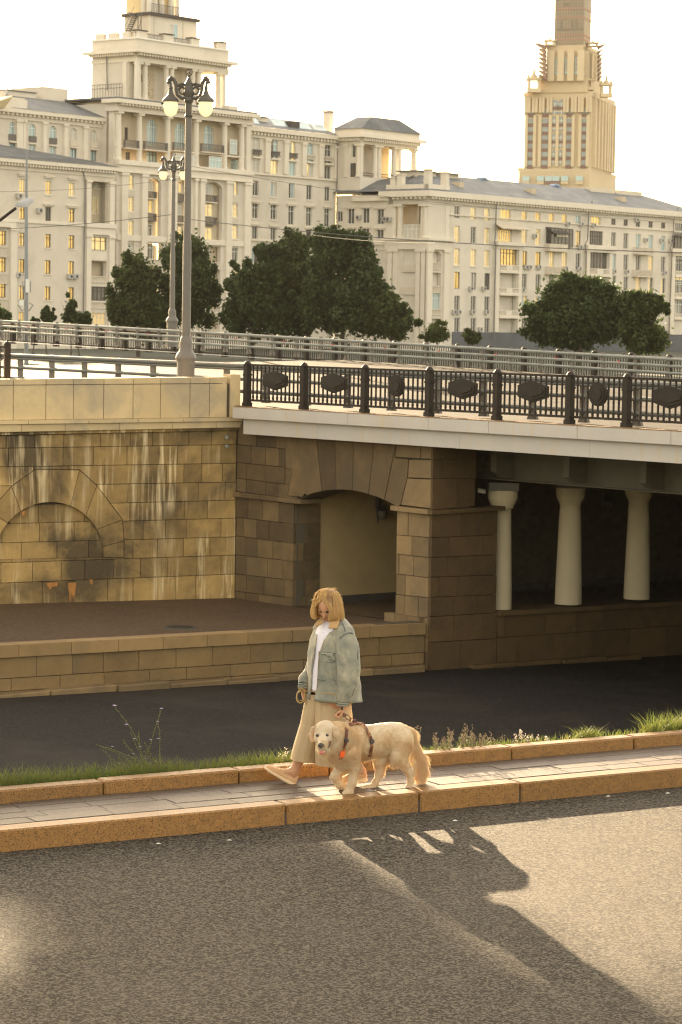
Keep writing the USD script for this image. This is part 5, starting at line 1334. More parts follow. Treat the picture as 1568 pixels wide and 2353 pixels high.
# bays with balconies
def bay(zf, a, b, ytop, rows, baltop, wide):
    ua_, ub_ = U(F, zf, a, 900), U(F, zf, b, 900)
    for k, (y, kind, pn) in enumerate(rows):
        zz_ = Z(F, zf, (a + b) / 2, y)
        if kind == 'glazed': hf.append(H.window(F, (ua_ + ub_) / 2, zz_, ub_ - ua_, 3.0, pn, 'six', M_fb if k == 0 else M_fw, d=.1 if False else 0, sill=False))
        else:
            hl = sbox(ua_, zz_ - 1.65, ub_, zz_ + 1.5); hf.append(hl)
            H.window(F, ua_ + 1.0, zz_ - .2, 1.3, 2.3, 'G', 'two', M_fw, d=-.95, sill=False); H.window(F, ua_ + 2.9, zz_ - .2, 1.8, 2.5, 'dw', 'two', M_fw, d=-.95, sill=False)
    H.box(F, ua_ - .1, ub_ + .1, 1, Z(F, zf, (a + b) / 2, ytop) - .5, -1.6, -1.3, M_recess, 'bay_back')
    for y0, y1 in baltop:
        H.balustrade(F, ua_, ub_, Z(F, zf, (a + b) / 2, y0), Z(F, zf, (a + b) / 2, y1), .35, M_trim)
        H.box(F, ua_ - .05, ub_ + .05, Z(F, zf, (a + b) / 2, y0) - .3, Z(F, zf, (a + b) / 2, y0), 0, .45, M_trim, 'balcony_floor')
        H.box(F, ua_ + (ub_ - ua_) * .34, ua_ + (ub_ - ua_) * .66, Z(F, zf, (a + b) / 2, y0), Z(F, zf, (a + b) / 2, y1), .3, .42, M_trim, 'balcony_panel')
    for c in ((a - 42, a - 4), (b + 4, b + 36)): H.pilaster(F, U(F, zf, c[0], 900), U(F, zf, c[1], 900), 3, Z(F, zf, (a + b) / 2, ytop), .35)
    H.box(F, U(F, zf, a - 50, 900), U(F, zf, b + 48, 900), Z(F, zf, (a + b) / 2, ytop), Z(F, zf, (a + b) / 2, ytop - 45), 0, .75, M_trim, 'bay_cornice'); H.box(F, U(F, zf, a - 40, 900), U(F, zf, b + 40, 900), Z(F, zf, (a + b) / 2, ytop + 25), Z(F, zf, (a + b) / 2, ytop), 0, .5, M_trim, 'bay_architrave')
bay(ZE, 1100, 1280, 745, [(848, 'glazed', 'g'), (1085, 'open', ''), (1305, 'open', ''), (1520, 'open', '')], ((985, 925), (1205, 1148), (1428, 1370)), 1)
bay(ZF, 652, 832, 672, [(772, 'glazed', 'dw'), (990, 'glazed', 'dwG'), (1205, 'open', '')], ((915, 855),), 1)
bay(ZF, 1488, 1690, 710, [(815, 'glazed', 'Gw'), (1030, 'glazed', 'Gb'), (1245, 'glazed', 'wd')], ((925, 880), (1140, 1095), (1340, 1300)), 1)
hf.append(H.window(F, u(1172, 405), row(ZE, 1172, 405), 2.7, 2.4, 'g', 'three', M_fw)); hf.append(H.window(F, uf(725, 350), zf_(725, 352), 2.6, 2.3, 'gG', 'three', M_fw))
hf.append(H.window(F, u(1165, 640), row(ZE, 1165, 637), 3.6, 2.7, 'gG', 'six', M_fw, sill=False)); hf.append(H.window(F, uf(725, 570), zf_(725, 570), 3.8, 2.6, 'Gd', 'six', M_fb, sill=False))
m = MB(); m.add([F.p(u(1058, 540), .05, z(1150, 520)), F.p(u(1330, 540), .05, z(1150, 520)), F.p(u(1345, 540), 1.3, z(1150, 570)), F.p(u(1070, 540), 1.3, z(1150, 570))] , [[0, 2, 1], [0, 3, 2]]); m.add(m.v[0] - [0, 0, .1], [[0, 1, 2], [0, 2, 3]]); obj('awning', m, M_balc, H.t)
H.box(F, uf(735, 1220), uf(740, 1220), 2, 2.1, 0, .05, M_trim, 'trim')
H.wall(F, 0, 75, z(690, 1580), zar + .1, hf, M_wallB)
for a, b in ((392, 440), (556, 606)): H.pilaster(F, u(a, 900), u(b, 900), 3, zen, .3)
H.box(F, u(640, 1700), 75, -1, z(690, 1580), -.6, .12, M_plinth, 'plinth'); H.box(F, 0, u(640, 1700), -1, z(690, 1580), -.6, .02, M_wallB, 'plinth')
H.box(F, u(618, 440), 75, z(850, 452), z(850, 440), 0, .2, M_trim, 'string_course')
# balconies on brackets and the dark enclosed one
for zf, x0, x1, y0, y1, door in ((ZF, 218, 378, 905, 840, 290), (ZF, 205, 360, 1120, 1050, 290), (ZF, 1085, 1238, 710, 650, 1138), (ZF, 1075, 1228, 930, 870, 1138), (ZF, 1080, 1222, 1150, 1085, 1138), (ZF, 222, 398, 678, 615, 300)):
    H.balcony(F, U(F, zf, x0, y0), U(F, zf, x1, y0), Z(F, zf, (x0 + x1) / 2, y0), Z(F, zf, (x0 + x1) / 2, y1), .95, m=M_balc, solid=(y1 == 615))
xe0, xe1 = uf(235, 560), uf(452, 560)
H.window(F, (xe0 + xe1) / 2, zf_(340, 552), xe1 - xe0, 2.8, 'dGd', 'six', M_fb, d=1.05, sill=False)
H.box(F, xe0, xe0 + .15, zf_(340, 608), zf_(340, 490), 0, .8, M_awn, 'glazed_balcony_side')
m = MB(); m.par(F.p(xe0 - .2, 0, zf_(300, 458)), F.e * (uf(375, 560) - xe0 + .4), F.n * 1.5 + [0, 0, -.9], [0, 0, .12]); obj('balcony_roof', m, M_awn, H.t)
H.box(F, uf(280, 520), uf(388, 520), zf_(335, 545), zf_(335, 498), 1.05, 1.1, M_balc, 'blind')
xg0, xg1 = uf(1475, 600), uf(1640, 600)
H.window(F, (xg0 + xg1) / 2, zf_(1540, 600), xg1 - xg0, 2.9, 'dG', 'six', M_fb, d=.6, sill=False); H.box(F, xg0 - .2, xg1 + .2, zf_(1540, 548), zf_(1540, 535), 0, .9, M_awn, 'balcony_roof')
for zf, pts in ((ZE, ((818, 1155), (945, 1155), (655, 1385), (700, 1385), (835, 1385), (972, 1385), (1445, 640), (1358, 945), (1395, 945), (1485, 945), (1325, 1165), (775, 1560), (910, 1555))), (ZF, ((438, 415), (570, 420), (692, 428), (432, 645), (555, 645), (415, 853), (547, 857), (890, 882), (1016, 884), (1113, 378), (1203, 575), (1358, 580), (1445, 582), (1388, 897), (990, 1092)))):
    for x, y in pts: H.ac(F, U(F, zf, x, y), Z(F, zf, x, y))
for zf, pts in ((ZE, ((1085, 240), (1082, 275), (1052, 330), (1042, 640), (1035, 700), (1048, 740), (1032, 1300), (1028, 1660))), (ZF, ((660, 190), (655, 250), (628, 275), (615, 575), (590, 620), (603, 700), (590, 1250), (585, 1600))), (ZF, ((1510, 245), (1490, 300), (1462, 325), (1455, 590), (1425, 650), (1445, 720), (1420, 1300), (1412, 1560)))):
    H.pipe(F, [(U(F, zf, *p), Z(F, zf, *p)) for p in pts], .5, .10)
# roof with dormers, vents and parapet blocks
zr5 = zg5
obj('roof', hip(C5, 75, 16, zr5, zr5 + 3.0, 7.0, .85), M_roof, H.t)
for a, b, dz in ((632, 820, 2.9), (880, 1040, 2.9)):
    m = MB(); F.box(m, u(a, 130), u(b, 130), -9, -6.0, zr5 + 1.6, zr5 + dz + .45); obj('dormer', m, M_balc, H.t); m = MB(); m.par(F.p(u(a, 130) - .3, -5.6, zr5 + dz + .25), F.e * (u(b, 130) - u(a, 130) + .6), -F.n * 4, [0, 0, .12] + F.e * 0); obj('dormer_roof', m, M_roof, H.t)
for x, y, zf in ((842, 160, ZE), (215, 110, ZF), (1098, 160, ZF)):
    m = MB(); F.box(m, U(F, zf, x - 22, y), U(F, zf, x + 20, y), -3.2, -1.8, zr5 + .6, zr5 + 1.8); obj('roof_hatch', m, M_recess, H.t)
for x, zf in ((690, ZF), (1320, ZE)):
    m = MB()
    for k in range(9):
        a = math.pi * k / 8; m.tube([F.p(U(F, zf, x, 120) + 1.3 * math.cos(a), -6.5, zr5 + 2.2 + .9 * math.sin(a)), F.p(U(F, zf, x, 120) + 1.3 * math.cos(a), -7.6, zr5 + 2.2 + .9 * math.sin(a))], .22, 5)
    obj('round_dormer', m, mat('dormer_blue' + str(x), (.16, .24, .38), .35, metallic=.3), H.t)
for a, b in ((990, 1215), (1235, 1480)):
    m = MB(); F.box(m, uf(a, 120), uf(b, 120), -9, -5.8, zr5 + 1.6, zr5 + 3.2); obj('dormer', m, M_balc, H.t)
z_a = z(420, 150)
m = MB(); F.box(m, 0, u(625, 150), -.6, 0, zr5 + .25, zr5 + .95); SF.box(m, 0, sPl + .5, -.6, 0, zr5 + .25, zr5 + .95); obj('roof_parapet', m, M_trim, H.t)
for fr, s_, hh in ((F, .45, 2.9), (F, u(597, 100), 2.7), (SF, se(128, 120), 2.3), (SF, se(65, 120), 1.9)):
    m = MB(); fr.box(m, s_ - .45, s_ + .45, -.85, .05, zr5 + .2, zr5 + hh); fr.box(m, s_ - .58, s_ + .58, -.98, .18, zr5 + hh, zr5 + hh + .15); obj('roof_pedestal', m, M_trim, H.t)
obj('roof_urn', MB().lathe([(.2, 0), (.32, .5), (.22, .9), (.36, 1.3), (.3, 1.6), (.1, 2.0), (0, 2.15)], SF.p(se(365, 60), -.5, zr5 + .9), 10), M_trim, H.t, smooth=40)
obj('body', MB().par(F.p(.1, -.7, -1), F.e * 74, -F.n * 13, [0, 0, zfl + 1]).par(F.p(u(618, 500), -.7, zfl), F.e * (75 - u(618, 500)), -F.n * 13, [0, 0, zr5 - zfl]), M_wallB, H.t)
obj('side_roof', MB().add([SF.p(sPl - .5, .7, zE), SF.p(us(900), .7, zE), SF.p(us(900), -6, zE + 1.0), SF.p(sPl - .5, -6, zE + 3.4)], [[0, 1, 2], [0, 2, 3]]), M_roof, H.t)

# ---------------------------------------------------------------- 6. distant tower hotel
H = House('high_rise_tower', 'distant yellowish stepped high-rise with corner turrets and a netted spire rising over the roofs')
PANES['h'] = mat('pane_far', (.34, .39, .37), .2, c2=(.22, .24, .23), scale=.3)
M_hot = mat('high_rise_stone', (.58, .46, .28), .85, c2=(.52, .41, .25), scale=.08)
M_hot2 = mat('high_rise_trim', (.62, .50, .32), .85, c2=(.56, .45, .28), scale=.1)
M_net = mat('scaffold_net', (.36, .30, .20), .9, c2=(.30, .26, .19), scale=.12, c3=(.42, .30, .18), scale3=.2)
M_netr = mat('scaffold_band', (.42, .22, .15), .9)
M_scaf = mat('scaffold_platform', (.20, .12, .09), .8)
HY = 955.0
HX = np.array([.954, -.30]) ; HS = np.array([.30, .954])      # along the left face (towards the viewer) and along the right face
def hcorner(x, y): return at(*ZH(x, y), HY)
def hblock(name, m, xl, xc, xr, yt, yb, yref=None):
    """block whose nearest edge is at column xc between rows yt and yb, left edge at xl and right edge at xr"""
    P = hcorner(xc, (yt + yb) / 2); L = Frame(P, -HX); R = Frame(P, HS)
    la, rb = L.uz(*ZH(xl, (yt + yb) / 2))[0], R.uz(*ZH(xr, (yt + yb) / 2))[0]
    z0, z1 = L.uz(*ZH(xc, yb))[1], L.uz(*ZH(xc, yt))[1]
    mb = MB(); mb.par([P[0], P[1], z0], L.e * la, R.e * rb, [0, 0, z1 - z0]); obj(name, mb, m, H.t)
    return L, R, la, rb, z0, z1
hblock('base_block', M_hot, 302, 848, 1052, 1300, 1700); hblock('base_cornice', M_hot2, 296, 852, 1060, 1296, 1322)
L, R, la, rb, z0, z1 = hblock('shaft', M_hot, 350, 858, 1032, 735, 1300)
sh = (L, R, la, rb)
hblock('string_course', M_hot2, 346, 862, 1038, 868, 884)
hblock('cornice', M_hot2, 343, 872, 1052, 706, 742)
hx = lambda x, y=1000: L.uz(*ZH(x, y))[0]; hz = lambda x, y: L.uz(*ZH(x, y))[1]
pw = 2.6
for x in (398, 508, 695, 812):
    for k, y in enumerate((855, 930, 995, 1060, 1125, 1190, 1255)):
        m = MB(); L.box(m, hx(x) - 1.25, hx(x) + 1.25, .05, .12, hz(860, y) - .9, hz(860, y) + .75); p = obj('window', m, PANES['h'], H.t)
        m = MB(); L.box(m, hx(x) - 1.2, hx(x) + 1.2, .05, .10, hz(860, y) - 2.25, hz(860, y) - .95); obj('spandrel', m, M_scaf, p)
for x in (578, 633):
    for k, y in enumerate((800, 860, 930, 992, 1062, 1122, 1192, 1252)):
        m = MB(); a = hx(x); hh = 2.0
        pg = sbox(a - 1.5, hz(860, y) - .9, a + 1.5, hz(860, y) + .2)
        if k % 2 == 0: pg = pg.union(Point(a, hz(860, y) + .2).buffer(1.3, 6))
        p = obj('window', MB().poly(pg, L.mp, .05, .14), PANES['h'], H.t)
        m = MB(); L.box(m, a - .12, a + .12, .14, .2, hz(860, y) - .9, hz(860, y) + .7); L.box(m, a - 1.5, a + 1.5, .14, .2, hz(860, y) - .1, hz(860, y) + .1); obj('glazing_bar', m, M_fw, p)
        if k % 2 == 0: m = MB(); L.box(m, a - 1.5, a + 1.5, .05, .11, hz(860, y) - 2.2, hz(860, y) - .95); obj('spandrel', m, M_scaf, p)
for x in (365, 430, 470, 550, 605, 662, 728, 780, 842):
    m = MB(); L.box(m, hx(x) - .55, hx(x) + .55, 0, .8, hz(860, 1288), hz(860, 890)); obj('pilaster', m, M_hot2, H.t)
for x in (362, 385, 420, 440, 475, 492, 535, 552, 662, 680, 722, 742, 775, 795, 838, 855): 
    m = MB(); L.box(m, hx(x) - .6, hx(x) + .6, 0, 1.3, hz(860, 868), hz(860, 748)); obj('column', m, M_hot2, H.t)
for x in (400, 515, 705, 818): m = MB(); L.box(m, hx(x) - 1.6, hx(x) + 1.6, .02, .1, hz(860, 835), hz(860, 755)); obj('dark_panel', m, mat('panel_shade' + str(x), (.36, .24, .11), .9), H.t)
rx = lambda x, y=1000: R.uz(*ZH(x, y))[0]
for x in (880, 905, 930, 955, 975, 990, 1010, 1028):
    m = MB(); R.box(m, rx(x) - .9, rx(x) + .9, 0, 1.2, hz(860, 1290), hz(860, 745)); obj('pilaster', m, M_hot2, H.t)
for k, x in enumerate((893, 918, 943, 965, 1000, 1019)):
    for y in (930, 1060, 1190): m = MB(); R.box(m, rx(x) - .8, rx(x) + .8, .05, .12, hz(860, y + 40), hz(860, y - 20)); obj('window', m, PANES['d'], H.t)
for x in (365, 477, 541, 598, 665, 778):
    m = MB(); L2 = L; L.box(m, hx(x, 1385) - 1.3, hx(x, 1385) + 1.3, .9, 1.5, hz(860, 1400), hz(860, 1362)); p = obj('window', m, PANES['b'], H.t)
    m = MB(); L.box(m, hx(x, 1385) - 1.3, hx(x, 1385) + 1.3, .9, 1.4, hz(860, 1425), hz(860, 1401)); obj('spandrel', m, M_scaf if x in (541, 598) else M_hot2, p)
hblock('upper_floor', M_hot, 455, 835, 960, 600, 712); 
for a, b in ((475, 560), (668, 748)): m = MB(); L.box(m, hx(a, 670), hx(b, 670), -8, -1.0, hz(860, 712), hz(860, 648)); obj('attic_panel', m, M_hot2, H.t)
m = MB(); L.box(m, hx(460, 670), hx(790, 670), -9, -2.0, hz(860, 712), hz(860, 650)); obj('attic_roof', m, M_roof, H.t)
def turret(xc, yt, yb, w):
    P = hcorner(xc, yb); s = w
    m = MB(); h = (yb - yt) * .4847 * .6125 / FOC * HY
    c = np.array([P[0], P[1] + 4, P[2]])
    m.box(c + [0, 0, h * .08], (s, s, h * .16))
    for a in (-1, 1):
        for b in (-1, 1): m.box(c + [a * s * .36, b * s * .36, h * .32], (s * .2, s * .2, h * .36)); m.lathe([(s * .1, 0), (s * .05, h * .1), (0, h * .16)], c + [a * s * .4, b * s * .4, h * .58], 6)
    m.box(c + [0, 0, h * .53], (s * 1.1, s * 1.1, h * .08)); m.lathe([(s * .3, h * .57), (s * .22, h * .68), (s * .1, h * .74), (s * .07, h * .9), (0, h)], c, 8)
    obj('corner_turret', m, M_hot2, H.t)
turret(425, 515, 708, 5.0); turret(988, 565, 745, 4.2); turret(838, 545, 690, 5.0)
L, R, la, rb, z0, z1 = hblock('crown_block', M_hot, 520, 800, 922, 345, 625)
hblock('crown_cornice', M_hot2, 510, 808, 932, 335, 362); hblock('crown_band', M_scaf, 512, 806, 928, 575, 600)
for x in (600, 675, 750):
    a = L.uz(*ZH(x, 500))[0]; zz0, zz1 = L.uz(*ZH(800, 555))[1], L.uz(*ZH(800, 440))[1]
    pg = sbox(a - 3.1, zz0, a + 3.1, zz1 - 3.1).union(Point(a, zz1 - 3.1).buffer(3.1, 8)); p = obj('arched_window', MB().poly(pg, L.mp, .1, .3), PANES['b'], H.t)
    m = MB(); L.box(m, a - .15, a + .15, .3, .45, zz0, zz1); L.box(m, a - 3, a + 3, .3, .45, zz1 - 3.2, zz1 - 2.9); obj('glazing_bar', m, M_recess, p)
for x in (560, 635, 712, 790): m = MB(); a = L.uz(*ZH(x, 500))[0]; L.box(m, a - 1.2, a + 1.2, 0, 1.6, z0, z1 - 2); obj('pilaster', m, M_hot2, H.t)
for x in (815, 845, 880, 905): m = MB(); a = R.uz(*ZH(x, 500))[0]; R.box(m, a - 1.3, a + 1.3, 0, 1.6, z0, z1 - 2); obj('pilaster', m, M_hot2, H.t)
for k in range(8):
    for xx, sx in ((520, -1), (924, 1)):
        q = hcorner(xx, 355 + 34 * k if k else 350); w_ = (3.8, 2.6)[k > 0] * (1 if sx < 0 else .8)
        m = MB(); m.add([q + [0, 0, 0], q + [sx * w_, 0, .9], q + [0, 0, -1.2], q + [0, 6, 0], q + [sx * w_, 6, .9], q + [0, 6, -1.2]], [[0, 1, 2], [3, 5, 4], [0, 3, 4], [0, 4, 1], [1, 4, 5], [1, 5, 2]]); obj('scaffold_platform', m, M_scaf, H.t)
turret(552, 275, 345, 4.0); turret(886, 298, 352, 4.0)
L, R, la, rb, z0, z1 = hblock('netted_spire', M_net, 588, 812, 866, -260, 345)
for y in (132, 265, 300, 60, -40): hz_ = L.uz(*ZH(812, y))[1]; m = MB(); L.box(m, 0, la, 0, .15, hz_ - .25, hz_ + .25); R.box(m, 0, rb, 0, .15, hz_ - .25, hz_ + .25); obj('scaffold_band', m, M_netr, H.t)
m = MB()
for k in range(12): L.box(m, la * k / 11 - .1, la * k / 11 + .1, 0, .2, z0, z1)
for y in range(-240, 340, 26): hz_ = L.uz(*ZH(812, y))[1]; L.box(m, 0, la, 0, .12, hz_ - .08, hz_ + .08)
obj('scaffold_poles', m, mat('scaffold_pole', (.27, .22, .16), .8), H.t)
m = MB()
for (x0, x1, y0, y1) in ((628, 645, 150, 210), (705, 725, 150, 210), (740, 760, 150, 210), (600, 800, 215, 232), (650, 700, 15, 40)): L.box(m, L.uz(*ZH(x1, y0))[0], L.uz(*ZH(x0, y0))[0], 0, .12, L.uz(*ZH(812, y1))[1], L.uz(*ZH(812, y0))[1])
obj('dark_openings', m, mat('spire_openings', (.20, .17, .12), .9), H.t)

# ================================================================== TREES
def leaf_mat(name, c, c2): return mat(name, c, .6, c2=c2, scale=.35, c3=tuple(x * 1.5 for x in c), scale3=.9, transl=.40, spec=.3)
M_leaf = [leaf_mat('leaves_dark', (.095, .115, .055), (.065, .085, .040)), leaf_mat('leaves_mid', (.11, .125, .055), (.075, .09, .042)), leaf_mat('leaves_olive', (.12, .13, .052), (.08, .095, .04))]
M_bark = mat('bark', (.09, .07, .05), .9, c2=(.05, .04, .03), scale=3)
def leaves(r, centers, radii, n, size):
    """n leaf faces spread in lumpy clumps"""
    k = r.integers(len(centers), size=n)
    d = r.normal(size=(n, 3)); d /= np.linalg.norm(d, axis=1, keepdims=True)
    rad = r.uniform(.3, 1.05, n) ** .6; tail = r.random(n) < .16; rad[tail] = r.uniform(1.0, 1.75, tail.sum())
    c = centers[k] + d * radii[k] * rad[:, None]
    a = r.normal(size=(n, 3)); a /= np.linalg.norm(a, axis=1, keepdims=True)
    b = np.cross(a, r.normal(size=(n, 3))); b /= np.linalg.norm(b, axis=1, keepdims=True)
    s = size * r.uniform(.5, 1.3, n)[:, None]
    v = np.stack([c - a * s * .6, c + b * s * .35, c + a * s * .6, c - b * s * .35], 1).reshape(-1, 3)
    f = np.arange(n * 4).reshape(-1, 4)
    return trimesh.Trimesh(v, np.vstack([f[:, [0, 1, 2]], f[:, [0, 2, 3]]]), process=False)
def tree(name, label, cat, ground, lobes, n, size, leafm, seed, group=None, trunk=.25, sub=7):
    """lobes: (centre, (rx, ry, rz)) big masses; each is broken into clumps"""
    r = np.random.default_rng(seed)
    t = thing(name, label, cat, group)
    C, Rr = [], []
    for c, rr in lobes:
        c, rr = np.array(c), np.array(rr) * 1.16
        for k in range(sub):
            d = r.normal(size=3); d /= np.linalg.norm(d)
            C.append(c + d * rr * r.uniform(.35, .85)); Rr.append(rr * r.uniform(.22, .46))
        for k in range(max(3, sub // 3)):
            d = r.normal(size=3); d[2] = abs(d[2]) * .8 if r.random() < .7 else d[2]; d /= np.linalg.norm(d)
            C.append(c + d * rr * r.uniform(.92, 1.18)); Rr.append(rr * r.uniform(.08, .20))
        C.append(c); Rr.append(rr * .55)
    C, Rr = np.array(C), np.array(Rr)
    top = max(c[2] for c, _ in lobes)
    g = np.array(ground, float)
    m = MB(); mid = np.array([g[0] + r.uniform(-.3, .3), g[1], g[2] + (top - g[2]) * .45])
    m.tube([g, (g + mid) / 2 + r.normal(size=3) * .1, mid], [trunk, trunk * .8, trunk * .6], 8)
    for c, rr in lobes:
        e = np.array(c); m.tube([mid, mid + (e - mid) * .5 + r.normal(size=3) * .3, e], [trunk * .5, trunk * .3, trunk * .1], 6)
        for k in range(4):
            q = e + r.normal(size=3) * rr * .6; m.tube([mid + (e - mid) * .6, q], [trunk * .18, trunk * .05], 5)
    obj('trunk', m, M_bark, t)
    obj('crown', leaves(r, C, Rr, int(n * 3.2), size * .62), leafm, t)
    return t
def tl(px, py, depth, rx, ry, ry_=None):
    """crown mass centred on a measured pixel with half sizes in measured pixels"""
    k = depth / FOC
    return (at(px, py, depth), (rx * k, (rx + ry) / 2 * k * .8, ry * k))
def gp(px, depth): q = at(px, 760, depth); return (q[0], q[1], .2)
TG = 'trees along the embankment beyond the bridge'
tree('tree', 'dark bushy tree left of the farther lamp, in front of the tower block', 'tree', gp(318, 262), [tl(318, 690, 262, 52, 75), tl(312, 630, 262, 34, 40), tl(345, 710, 262, 40, 60), tl(285, 715, 262, 30, 55)], 9000, .62, M_leaf[1], 1, sub=12)
tree('tree', 'tall loose dark tree just right of the near lamp post', 'tree', gp(430, 262), [tl(425, 640, 262, 55, 80), tl(420, 580, 262, 38, 38), tl(450, 700, 262, 52, 60), tl(390, 690, 262, 40, 60), tl(470, 655, 262, 30, 40)], 9000, .62, M_leaf[0], 2, sub=12)
tree('tree', 'dark rounded tree at the left end of the big clump', 'tree', gp(580, 255), [tl(575, 690, 255, 58, 70), tl(560, 650, 255, 35, 40), tl(610, 650, 255, 40, 60), tl(625, 600, 255, 30, 38), tl(545, 725, 255, 30, 40), tl(620, 720, 255, 60, 50)], 12000, .62, M_leaf[0], 3, sub=12)
tree('tree', 'narrow-topped dark tree in the middle of the big clump', 'tree', gp(682, 258), [tl(680, 660, 258, 46, 90), tl(678, 580, 258, 26, 40), tl(700, 700, 258, 50, 60), tl(650, 710, 258, 40, 60)], 10000, .62, M_leaf[1], 4, sub=12)
tree('tree', 'tallest dark rounded tree of the big clump before the middle wing', 'tree', gp(790, 252), [tl(790, 660, 252, 82, 95), tl(785, 590, 252, 62, 60), tl(755, 570, 252, 34, 42), tl(815, 565, 252, 34, 36), tl(740, 700, 252, 60, 60), tl(840, 700, 252, 52, 62), tl(850, 640, 252, 28, 50)], 20000, .6, M_leaf[0], 5, sub=14)
tree('shrub_tree', 'low dark tree at the right foot of the big clump', 'tree', gp(900, 250), [tl(892, 725, 250, 34, 45), tl(925, 745, 250, 30, 30), tl(870, 740, 250, 40, 40)], 5000, .6, M_leaf[1], 6, sub=10)
tree('tree', 'broad dark tree in front of the right-hand house', 'tree', gp(1330, 235), [tl(1325, 710, 235, 82, 62), tl(1310, 668, 235, 38, 36), tl(1355, 690, 235, 52, 46), tl(1270, 745, 235, 48, 45), tl(1390, 730, 235, 46, 55), tl(1330, 765, 235, 90, 40), tl(1285, 695, 235, 26, 30)], 17000, .56, M_leaf[0], 7, sub=13)
tree('tree', 'smaller loose dark tree right of the broad tree', 'tree', gp(1470, 233), [tl(1460, 730, 233, 40, 50), tl(1452, 690, 233, 26, 22), tl(1490, 720, 233, 36, 36), tl(1475, 770, 233, 50, 40), tl(1512, 705, 233, 18, 18)], 8000, .56, M_leaf[1], 8, sub=11)
BG = 'small bushes along the house fronts'
for k, (x, y, rx, ry, lab) in enumerate(((110, 725, 14, 18, 'small dark bush under the second column of windows from the left lamp pole'), (160, 712, 16, 26, 'pointed dark young tree under the paired air conditioners'), (185, 733, 20, 14, 'low dark bush beside the pointed young tree'), (5, 725, 18, 26, 'dark bush cut by the left edge behind the railing'), (1003, 762, 30, 20, 'low green bush at the corner of the right-hand house'), (1080, 772, 20, 15, 'small green bush before the dark plinth'), (80, 738, 9, 6, 'tiny dark bush near the slim pole'))):
    tree('bush', lab, 'bush', gp(x, 225), [tl(x, y, 225, rx, ry), tl(x + rx * .3, y + ry * .4, 225, rx * .8, ry * .7)], 1500 if rx > 10 else 600, .42, M_leaf[2 if x > 900 else 0], 20 + k, sub=9, trunk=.08)
# tree standing outside the frame on the left; it shades the near road
tree('roadside_tree', 'slender roadside tree outside the left edge whose shade falls on the near road', 'tree', (-11.15, 55.2, -3.4), [((-11.15, 55.2, 9.3), (2.3, 1.8, 1.5)), ((-11.2, 55.0, 11.0), (1.9, 1.7, 1.3)), ((-11.6, 55.2, 12.6), (1.3, 1.3, 1.3))], 20000, .34, M_leaf[1], 40, sub=22, trunk=.07)
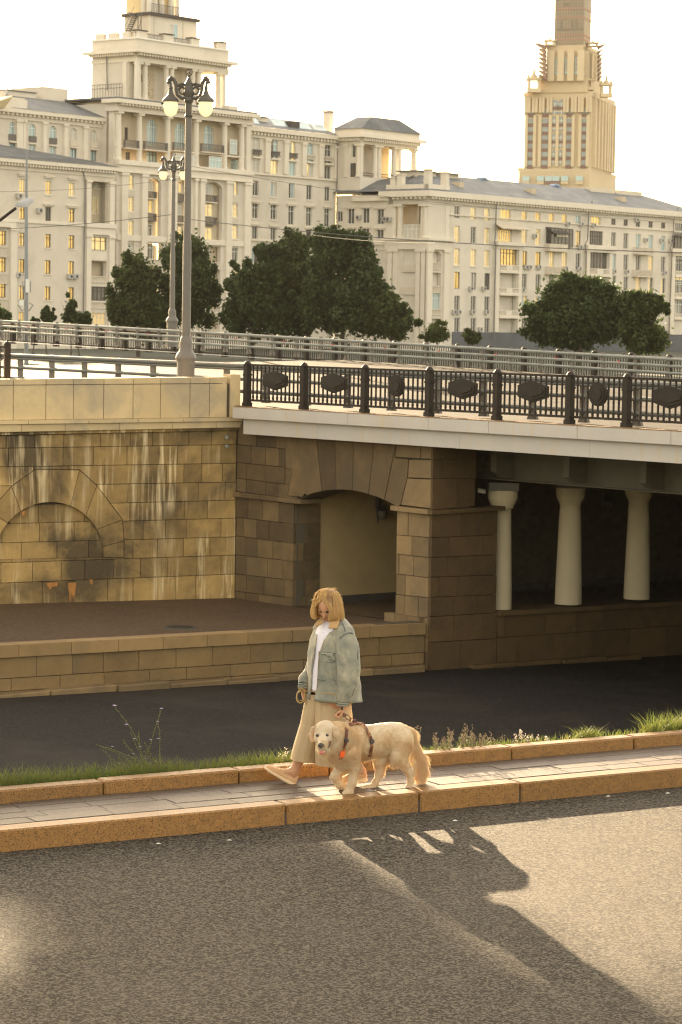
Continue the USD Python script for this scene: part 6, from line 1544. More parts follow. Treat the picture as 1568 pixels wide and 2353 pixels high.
# ================================================================== MODELLING WITH DISTANCE FIELDS
class Field:
    def __init__(s, lo, hi, h):
        s.lo, s.h = np.array(lo, float), h
        s.n = np.ceil((np.array(hi) - s.lo) / h).astype(int) + 1
        s.d = np.full(s.n, .5, np.float32)
        s.ax = [s.lo[k] + h * np.arange(s.n[k]) for k in range(3)]
    def _sub(s, lo, hi):
        i0 = np.clip(((lo - s.lo) / s.h).astype(int), 0, s.n - 1); i1 = np.clip(np.ceil((hi - s.lo) / s.h).astype(int) + 1, 1, s.n)
        sl = tuple(slice(a, b) for a, b in zip(i0, i1))
        return sl, np.stack(np.meshgrid(*[s.ax[k][sl[k]] for k in range(3)], indexing='ij'), -1)
    def _mix(s, sl, d, k, sub=False):
        a = s.d[sl]
        if sub:
            d = -d; h = np.clip(.5 - .5 * (a - d) / k, 0, 1); s.d[sl] = a * (1 - h) + d * h + k * h * (1 - h) if k else np.maximum(a, d)
        else:
            h = np.clip(.5 + .5 * (d - a) / k, 0, 1); s.d[sl] = d * (1 - h) + a * h - k * h * (1 - h)
    def cone(s, p, q, r0, r1, k=.03, sub=False, squash=None):
        p, q = np.asarray(p, float), np.asarray(q, float); m = max(r0, r1) + 2.5 * k + .02
        sl, X = s._sub(np.minimum(p, q) - m, np.maximum(p, q) + m)
        v = q - p; L = max(np.dot(v, v), 1e-9)
        t = np.clip(((X - p) @ v) / L, 0, 1)
        w = X - p - t[..., None] * v
        if squash is not None:
            ax, f = squash; w = w + (w @ ax)[..., None] * ax * (1 / f - 1)
        s._mix(sl, (np.linalg.norm(w, axis=-1) - (r0 + (r1 - r0) * t)).astype(np.float32), k, sub)
    def chain(s, pts, k=.03, **kw):
        for (p, r0), (q, r1) in zip(pts[:-1], pts[1:]): s.cone(p, q, r0, r1, k, **kw)
    def ell(s, c, r, axes=np.eye(3), k=.03, sub=False):
        c, r, axes = np.asarray(c, float), np.asarray(r, float), np.asarray(axes, float); m = r.max() + 2.5 * k + .02
        sl, X = s._sub(c - m, c + m)
        Q = (X - c) @ axes.T
        k0 = np.linalg.norm(Q / r, axis=-1); k1 = np.linalg.norm(Q / r ** 2, axis=-1) + 1e-9
        s._mix(sl, (k0 * (k0 - 1) / k1).astype(np.float32), k, sub)
    def mesh(s):
        d, n = s.d, s.n
        ins = d < 0
        cs = np.zeros(n - 1, np.int8)
        for a in (0, 1):
            for b in (0, 1):
                for c in (0, 1): cs += ins[a:n[0] - 1 + a, b:n[1] - 1 + b, c:n[2] - 1 + c]
        cell = np.argwhere((cs > 0) & (cs < 8))
        idx = np.full(n - 1, -1, np.int64); idx[tuple(cell.T)] = np.arange(len(cell))
        acc, cnt = np.zeros((len(cell), 3)), np.zeros(len(cell))
        cor = np.array([[a, b, c] for a in (0, 1) for b in (0, 1) for c in (0, 1)])
        vals = np.stack([d[tuple((cell + o).T)] for o in cor], 1)
        for i in range(8):
            for j in range(i + 1, 8):
                if np.abs(cor[i] - cor[j]).sum() != 1: continue
                x = (vals[:, i] < 0) != (vals[:, j] < 0)
                t = vals[x, i] / (vals[x, i] - vals[x, j])
                acc[x] += cor[i] + t[:, None] * (cor[j] - cor[i]); cnt[x] += 1
        V = s.lo + (cell + acc / cnt[:, None]) * s.h
        F = []
        for ax in range(3):
            o1, o2 = (ax + 1) % 3, (ax + 2) % 3
            A = ins; sh = [slice(None)] * 3; sh2 = [slice(None)] * 3; sh[ax] = slice(0, -1); sh2[ax] = slice(1, None)
            x = A[tuple(sh)] != A[tuple(sh2)]
            e = np.argwhere(x); e = e[(e[:, o1] > 0) & (e[:, o2] > 0) & (e[:, o1] < n[o1] - 1) & (e[:, o2] < n[o2] - 1)]
            def at_(a, b):
                q = e.copy(); q[:, o1] -= a; q[:, o2] -= b; return idx[tuple(q.T)]
            q = np.stack([at_(1, 1), at_(0, 1), at_(0, 0), at_(1, 0)], 1)
            fl = ~A[tuple(e.T)]
            q[fl] = q[fl][:, ::-1]
            F.append(q)
        F = np.concatenate(F); F = F[(F >= 0).all(1)]
        m = trimesh.Trimesh(V, np.vstack([F[:, [0, 1, 2]], F[:, [0, 2, 3]]]), process=False)
        m.vertices = smooth_mesh(V, m.faces, 5); return m
def smooth_mesh(v, f, it):
    e = np.vstack([f[:, [0, 1]], f[:, [1, 2]], f[:, [2, 0]]]); e = np.unique(np.sort(e, 1), axis=0)
    cnt = np.bincount(e.ravel(), minlength=len(v)).astype(float); cnt[cnt == 0] = 1
    v = np.array(v)
    for k in range(it):
        for lam in (.5, -.52):
            s = np.stack([np.bincount(e[:, 0], v[e[:, 1], c], len(v)) + np.bincount(e[:, 1], v[e[:, 0], c], len(v)) for c in range(3)], 1) / cnt[:, None]
            v = v + lam * (s - v)
    return v
def project(v):
    w = v - CAM; zc_ = w @ C_F
    return np.stack([CX + FOC * (w @ C_R) / zc_, CY - FOC * (w @ C_U) / zc_], 1), zc_
class Skin:
    """finds the visible surface point of a mesh under a measured pixel"""
    def __init__(s, m, extra=None):
        s.v = np.asarray(m.vertices); s.nrm = np.asarray(m.vertex_normals)
        s.p, s.z = project(s.v); s.t = cKDTree(s.p)
    def at(s, px, py, r=4.0):
        i = s.t.query_ball_point((px, py), r)
        while not i: r *= 1.6; i = s.t.query_ball_point((px, py), r)
        i = np.array(i); zmin = s.z[i].min(); i = i[s.z[i] < zmin + .03]
        w = np.exp(-((s.p[i] - (px, py)) ** 2).sum(1) / (r * .6) ** 2) + 1e-6
        depth = (s.v[i, 1] * w).sum() / w.sum(); n = (s.nrm[i] * w[:, None]).sum(0); n /= np.linalg.norm(n)
        return at(px, py, depth), n
def ribbon(sk, pix, width, off=.006, thick=.006):
    """strap that lies on a skin along measured pixels"""
    P, N = zip(*[sk.at(*p) for p in pix]); P, N = np.array(P), np.array(N)
    ts = np.linspace(0, len(P) - 1, len(P) * 4 - 3)
    P = np.stack([np.interp(ts, np.arange(len(P)), P[:, k]) for k in range(3)], 1); N = np.stack([np.interp(ts, np.arange(len(N)), N[:, k]) for k in range(3)], 1)
    for _ in range(2): P[1:-1] = (P[:-2] + 2 * P[1:-1] + P[2:]) / 4
    T = np.gradient(P, axis=0); T /= np.linalg.norm(T, axis=1, keepdims=True); N -= T * (N * T).sum(1, keepdims=True); N /= np.linalg.norm(N, axis=1, keepdims=True)
    S = np.cross(T, N); w = np.broadcast_to(np.asarray(width), len(P))[:, None] / 2
    rings = np.stack([P + N * off - S * w, P + N * (off + thick) - S * w * .9, P + N * (off + thick) + S * w * .9, P + N * off + S * w], 1)
    v = rings.reshape(-1, 3); f = []
    for i in range(len(P) - 1):
        for j in range(4):
            a, b = i * 4 + j, i * 4 + (j + 1) % 4; f += [[a, b, b + 4], [a, b + 4, a + 4]]
    return MB().add(v, f)
def patch(sk, corners, nu=8, nv=8, off=.006, thick=.008):
    """sheet lying on a skin between four measured pixels (in order round the sheet)"""
    c = np.array(corners, float); top, bot = [], []
    for i in range(nu + 1):
        for j in range(nv + 1):
            a, b = i / nu, j / nv
            q = (c[0] * (1 - a) + c[1] * a) * (1 - b) + (c[3] * (1 - a) + c[2] * a) * b
            p, n = sk.at(*q); e = min(a, 1 - a, b, 1 - b); top.append(p + n * (off + thick * (1 if e > .02 else .55))); bot.append(p + n * (off - .012))
    v = np.array(top + bot); M = nv + 1; K = len(top); f = []
    for i in range(nu):
        for j in range(nv):
            a = i * M + j; f += [[a, a + M, a + M + 1], [a, a + M + 1, a + 1], [K + a, K + a + M + 1, K + a + M], [K + a, K + a + 1, K + a + M + 1]]
    border = [i * M for i in range(nu + 1)] + [nu * M + j for j in range(1, M)] + [i * M + nv for i in range(nu - 1, -1, -1)] + [j for j in range(nv - 1, 0, -1)]
    for a, b in zip(border, border[1:] + border[:1]): f += [[a, b, K + b], [a, K + b, K + a]]
    return MB().add(v, f)
def loft(rings, close=True, caps=True):
    n = len(rings[0]); v = np.concatenate(rings); f = []
    for i in range(len(rings) - 1):
        for j in range(n if close else n - 1):
            a, b = i * n + j, i * n + (j + 1) % n; f += [[a, b, b + n], [a, b + n, a + n]]
    if caps and close:
        v = np.vstack([v, rings[0].mean(0), rings[-1].mean(0)]); K = n * len(rings)
        for j in range(n): f += [[K, (j + 1) % n, j], [K + 1, (len(rings) - 1) * n + j, (len(rings) - 1) * n + (j + 1) % n]]
    return trimesh.Trimesh(v, f, process=False)
def wrinkle(m, amp, scale, seed=0, stretch=(1, 1, 1)):
    v = np.array(m.vertices); n = np.array(m.vertex_normals)
    m.vertices = v + n * ((meshkit.fbm(v * scale * np.array(stretch), 3, seed) - .5) * 2 * amp)[:, None]
    return m
def spline(keys, t):
    keys = np.array(keys, float); return np.stack([np.interp(t, keys[:, 0], keys[:, k]) for k in range(1, keys.shape[1])], -1)

# ================================================================== WOMAN
WY = 21.2
MPP = WY / FOC * .5102 * .6125                                  # metres per pixel of the crop she was measured in
wp = lambda x, y, off=0.0: at(*ZP(x, y), WY + off)
M_skin = mat('skin', (.52, .28, .155), .5, c2=(.46, .235, .125), scale=20, spec=.35)
M_denim = mat('denim', (.35, .33, .24), .85, c2=(.19, .20, .165), scale=11, c3=(.50, .455, .32), scale3=3.2, bump=.35, bscale=160, bdist=.003, sheen=.1)
M_denimd = mat('denim_seam', (.075, .085, .08), .9, c2=(.15, .155, .13), scale=60)
M_cord = mat('corduroy_collar', (.42, .27, .115), .85, c2=(.36, .22, .09), scale=60)
M_tee = mat('white_cotton', (.74, .71, .76), .8, c2=(.68, .65, .70), scale=6)
M_print = mat('red_print', (.50, .10, .12), .7)
M_trous = mat('cream_twill', (.74, .57, .34), .8, c2=(.67, .51, .30), scale=7, transl=.24, bump=.15, bscale=140, bdist=.002)
M_shoe = mat('shoe_suede', (.60, .37, .19), .8, c2=(.53, .32, .16), scale=25, bump=.2, bscale=120, bdist=.002)
M_sole = mat('shoe_sole', (.80, .61, .38), .6, c2=(.63, .43, .24), scale=10)
M_lace = mat('shoe_lace', (.75, .62, .38), .8)
M_hair = mat('hair_blond', (.90, .70, .35), .38, c2=(.62, .38, .13), scale=60, stretch=(1, 1, .12), transl=.42, spec=.6)
M_hairr = mat('hair_root', (.26, .15, .065), .5, c2=(.40, .24, .095), scale=40)
M_eye = mat('eye_dark', (.05, .03, .02), .3)
M_lips = mat('lips', (.50, .20, .14), .45)
M_brass = mat('button_metal', (.75, .68, .5), .25, metallic=.9)

W = thing('person', 'person with blond bob in washed denim jacket and cream trousers walking with bowed head', 'person')
f2, l2_ = np.array([-.85, -.53, 0]), np.array([.53, -.85, 0])   # her front, her left
up = np.array([0, 0, 1.])
HC = wp(648, 232, -.03)
fh = np.array([-.35, -.67, -.65]); fh /= np.linalg.norm(fh); lh = np.cross(up, fh); lh /= np.linalg.norm(lh); uh = np.cross(fh, lh)
HA = np.array([lh, fh, uh])
hp = lambda a, b, c: HC + a * lh + b * fh + c * uh
nb = wp(688, 395, 0)
shL, shR = nb + l2_ * .165 + [0, 0, -.045], nb - l2_ * .165 + [0, 0, -.045]
elL, wrL = wp(805, 735, -.235), wp(762, 950, -.225)
elR, wrR = wp(520, 735, .16), wp(468, 850, .03)
pel = wp(672, 915, 0)
hipL, hipR = pel + l2_ * .085, pel - l2_ * .085
knL, anL = wp(770, 1240, -.05), wp(893, 1462, .0)
knR, anR = wp(520, 1190, .05), wp(398, 1462, .04)
Bf = Field(np.min([anR, anL, wrR, elL, HC], axis=0) - [.35, .25, .25], np.max([anL, elL, HC, elR], axis=0) + [.3, .3, .25], .0075)
Bf.ell(HC, (.076, .094, .100), HA, .01)
Bf.ell(hp(0, .030, -.045), (.058, .062, .070), HA, .03)         # jaw
Bf.ell(hp(0, .068, -.098), (.026, .022, .022), HA, .02)         # chin
Bf.cone(hp(0, .088, .005), hp(0, .112, -.032), .009, .013, .012)   # nose
for s_ in (-1, 1):
    Bf.ell(hp(s_ * .031, .086, .006), (.014, .010, .010), HA, .01, sub=True)
    Bf.ell(hp(s_ * .040, .070, -.03), (.022, .016, .02), HA, .02)
Bf.ell(hp(0, .094, -.064), (.021, .010, .009), HA, .008)
Bf.cone(hp(0, -.03, -.05), nb + [0, 0, .01], .048, .055, .03)
Bf.cone(shL, shR, .06, .06, .05); Bf.cone(nb + [0, 0, -.06], pel + [0, 0, .12], .12, .115, .06); Bf.cone(hipL, hipR, .11, .11, .05)
Bf.chain([(shL, .055), (elL, .042), (wrL, .028)], .03); Bf.chain([(shR, .055), (elR, .042), (wrR, .028)], .03)
Bf.chain([(hipL, .095), (knL, .06), (anL, .037)], .03); Bf.chain([(hipR, .095), (knR, .06), (anR, .037)], .03)
Bf.cone(knR + (anR - knR) * .15 + [.02, 0, 0], knR + (anR - knR) * .6 + [.012, 0, 0], .05, .04, .03); Bf.cone(knL + (anL - knL) * .15, knL + (anL - knL) * .6, .05, .04, .03)
# hands: palm, four bent fingers and a thumb closed on the leash
def hand(wr, dirn, side, curl):
    d = np.asarray(dirn, float) / np.linalg.norm(dirn); s1 = np.asarray(side, float); s1 -= d * np.dot(s1, d); s1 /= np.linalg.norm(s1); c1 = np.asarray(curl, float); c1 -= d * np.dot(c1, d) + s1 * np.dot(c1, s1); c1 /= np.linalg.norm(c1)
    pc_ = wr + d * .085
    for k in (-1, 0, 1): Bf.cone(wr + s1 * .012 * k, pc_ + s1 * .024 * k, .019, .013, .012)
    for k, L in zip((-1.5, -.5, .5, 1.5), (.9, 1., .97, .78)):
        a = pc_ + s1 * .017 * k; b = a + d * .030 * L + c1 * .016; c = b + c1 * .026 * L - d * .004; e = c - d * .022 * L + c1 * .004
        Bf.chain([(a, .0095), (b, .009), (c, .0085), (e, .008)], .005)
    a = wr + d * .03 - s1 * .024; b = a + d * .028 - s1 * .012 + c1 * .014; c = b + d * .016 + c1 * .022 + s1 * .010
    Bf.chain([(a, .013), (b, .011), (c, .009)], .006)
hand(wrL + [0, 0, -.015], wp(742, 1035, -.225) - wp(762, 950, -.225), [-.2, 1, 0], [-1, -.2, 0])
hand(wrR + [0, 0, -.01], wp(470, 905, 0) - wp(464, 850, 0), [.3, -1, 0], [1, .3, 0])
for an, toe, heel in ((anR, wp(215, 1462, .03), wp(392, 1530, .04)), (anL, wp(725, 1555, -.01), wp(915, 1505, .02))):
    Bf.chain([(an, .036), (heel + [0, 0, .015], .028)], .02); Bf.chain([(an, .035), ((an + toe) / 2 + [0, 0, -.01], .03), (toe, .02)], .02)
body = Bf.mesh()
obj('body', body, M_skin, W, smooth=True)
# eyes, brows and mouth
for s_ in (-1, 1):
    m = MB().ell(hp(s_ * .031, .080, .004), (.013, .010, .006), 2); obj('eye', m, M_eye, W, smooth=True)
    obj('eyebrow', MB().tube([hp(s_ * .014, .096, .022), hp(s_ * .032, .094, .027), hp(s_ * .047, .082, .022)], [.004, .005, .003], 6), M_hairr, W)
    obj('eyelid', MB().tube([hp(s_ * .018, .088, .002), hp(s_ * .031, .090, -.001), hp(s_ * .044, .080, .002)], [.003, .004, .003], 6), M_eye, W)
m = MB().ell(hp(0, .103, -.060), (.018, .006, .0045), 2, np.array([lh, fh, uh]).T).ell(hp(0, .101, -.069), (.015, .006, .005), 2, np.array([lh, fh, uh]).T); obj('mouth', m, M_lips, W, smooth=True)

# hair: a shell and strands falling from a parting
prof_h = [(0, .022, .128), (.12, .058, .120), (.3, .094, .078), (.5, .110, .02), (.7, .121, -.045), (.88, .122, -.095), (1, .108, -.122)]
part_d = np.array([.62, .55, 0])
def hair_pt(phi, s_, dr=0.0, dz=0.0):
    r, z_ = spline(prof_h, s_)
    back = .5 + .5 * math.cos(phi - math.radians(60))             # lower and fuller at the back and on the near side
    side = math.cos(phi)
    x, y = math.cos(phi) * (r * (.92 if side > 0 else 1.02) + dr), math.sin(phi) * (r * .93 + dr)
    zz_ = z_ - (.012 * s_ if side > 0 else -.004) - max(0, s_ - .85) * .05 * (1 - back) * 0
    lean_ = -.012 * s_
    return HC + np.array([x + .004, y + .012, zz_ + dz])
PH0, PH1 = math.radians(-93), math.radians(216)
open_w = lambda s_: 1.0 if s_ < .44 else max(0.0, 1 - (s_ - .44) / .16)
rings = []
for s_ in np.linspace(0, 1, 18):
    w_ = open_w(s_)
    rings.append(np.array([hair_pt(a, s_, -.006) for a in np.linspace(PH0 + .14 - .56 * w_, PH1 - .10 + .60 * w_, 44)]))
inner = [r_ + (HC + [0, .01, -.01] - r_) * .10 for r_ in rings]
sh = loft(rings, close=False); sh2 = loft(inner, close=False); sh2.invert()
obj('hair', MB().addm(sh).addm(sh2), M_hair, W, smooth=True)
r = np.random.default_rng(3); strands = []
for k in range(3200):
    a = r.uniform(PH0 + .12, PH1 - .06); s0_ = r.uniform(0, .12) if r.random() < .75 else r.uniform(.1, .6)
    dr = abs(r.normal(0, .0035)) + .001; tw = r.normal(0, .05); end = r.uniform(.9, 1.04)
    wn = lambda q: (.52 * open_w(s0_ + (end - s0_) * q) if a < PH0 + .45 else 0) * -1 + (.56 * open_w(s0_ + (end - s0_) * q) if a > PH1 - .55 else 0)
    st = [hair_pt(a + .0 + tw * q * q + wn(q), min(s0_ + (end - s0_) * q, 1.0), dr * (1 + 1.2 * q), -.014 * max(0, s0_ + (end - s0_) * q - 1)) for q in np.linspace(0, 1, 8)]
    strands.append(np.array(st))
for k in range(90):                                                # flyaways, mostly on the left
    a = math.radians(r.uniform(120, 215) if r.random() < .7 else r.uniform(-60, 60)); s0_ = r.uniform(.1, .8); p = hair_pt(a, s0_, .004); dv = np.array([math.cos(a), math.sin(a), 0]) 
    L = r.uniform(.02, .06); st = [p + dv * L * q * r.uniform(.6, 1) * .6 + np.array([r.normal(0, .006), 0, (-.4 * q * q + .25 * q) * L + r.normal(0, .002)]) for q in np.linspace(0, 1, 6)]; strands.append(np.array(st))
for k in range(22):
    p = hair_pt(math.radians(r.uniform(-40, 100)), .05, .002); dv = np.array([r.normal(.55, .4), r.normal(0, .3), r.uniform(.3, .9)]); L = r.uniform(.015, .04)
    strands.append(np.array([p + dv * L * q + np.array([.5 * L * q * q, 0, -.3 * L * q * q]) for q in np.linspace(0, 1, 6)]))
curves('hair_strands', strands, .0022, M_hair, W)
roots = []
for k in range(900):
    a = r.uniform(-1.75, .7); le = r.uniform(.15, .42); st = [hair_pt(a + r.normal(0, .02) * q, .05 + le * q, .0085) for q in np.linspace(0, 1, 6)]; roots.append(np.array(st))
curves('dark_roots', roots, .0015, M_hairr, W)

# T-shirt
def ring(c, a, b, psis, ripple=None):
    return np.array([c + f2 * b * math.cos(p) + l2_ * a * math.sin(p) for p in psis]) if ripple is None else np.array([c + (f2 * b * math.cos(p) + l2_ * a * math.sin(p)) * (1 + ripple(p)) for p in psis])
ps = np.linspace(0, 2 * np.pi, 40, endpoint=False)
keys = [(350, 676, .075, .070), (385, 684, .125, .10), (430, 684, .175, .13), (550, 676, .185, .150), (700, 668, .175, .155), (866, 668, .18, .165)]
rings = []
for y in np.linspace(352, 866, 26):
    x, a, b = spline(keys, y); rings.append(ring(wp(x, y), a, b, ps, lambda p, y=y: .02 * math.sin(5 * p + y * .02)))
tee = loft(rings); tee = wrinkle(tee, .006, 9, 4, (1, 1, .5)); obj('t_shirt', tee, M_tee, W, smooth=True)
tsk = Skin(tee)
# jacket body with an open front
jk = [(395, 692, .165, .100, -.12, .70), (425, 690, .215, .135, -.06, .54), (480, 686, .235, .165, -.02, .44), (590, 682, .245, .185, .0, .32), (700, 686, .252, .195, -.08, .28), (800, 690, .26, .203, -.12, .23), (870, 692, .268, .21, -.15, .20), (922, 693, .278, .222, -.18, .16)]
outer, innr = [], []
for y in np.linspace(395, 922, 40):
    x, a, b, o0, o1 = spline(jk, y)
    psj = np.linspace(o1, 2 * np.pi + o0, 64)
    c = wp(x, y, .012)
    rp = lambda p, y=y: .012 * math.sin(4 * p + .5) * (y - 400) / 500 + .010 * math.sin(9 * p + y * .012) * max(0, (y - 600) / 320)
    R_ = ring(c, a, b, psj, rp); R_[:, 2] += -.012 * np.sin(psj - 2.2) * (y > 905) - .03 * np.clip((np.cos(psj - np.pi)), 0, 1) * ((y - 800) / 122 if y > 800 else 0) * .6
    outer.append(R_); innr.append(ring(c, a - .014, b - .014, psj, rp) + [0, 0, (R_[:, 2] - (ring(c, a, b, psj, rp))[:, 2]).mean()])
sh = loft(outer, close=False); s2 = loft(innr, close=False); s2.invert()
n_ = 64; K = len(outer) * n_; edge = []
for i in range(len(outer) - 1):
    for j in (0, n_ - 1):
        a = i * n_ + j; q = [a, a + n_, K + a + n_, K + a]; edge += [[q[0], q[1], q[2]], [q[0], q[2], q[3]]] if j == 0 else [[q[2], q[1], q[0]], [q[3], q[2], q[0]]]
for j in range(n_ - 1):
    a = (len(outer) - 1) * n_ + j; edge += [[a, a + 1, K + a + 1], [a, K + a + 1, K + a]]
jv = np.vstack([sh.vertices, s2.vertices]); jf = np.vstack([sh.faces, s2.faces + K, edge])
jm = trimesh.Trimesh(jv, jf, process=False)
v = np.array(jm.vertices); off = (meshkit.fbm(v * np.array([9, 9, 6.]), 3, 3) - .5) * .022
ctr_ = np.stack([np.interp(v[:, 2], [v[:, 2].min(), v[:, 2].max()], [wp(693, 922)[0], wp(692, 395)[0]]), np.full(len(v), WY), v[:, 2]], 1); dirs = v - ctr_; dirs /= np.linalg.norm(dirs, axis=1, keepdims=True)
jm.vertices = v + dirs * off[:, None]
# shoulders yoke, closing the top over the neck
yk = Field(np.min([shL, shR], axis=0) - .35, np.max([shL, shR], axis=0) + .3, .009)
yk.cone(shL + [0, 0, .0], shR + [0, 0, .0], .082, .082, .04); yk.cone(nb + [.03, .05, .02], (shL + nb) / 2 + [.02, .03, .01], .070, .075, .05); yk.cone(nb + [.01, .06, .02], (shR + nb) / 2 + [.0, .03, .01], .066, .075, .05)
yk.cone(nb + [.05, .07, -.08], nb + [.05, .05, -.18], .13, .16, .05)
yk.cone(nb + [-.02, -.03, .10], nb + [-.10, -.08, -.22], .082, .115, .02, sub=True)
ykm = yk.mesh()
def sleeve(pts, n=34, seed=0, amp=.008):
    P_ = np.array([p for p, _ in pts]); R_ = np.array([q for _, q in pts]); t = np.linspace(0, len(P_) - 1, 30)
    C_ = np.stack([np.interp(t, np.arange(len(P_)), P_[:, k]) for k in range(3)], 1); rr = np.interp(t, np.arange(len(P_)), R_)
    for _ in range(3): C_[1:-1] = (C_[:-2] + 2 * C_[1:-1] + C_[2:]) / 4; rr[1:-1] = (rr[:-2] + 2 * rr[1:-1] + rr[2:]) / 4
    m = MB().tube(C_, rr, n).mesh()
    return wrinkle(m, amp, 13, seed)
slL = sleeve([(shL + [-.01, .02, .02], .075), (shL + l2_ * .03 + [.005, 0, -.06], .098), (wp(795, 600, -.20), .101), (elL, .094), (wp(785, 860, -.235), .076), (wp(762, 925, -.23), .056), (wp(760, 938, -.23), .052)], 36, 1, .010)
slR = sleeve([(shR + [.01, -.01, .02], .07), (shR - l2_ * .01 + [.02, 0, -.07], .085), (wp(575, 620, .19), .075), (elR, .058), (wp(472, 780, .06), .050), (wp(466, 818, .03), .044)], 28, 2, .008)
jk_ = MB().addm(jm).addm(ykm).addm(slL).addm(slR)
J = obj('jacket', jk_, M_denim, W, smooth=50)
# cuffs, collar, pocket, seams, buttons
def cuff(a, b, r0):
    m = MB()
    for k in range(3):
        p, q = a + (b - a) * k / 3, a + (b - a) * (k + .9) / 3; m.tube([p, p + (q - p) * .2, p + (q - p) * .8, q], [r0 * .94, r0 * 1.04, r0 * 1.03, r0 * .92], 22)
    return m
obj('cuff', cuff(wp(760, 930, -.23), wp(756, 978, -.228), .050), M_denim, J, smooth=40); obj('cuff', cuff(wp(467, 815, .03), wp(462, 850, .02), .042), M_denim, J, smooth=40)
def plate(pts, th, m, nm, par):
    pts = np.array(pts); n = np.cross(pts[1] - pts[0], pts[2] - pts[0]); n /= np.linalg.norm(n); n = n if n[1] < 0 else -n
    k = len(pts); v = np.vstack([pts, pts - n * th]); f = []
    for i in range(1, k - 1): f += [[0, i, i + 1], [k, k + i + 1, k + i]]
    for i in range(k): j = (i + 1) % k; f += [[i, j, k + j], [i, k + j, k + i]]
    return obj(nm, MB().add(v, f), m, par)
plate([wp(742, 312, -.05), wp(735, 345, -.10), wp(716, 404, -.185), wp(652, 401, -.20), wp(662, 365, -.15), wp(676, 335, -.09)], .010, M_cord, 'collar', J)
plate([wp(606, 318, -.03), wp(575, 345, -.05), wp(549, 376, -.075), wp(557, 392, -.09), wp(600, 372, -.11), wp(618, 350, -.09)], .010, M_cord, 'collar', J)
jsk = Skin(trimesh.Trimesh(np.vstack([sh.vertices]), sh.faces, process=False)) if False else Skin(jm)
obj('pocket_flap', patch(jsk, [ZP(584, 578), ZP(706, 592), ZP(706, 648), ZP(584, 640)], 8, 5, .006, .016), M_denim, J, smooth=40)
obj('pocket', patch(jsk, [ZP(584, 655), ZP(704, 660), ZP(703, 782), ZP(578, 782)], 8, 8, .002, .009), M_denim, J, smooth=40)
for pts, w_ in (([(585, 577), (645, 583), (706, 592)], .009), ([(584, 640), (610, 654), (650, 660), (690, 657), (707, 645)], .0095), ([(578, 784), (620, 794), (670, 797), (702, 788)], .009), ([(650, 405), (620, 480), (598, 540), (578, 590), (571, 680), (566, 780), (560, 868)], .010)):
    obj('seam', ribbon(jsk, [ZP(*p) for p in pts], w_, .010 if w_ < .01 else .004, .003), M_denimd if w_ < .01 else M_cord, J)
obj('hem', ribbon(jsk, [ZP(x, y) for x, y in ((565, 912), (600, 915), (640, 917), (680, 914), (702, 908))], .014, .002, .005), M_denimd, J)
ssk = Skin(slL)
obj('seam', ribbon(ssk, [ZP(735, 482), (ZP(757, 462)), ZP(785, 446), ZP(815, 440), ZP(832, 450)], .010, .004, .004), M_denimd, J)
obj('seam', ribbon(ssk, [ZP(862, 560), ZP(868, 650), ZP(862, 740), ZP(846, 830), ZP(826, 900)], .008, .003, .003), M_denimd, J)
ysk = Skin(trimesh.util.concatenate([ykm, jm]))
obj('seam', ribbon(ysk, [ZP(742, 345), ZP(756, 372), ZP(768, 400), ZP(774, 430)], .009, .004, .003), M_denimd, J)
for x, y in ((541, 403), (512, 615)):
    p, n = jsk.at(*ZP(x, y)); obj('button', MB().lathe([(.009, 0), (.009, .004), (.005, .007), (0, .007)], p + n * .004, 10, axis=n), M_brass, J)
m = MB()
for k, x in enumerate((594, 602, 609, 616, 624)):
    m.addm(ribbon(tsk, [ZP(x, 420 + (k % 2) * 2), ZP(x, 428), ZP(x, 437)], .004, .003, .002).mesh())
obj('print', m, M_print, W)
# wide cropped trousers
def leg(keys, seed, ripple):
    rings = []
    ks = np.array(keys, float)
    for y in np.linspace(ks[0, 0], ks[-1, 0], 34):
        xl, xr, off, dep, tilt = spline(keys, y); c = wp((xl + xr) / 2, y, off); hw = (xr - xl) / 2 * MPP
        rr = []
        for p in np.linspace(0, 2 * np.pi, 56, endpoint=False):
            k = 1 + ripple * ((y - 900) / 480) * math.cos(7 * p + seed) + .5 * ripple * math.cos(12 * p + 2 * seed)
            rr.append(c + np.array([hw * math.cos(p) * min(k, 1.02), -dep * math.sin(p) * k, -tilt * MPP * math.cos(p) * hw / MPP / 100]))
        rings.append(np.array(rr))
    m = loft(rings, caps=False); 
    inn = [r_.mean(0) + (r_ - r_.mean(0)) * .96 for r_ in rings]; m2 = loft(inn, caps=False); m2.invert()
    return m, m2
l1m = leg([(885, 560, 822, -.03, .115, 0), (940, 556, 818, -.04, .118, 0), (1110, 551, 834, -.06, .125, 0), (1260, 550, 842, -.06, .13, 0), (1412, 550, 850, -.05, .13, 2)], 1.0, .035)
l2m = leg([(885, 482, 660, .03, .10, 0), (940, 476, 640, .04, .105, 0), (1110, 444, 620, .05, .11, 5), (1250, 402, 596, .05, .115, 8), (1330, 382, 580, .05, .115, 10), (1378, 372, 566, .05, .115, 12)], 2.4, .03)
m = MB()
for a in (*l1m, *l2m): m.addm(a)
T_ = obj('trousers', m, M_trous, W, smooth=60)
psk = Skin(trimesh.util.concatenate([l1m[0], l2m[0]]))
obj('pleat', ribbon(psk, [ZP(598, 945), ZP(596, 1010), ZP(592, 1090)], .006, .0005, .003), M_trous, T_)
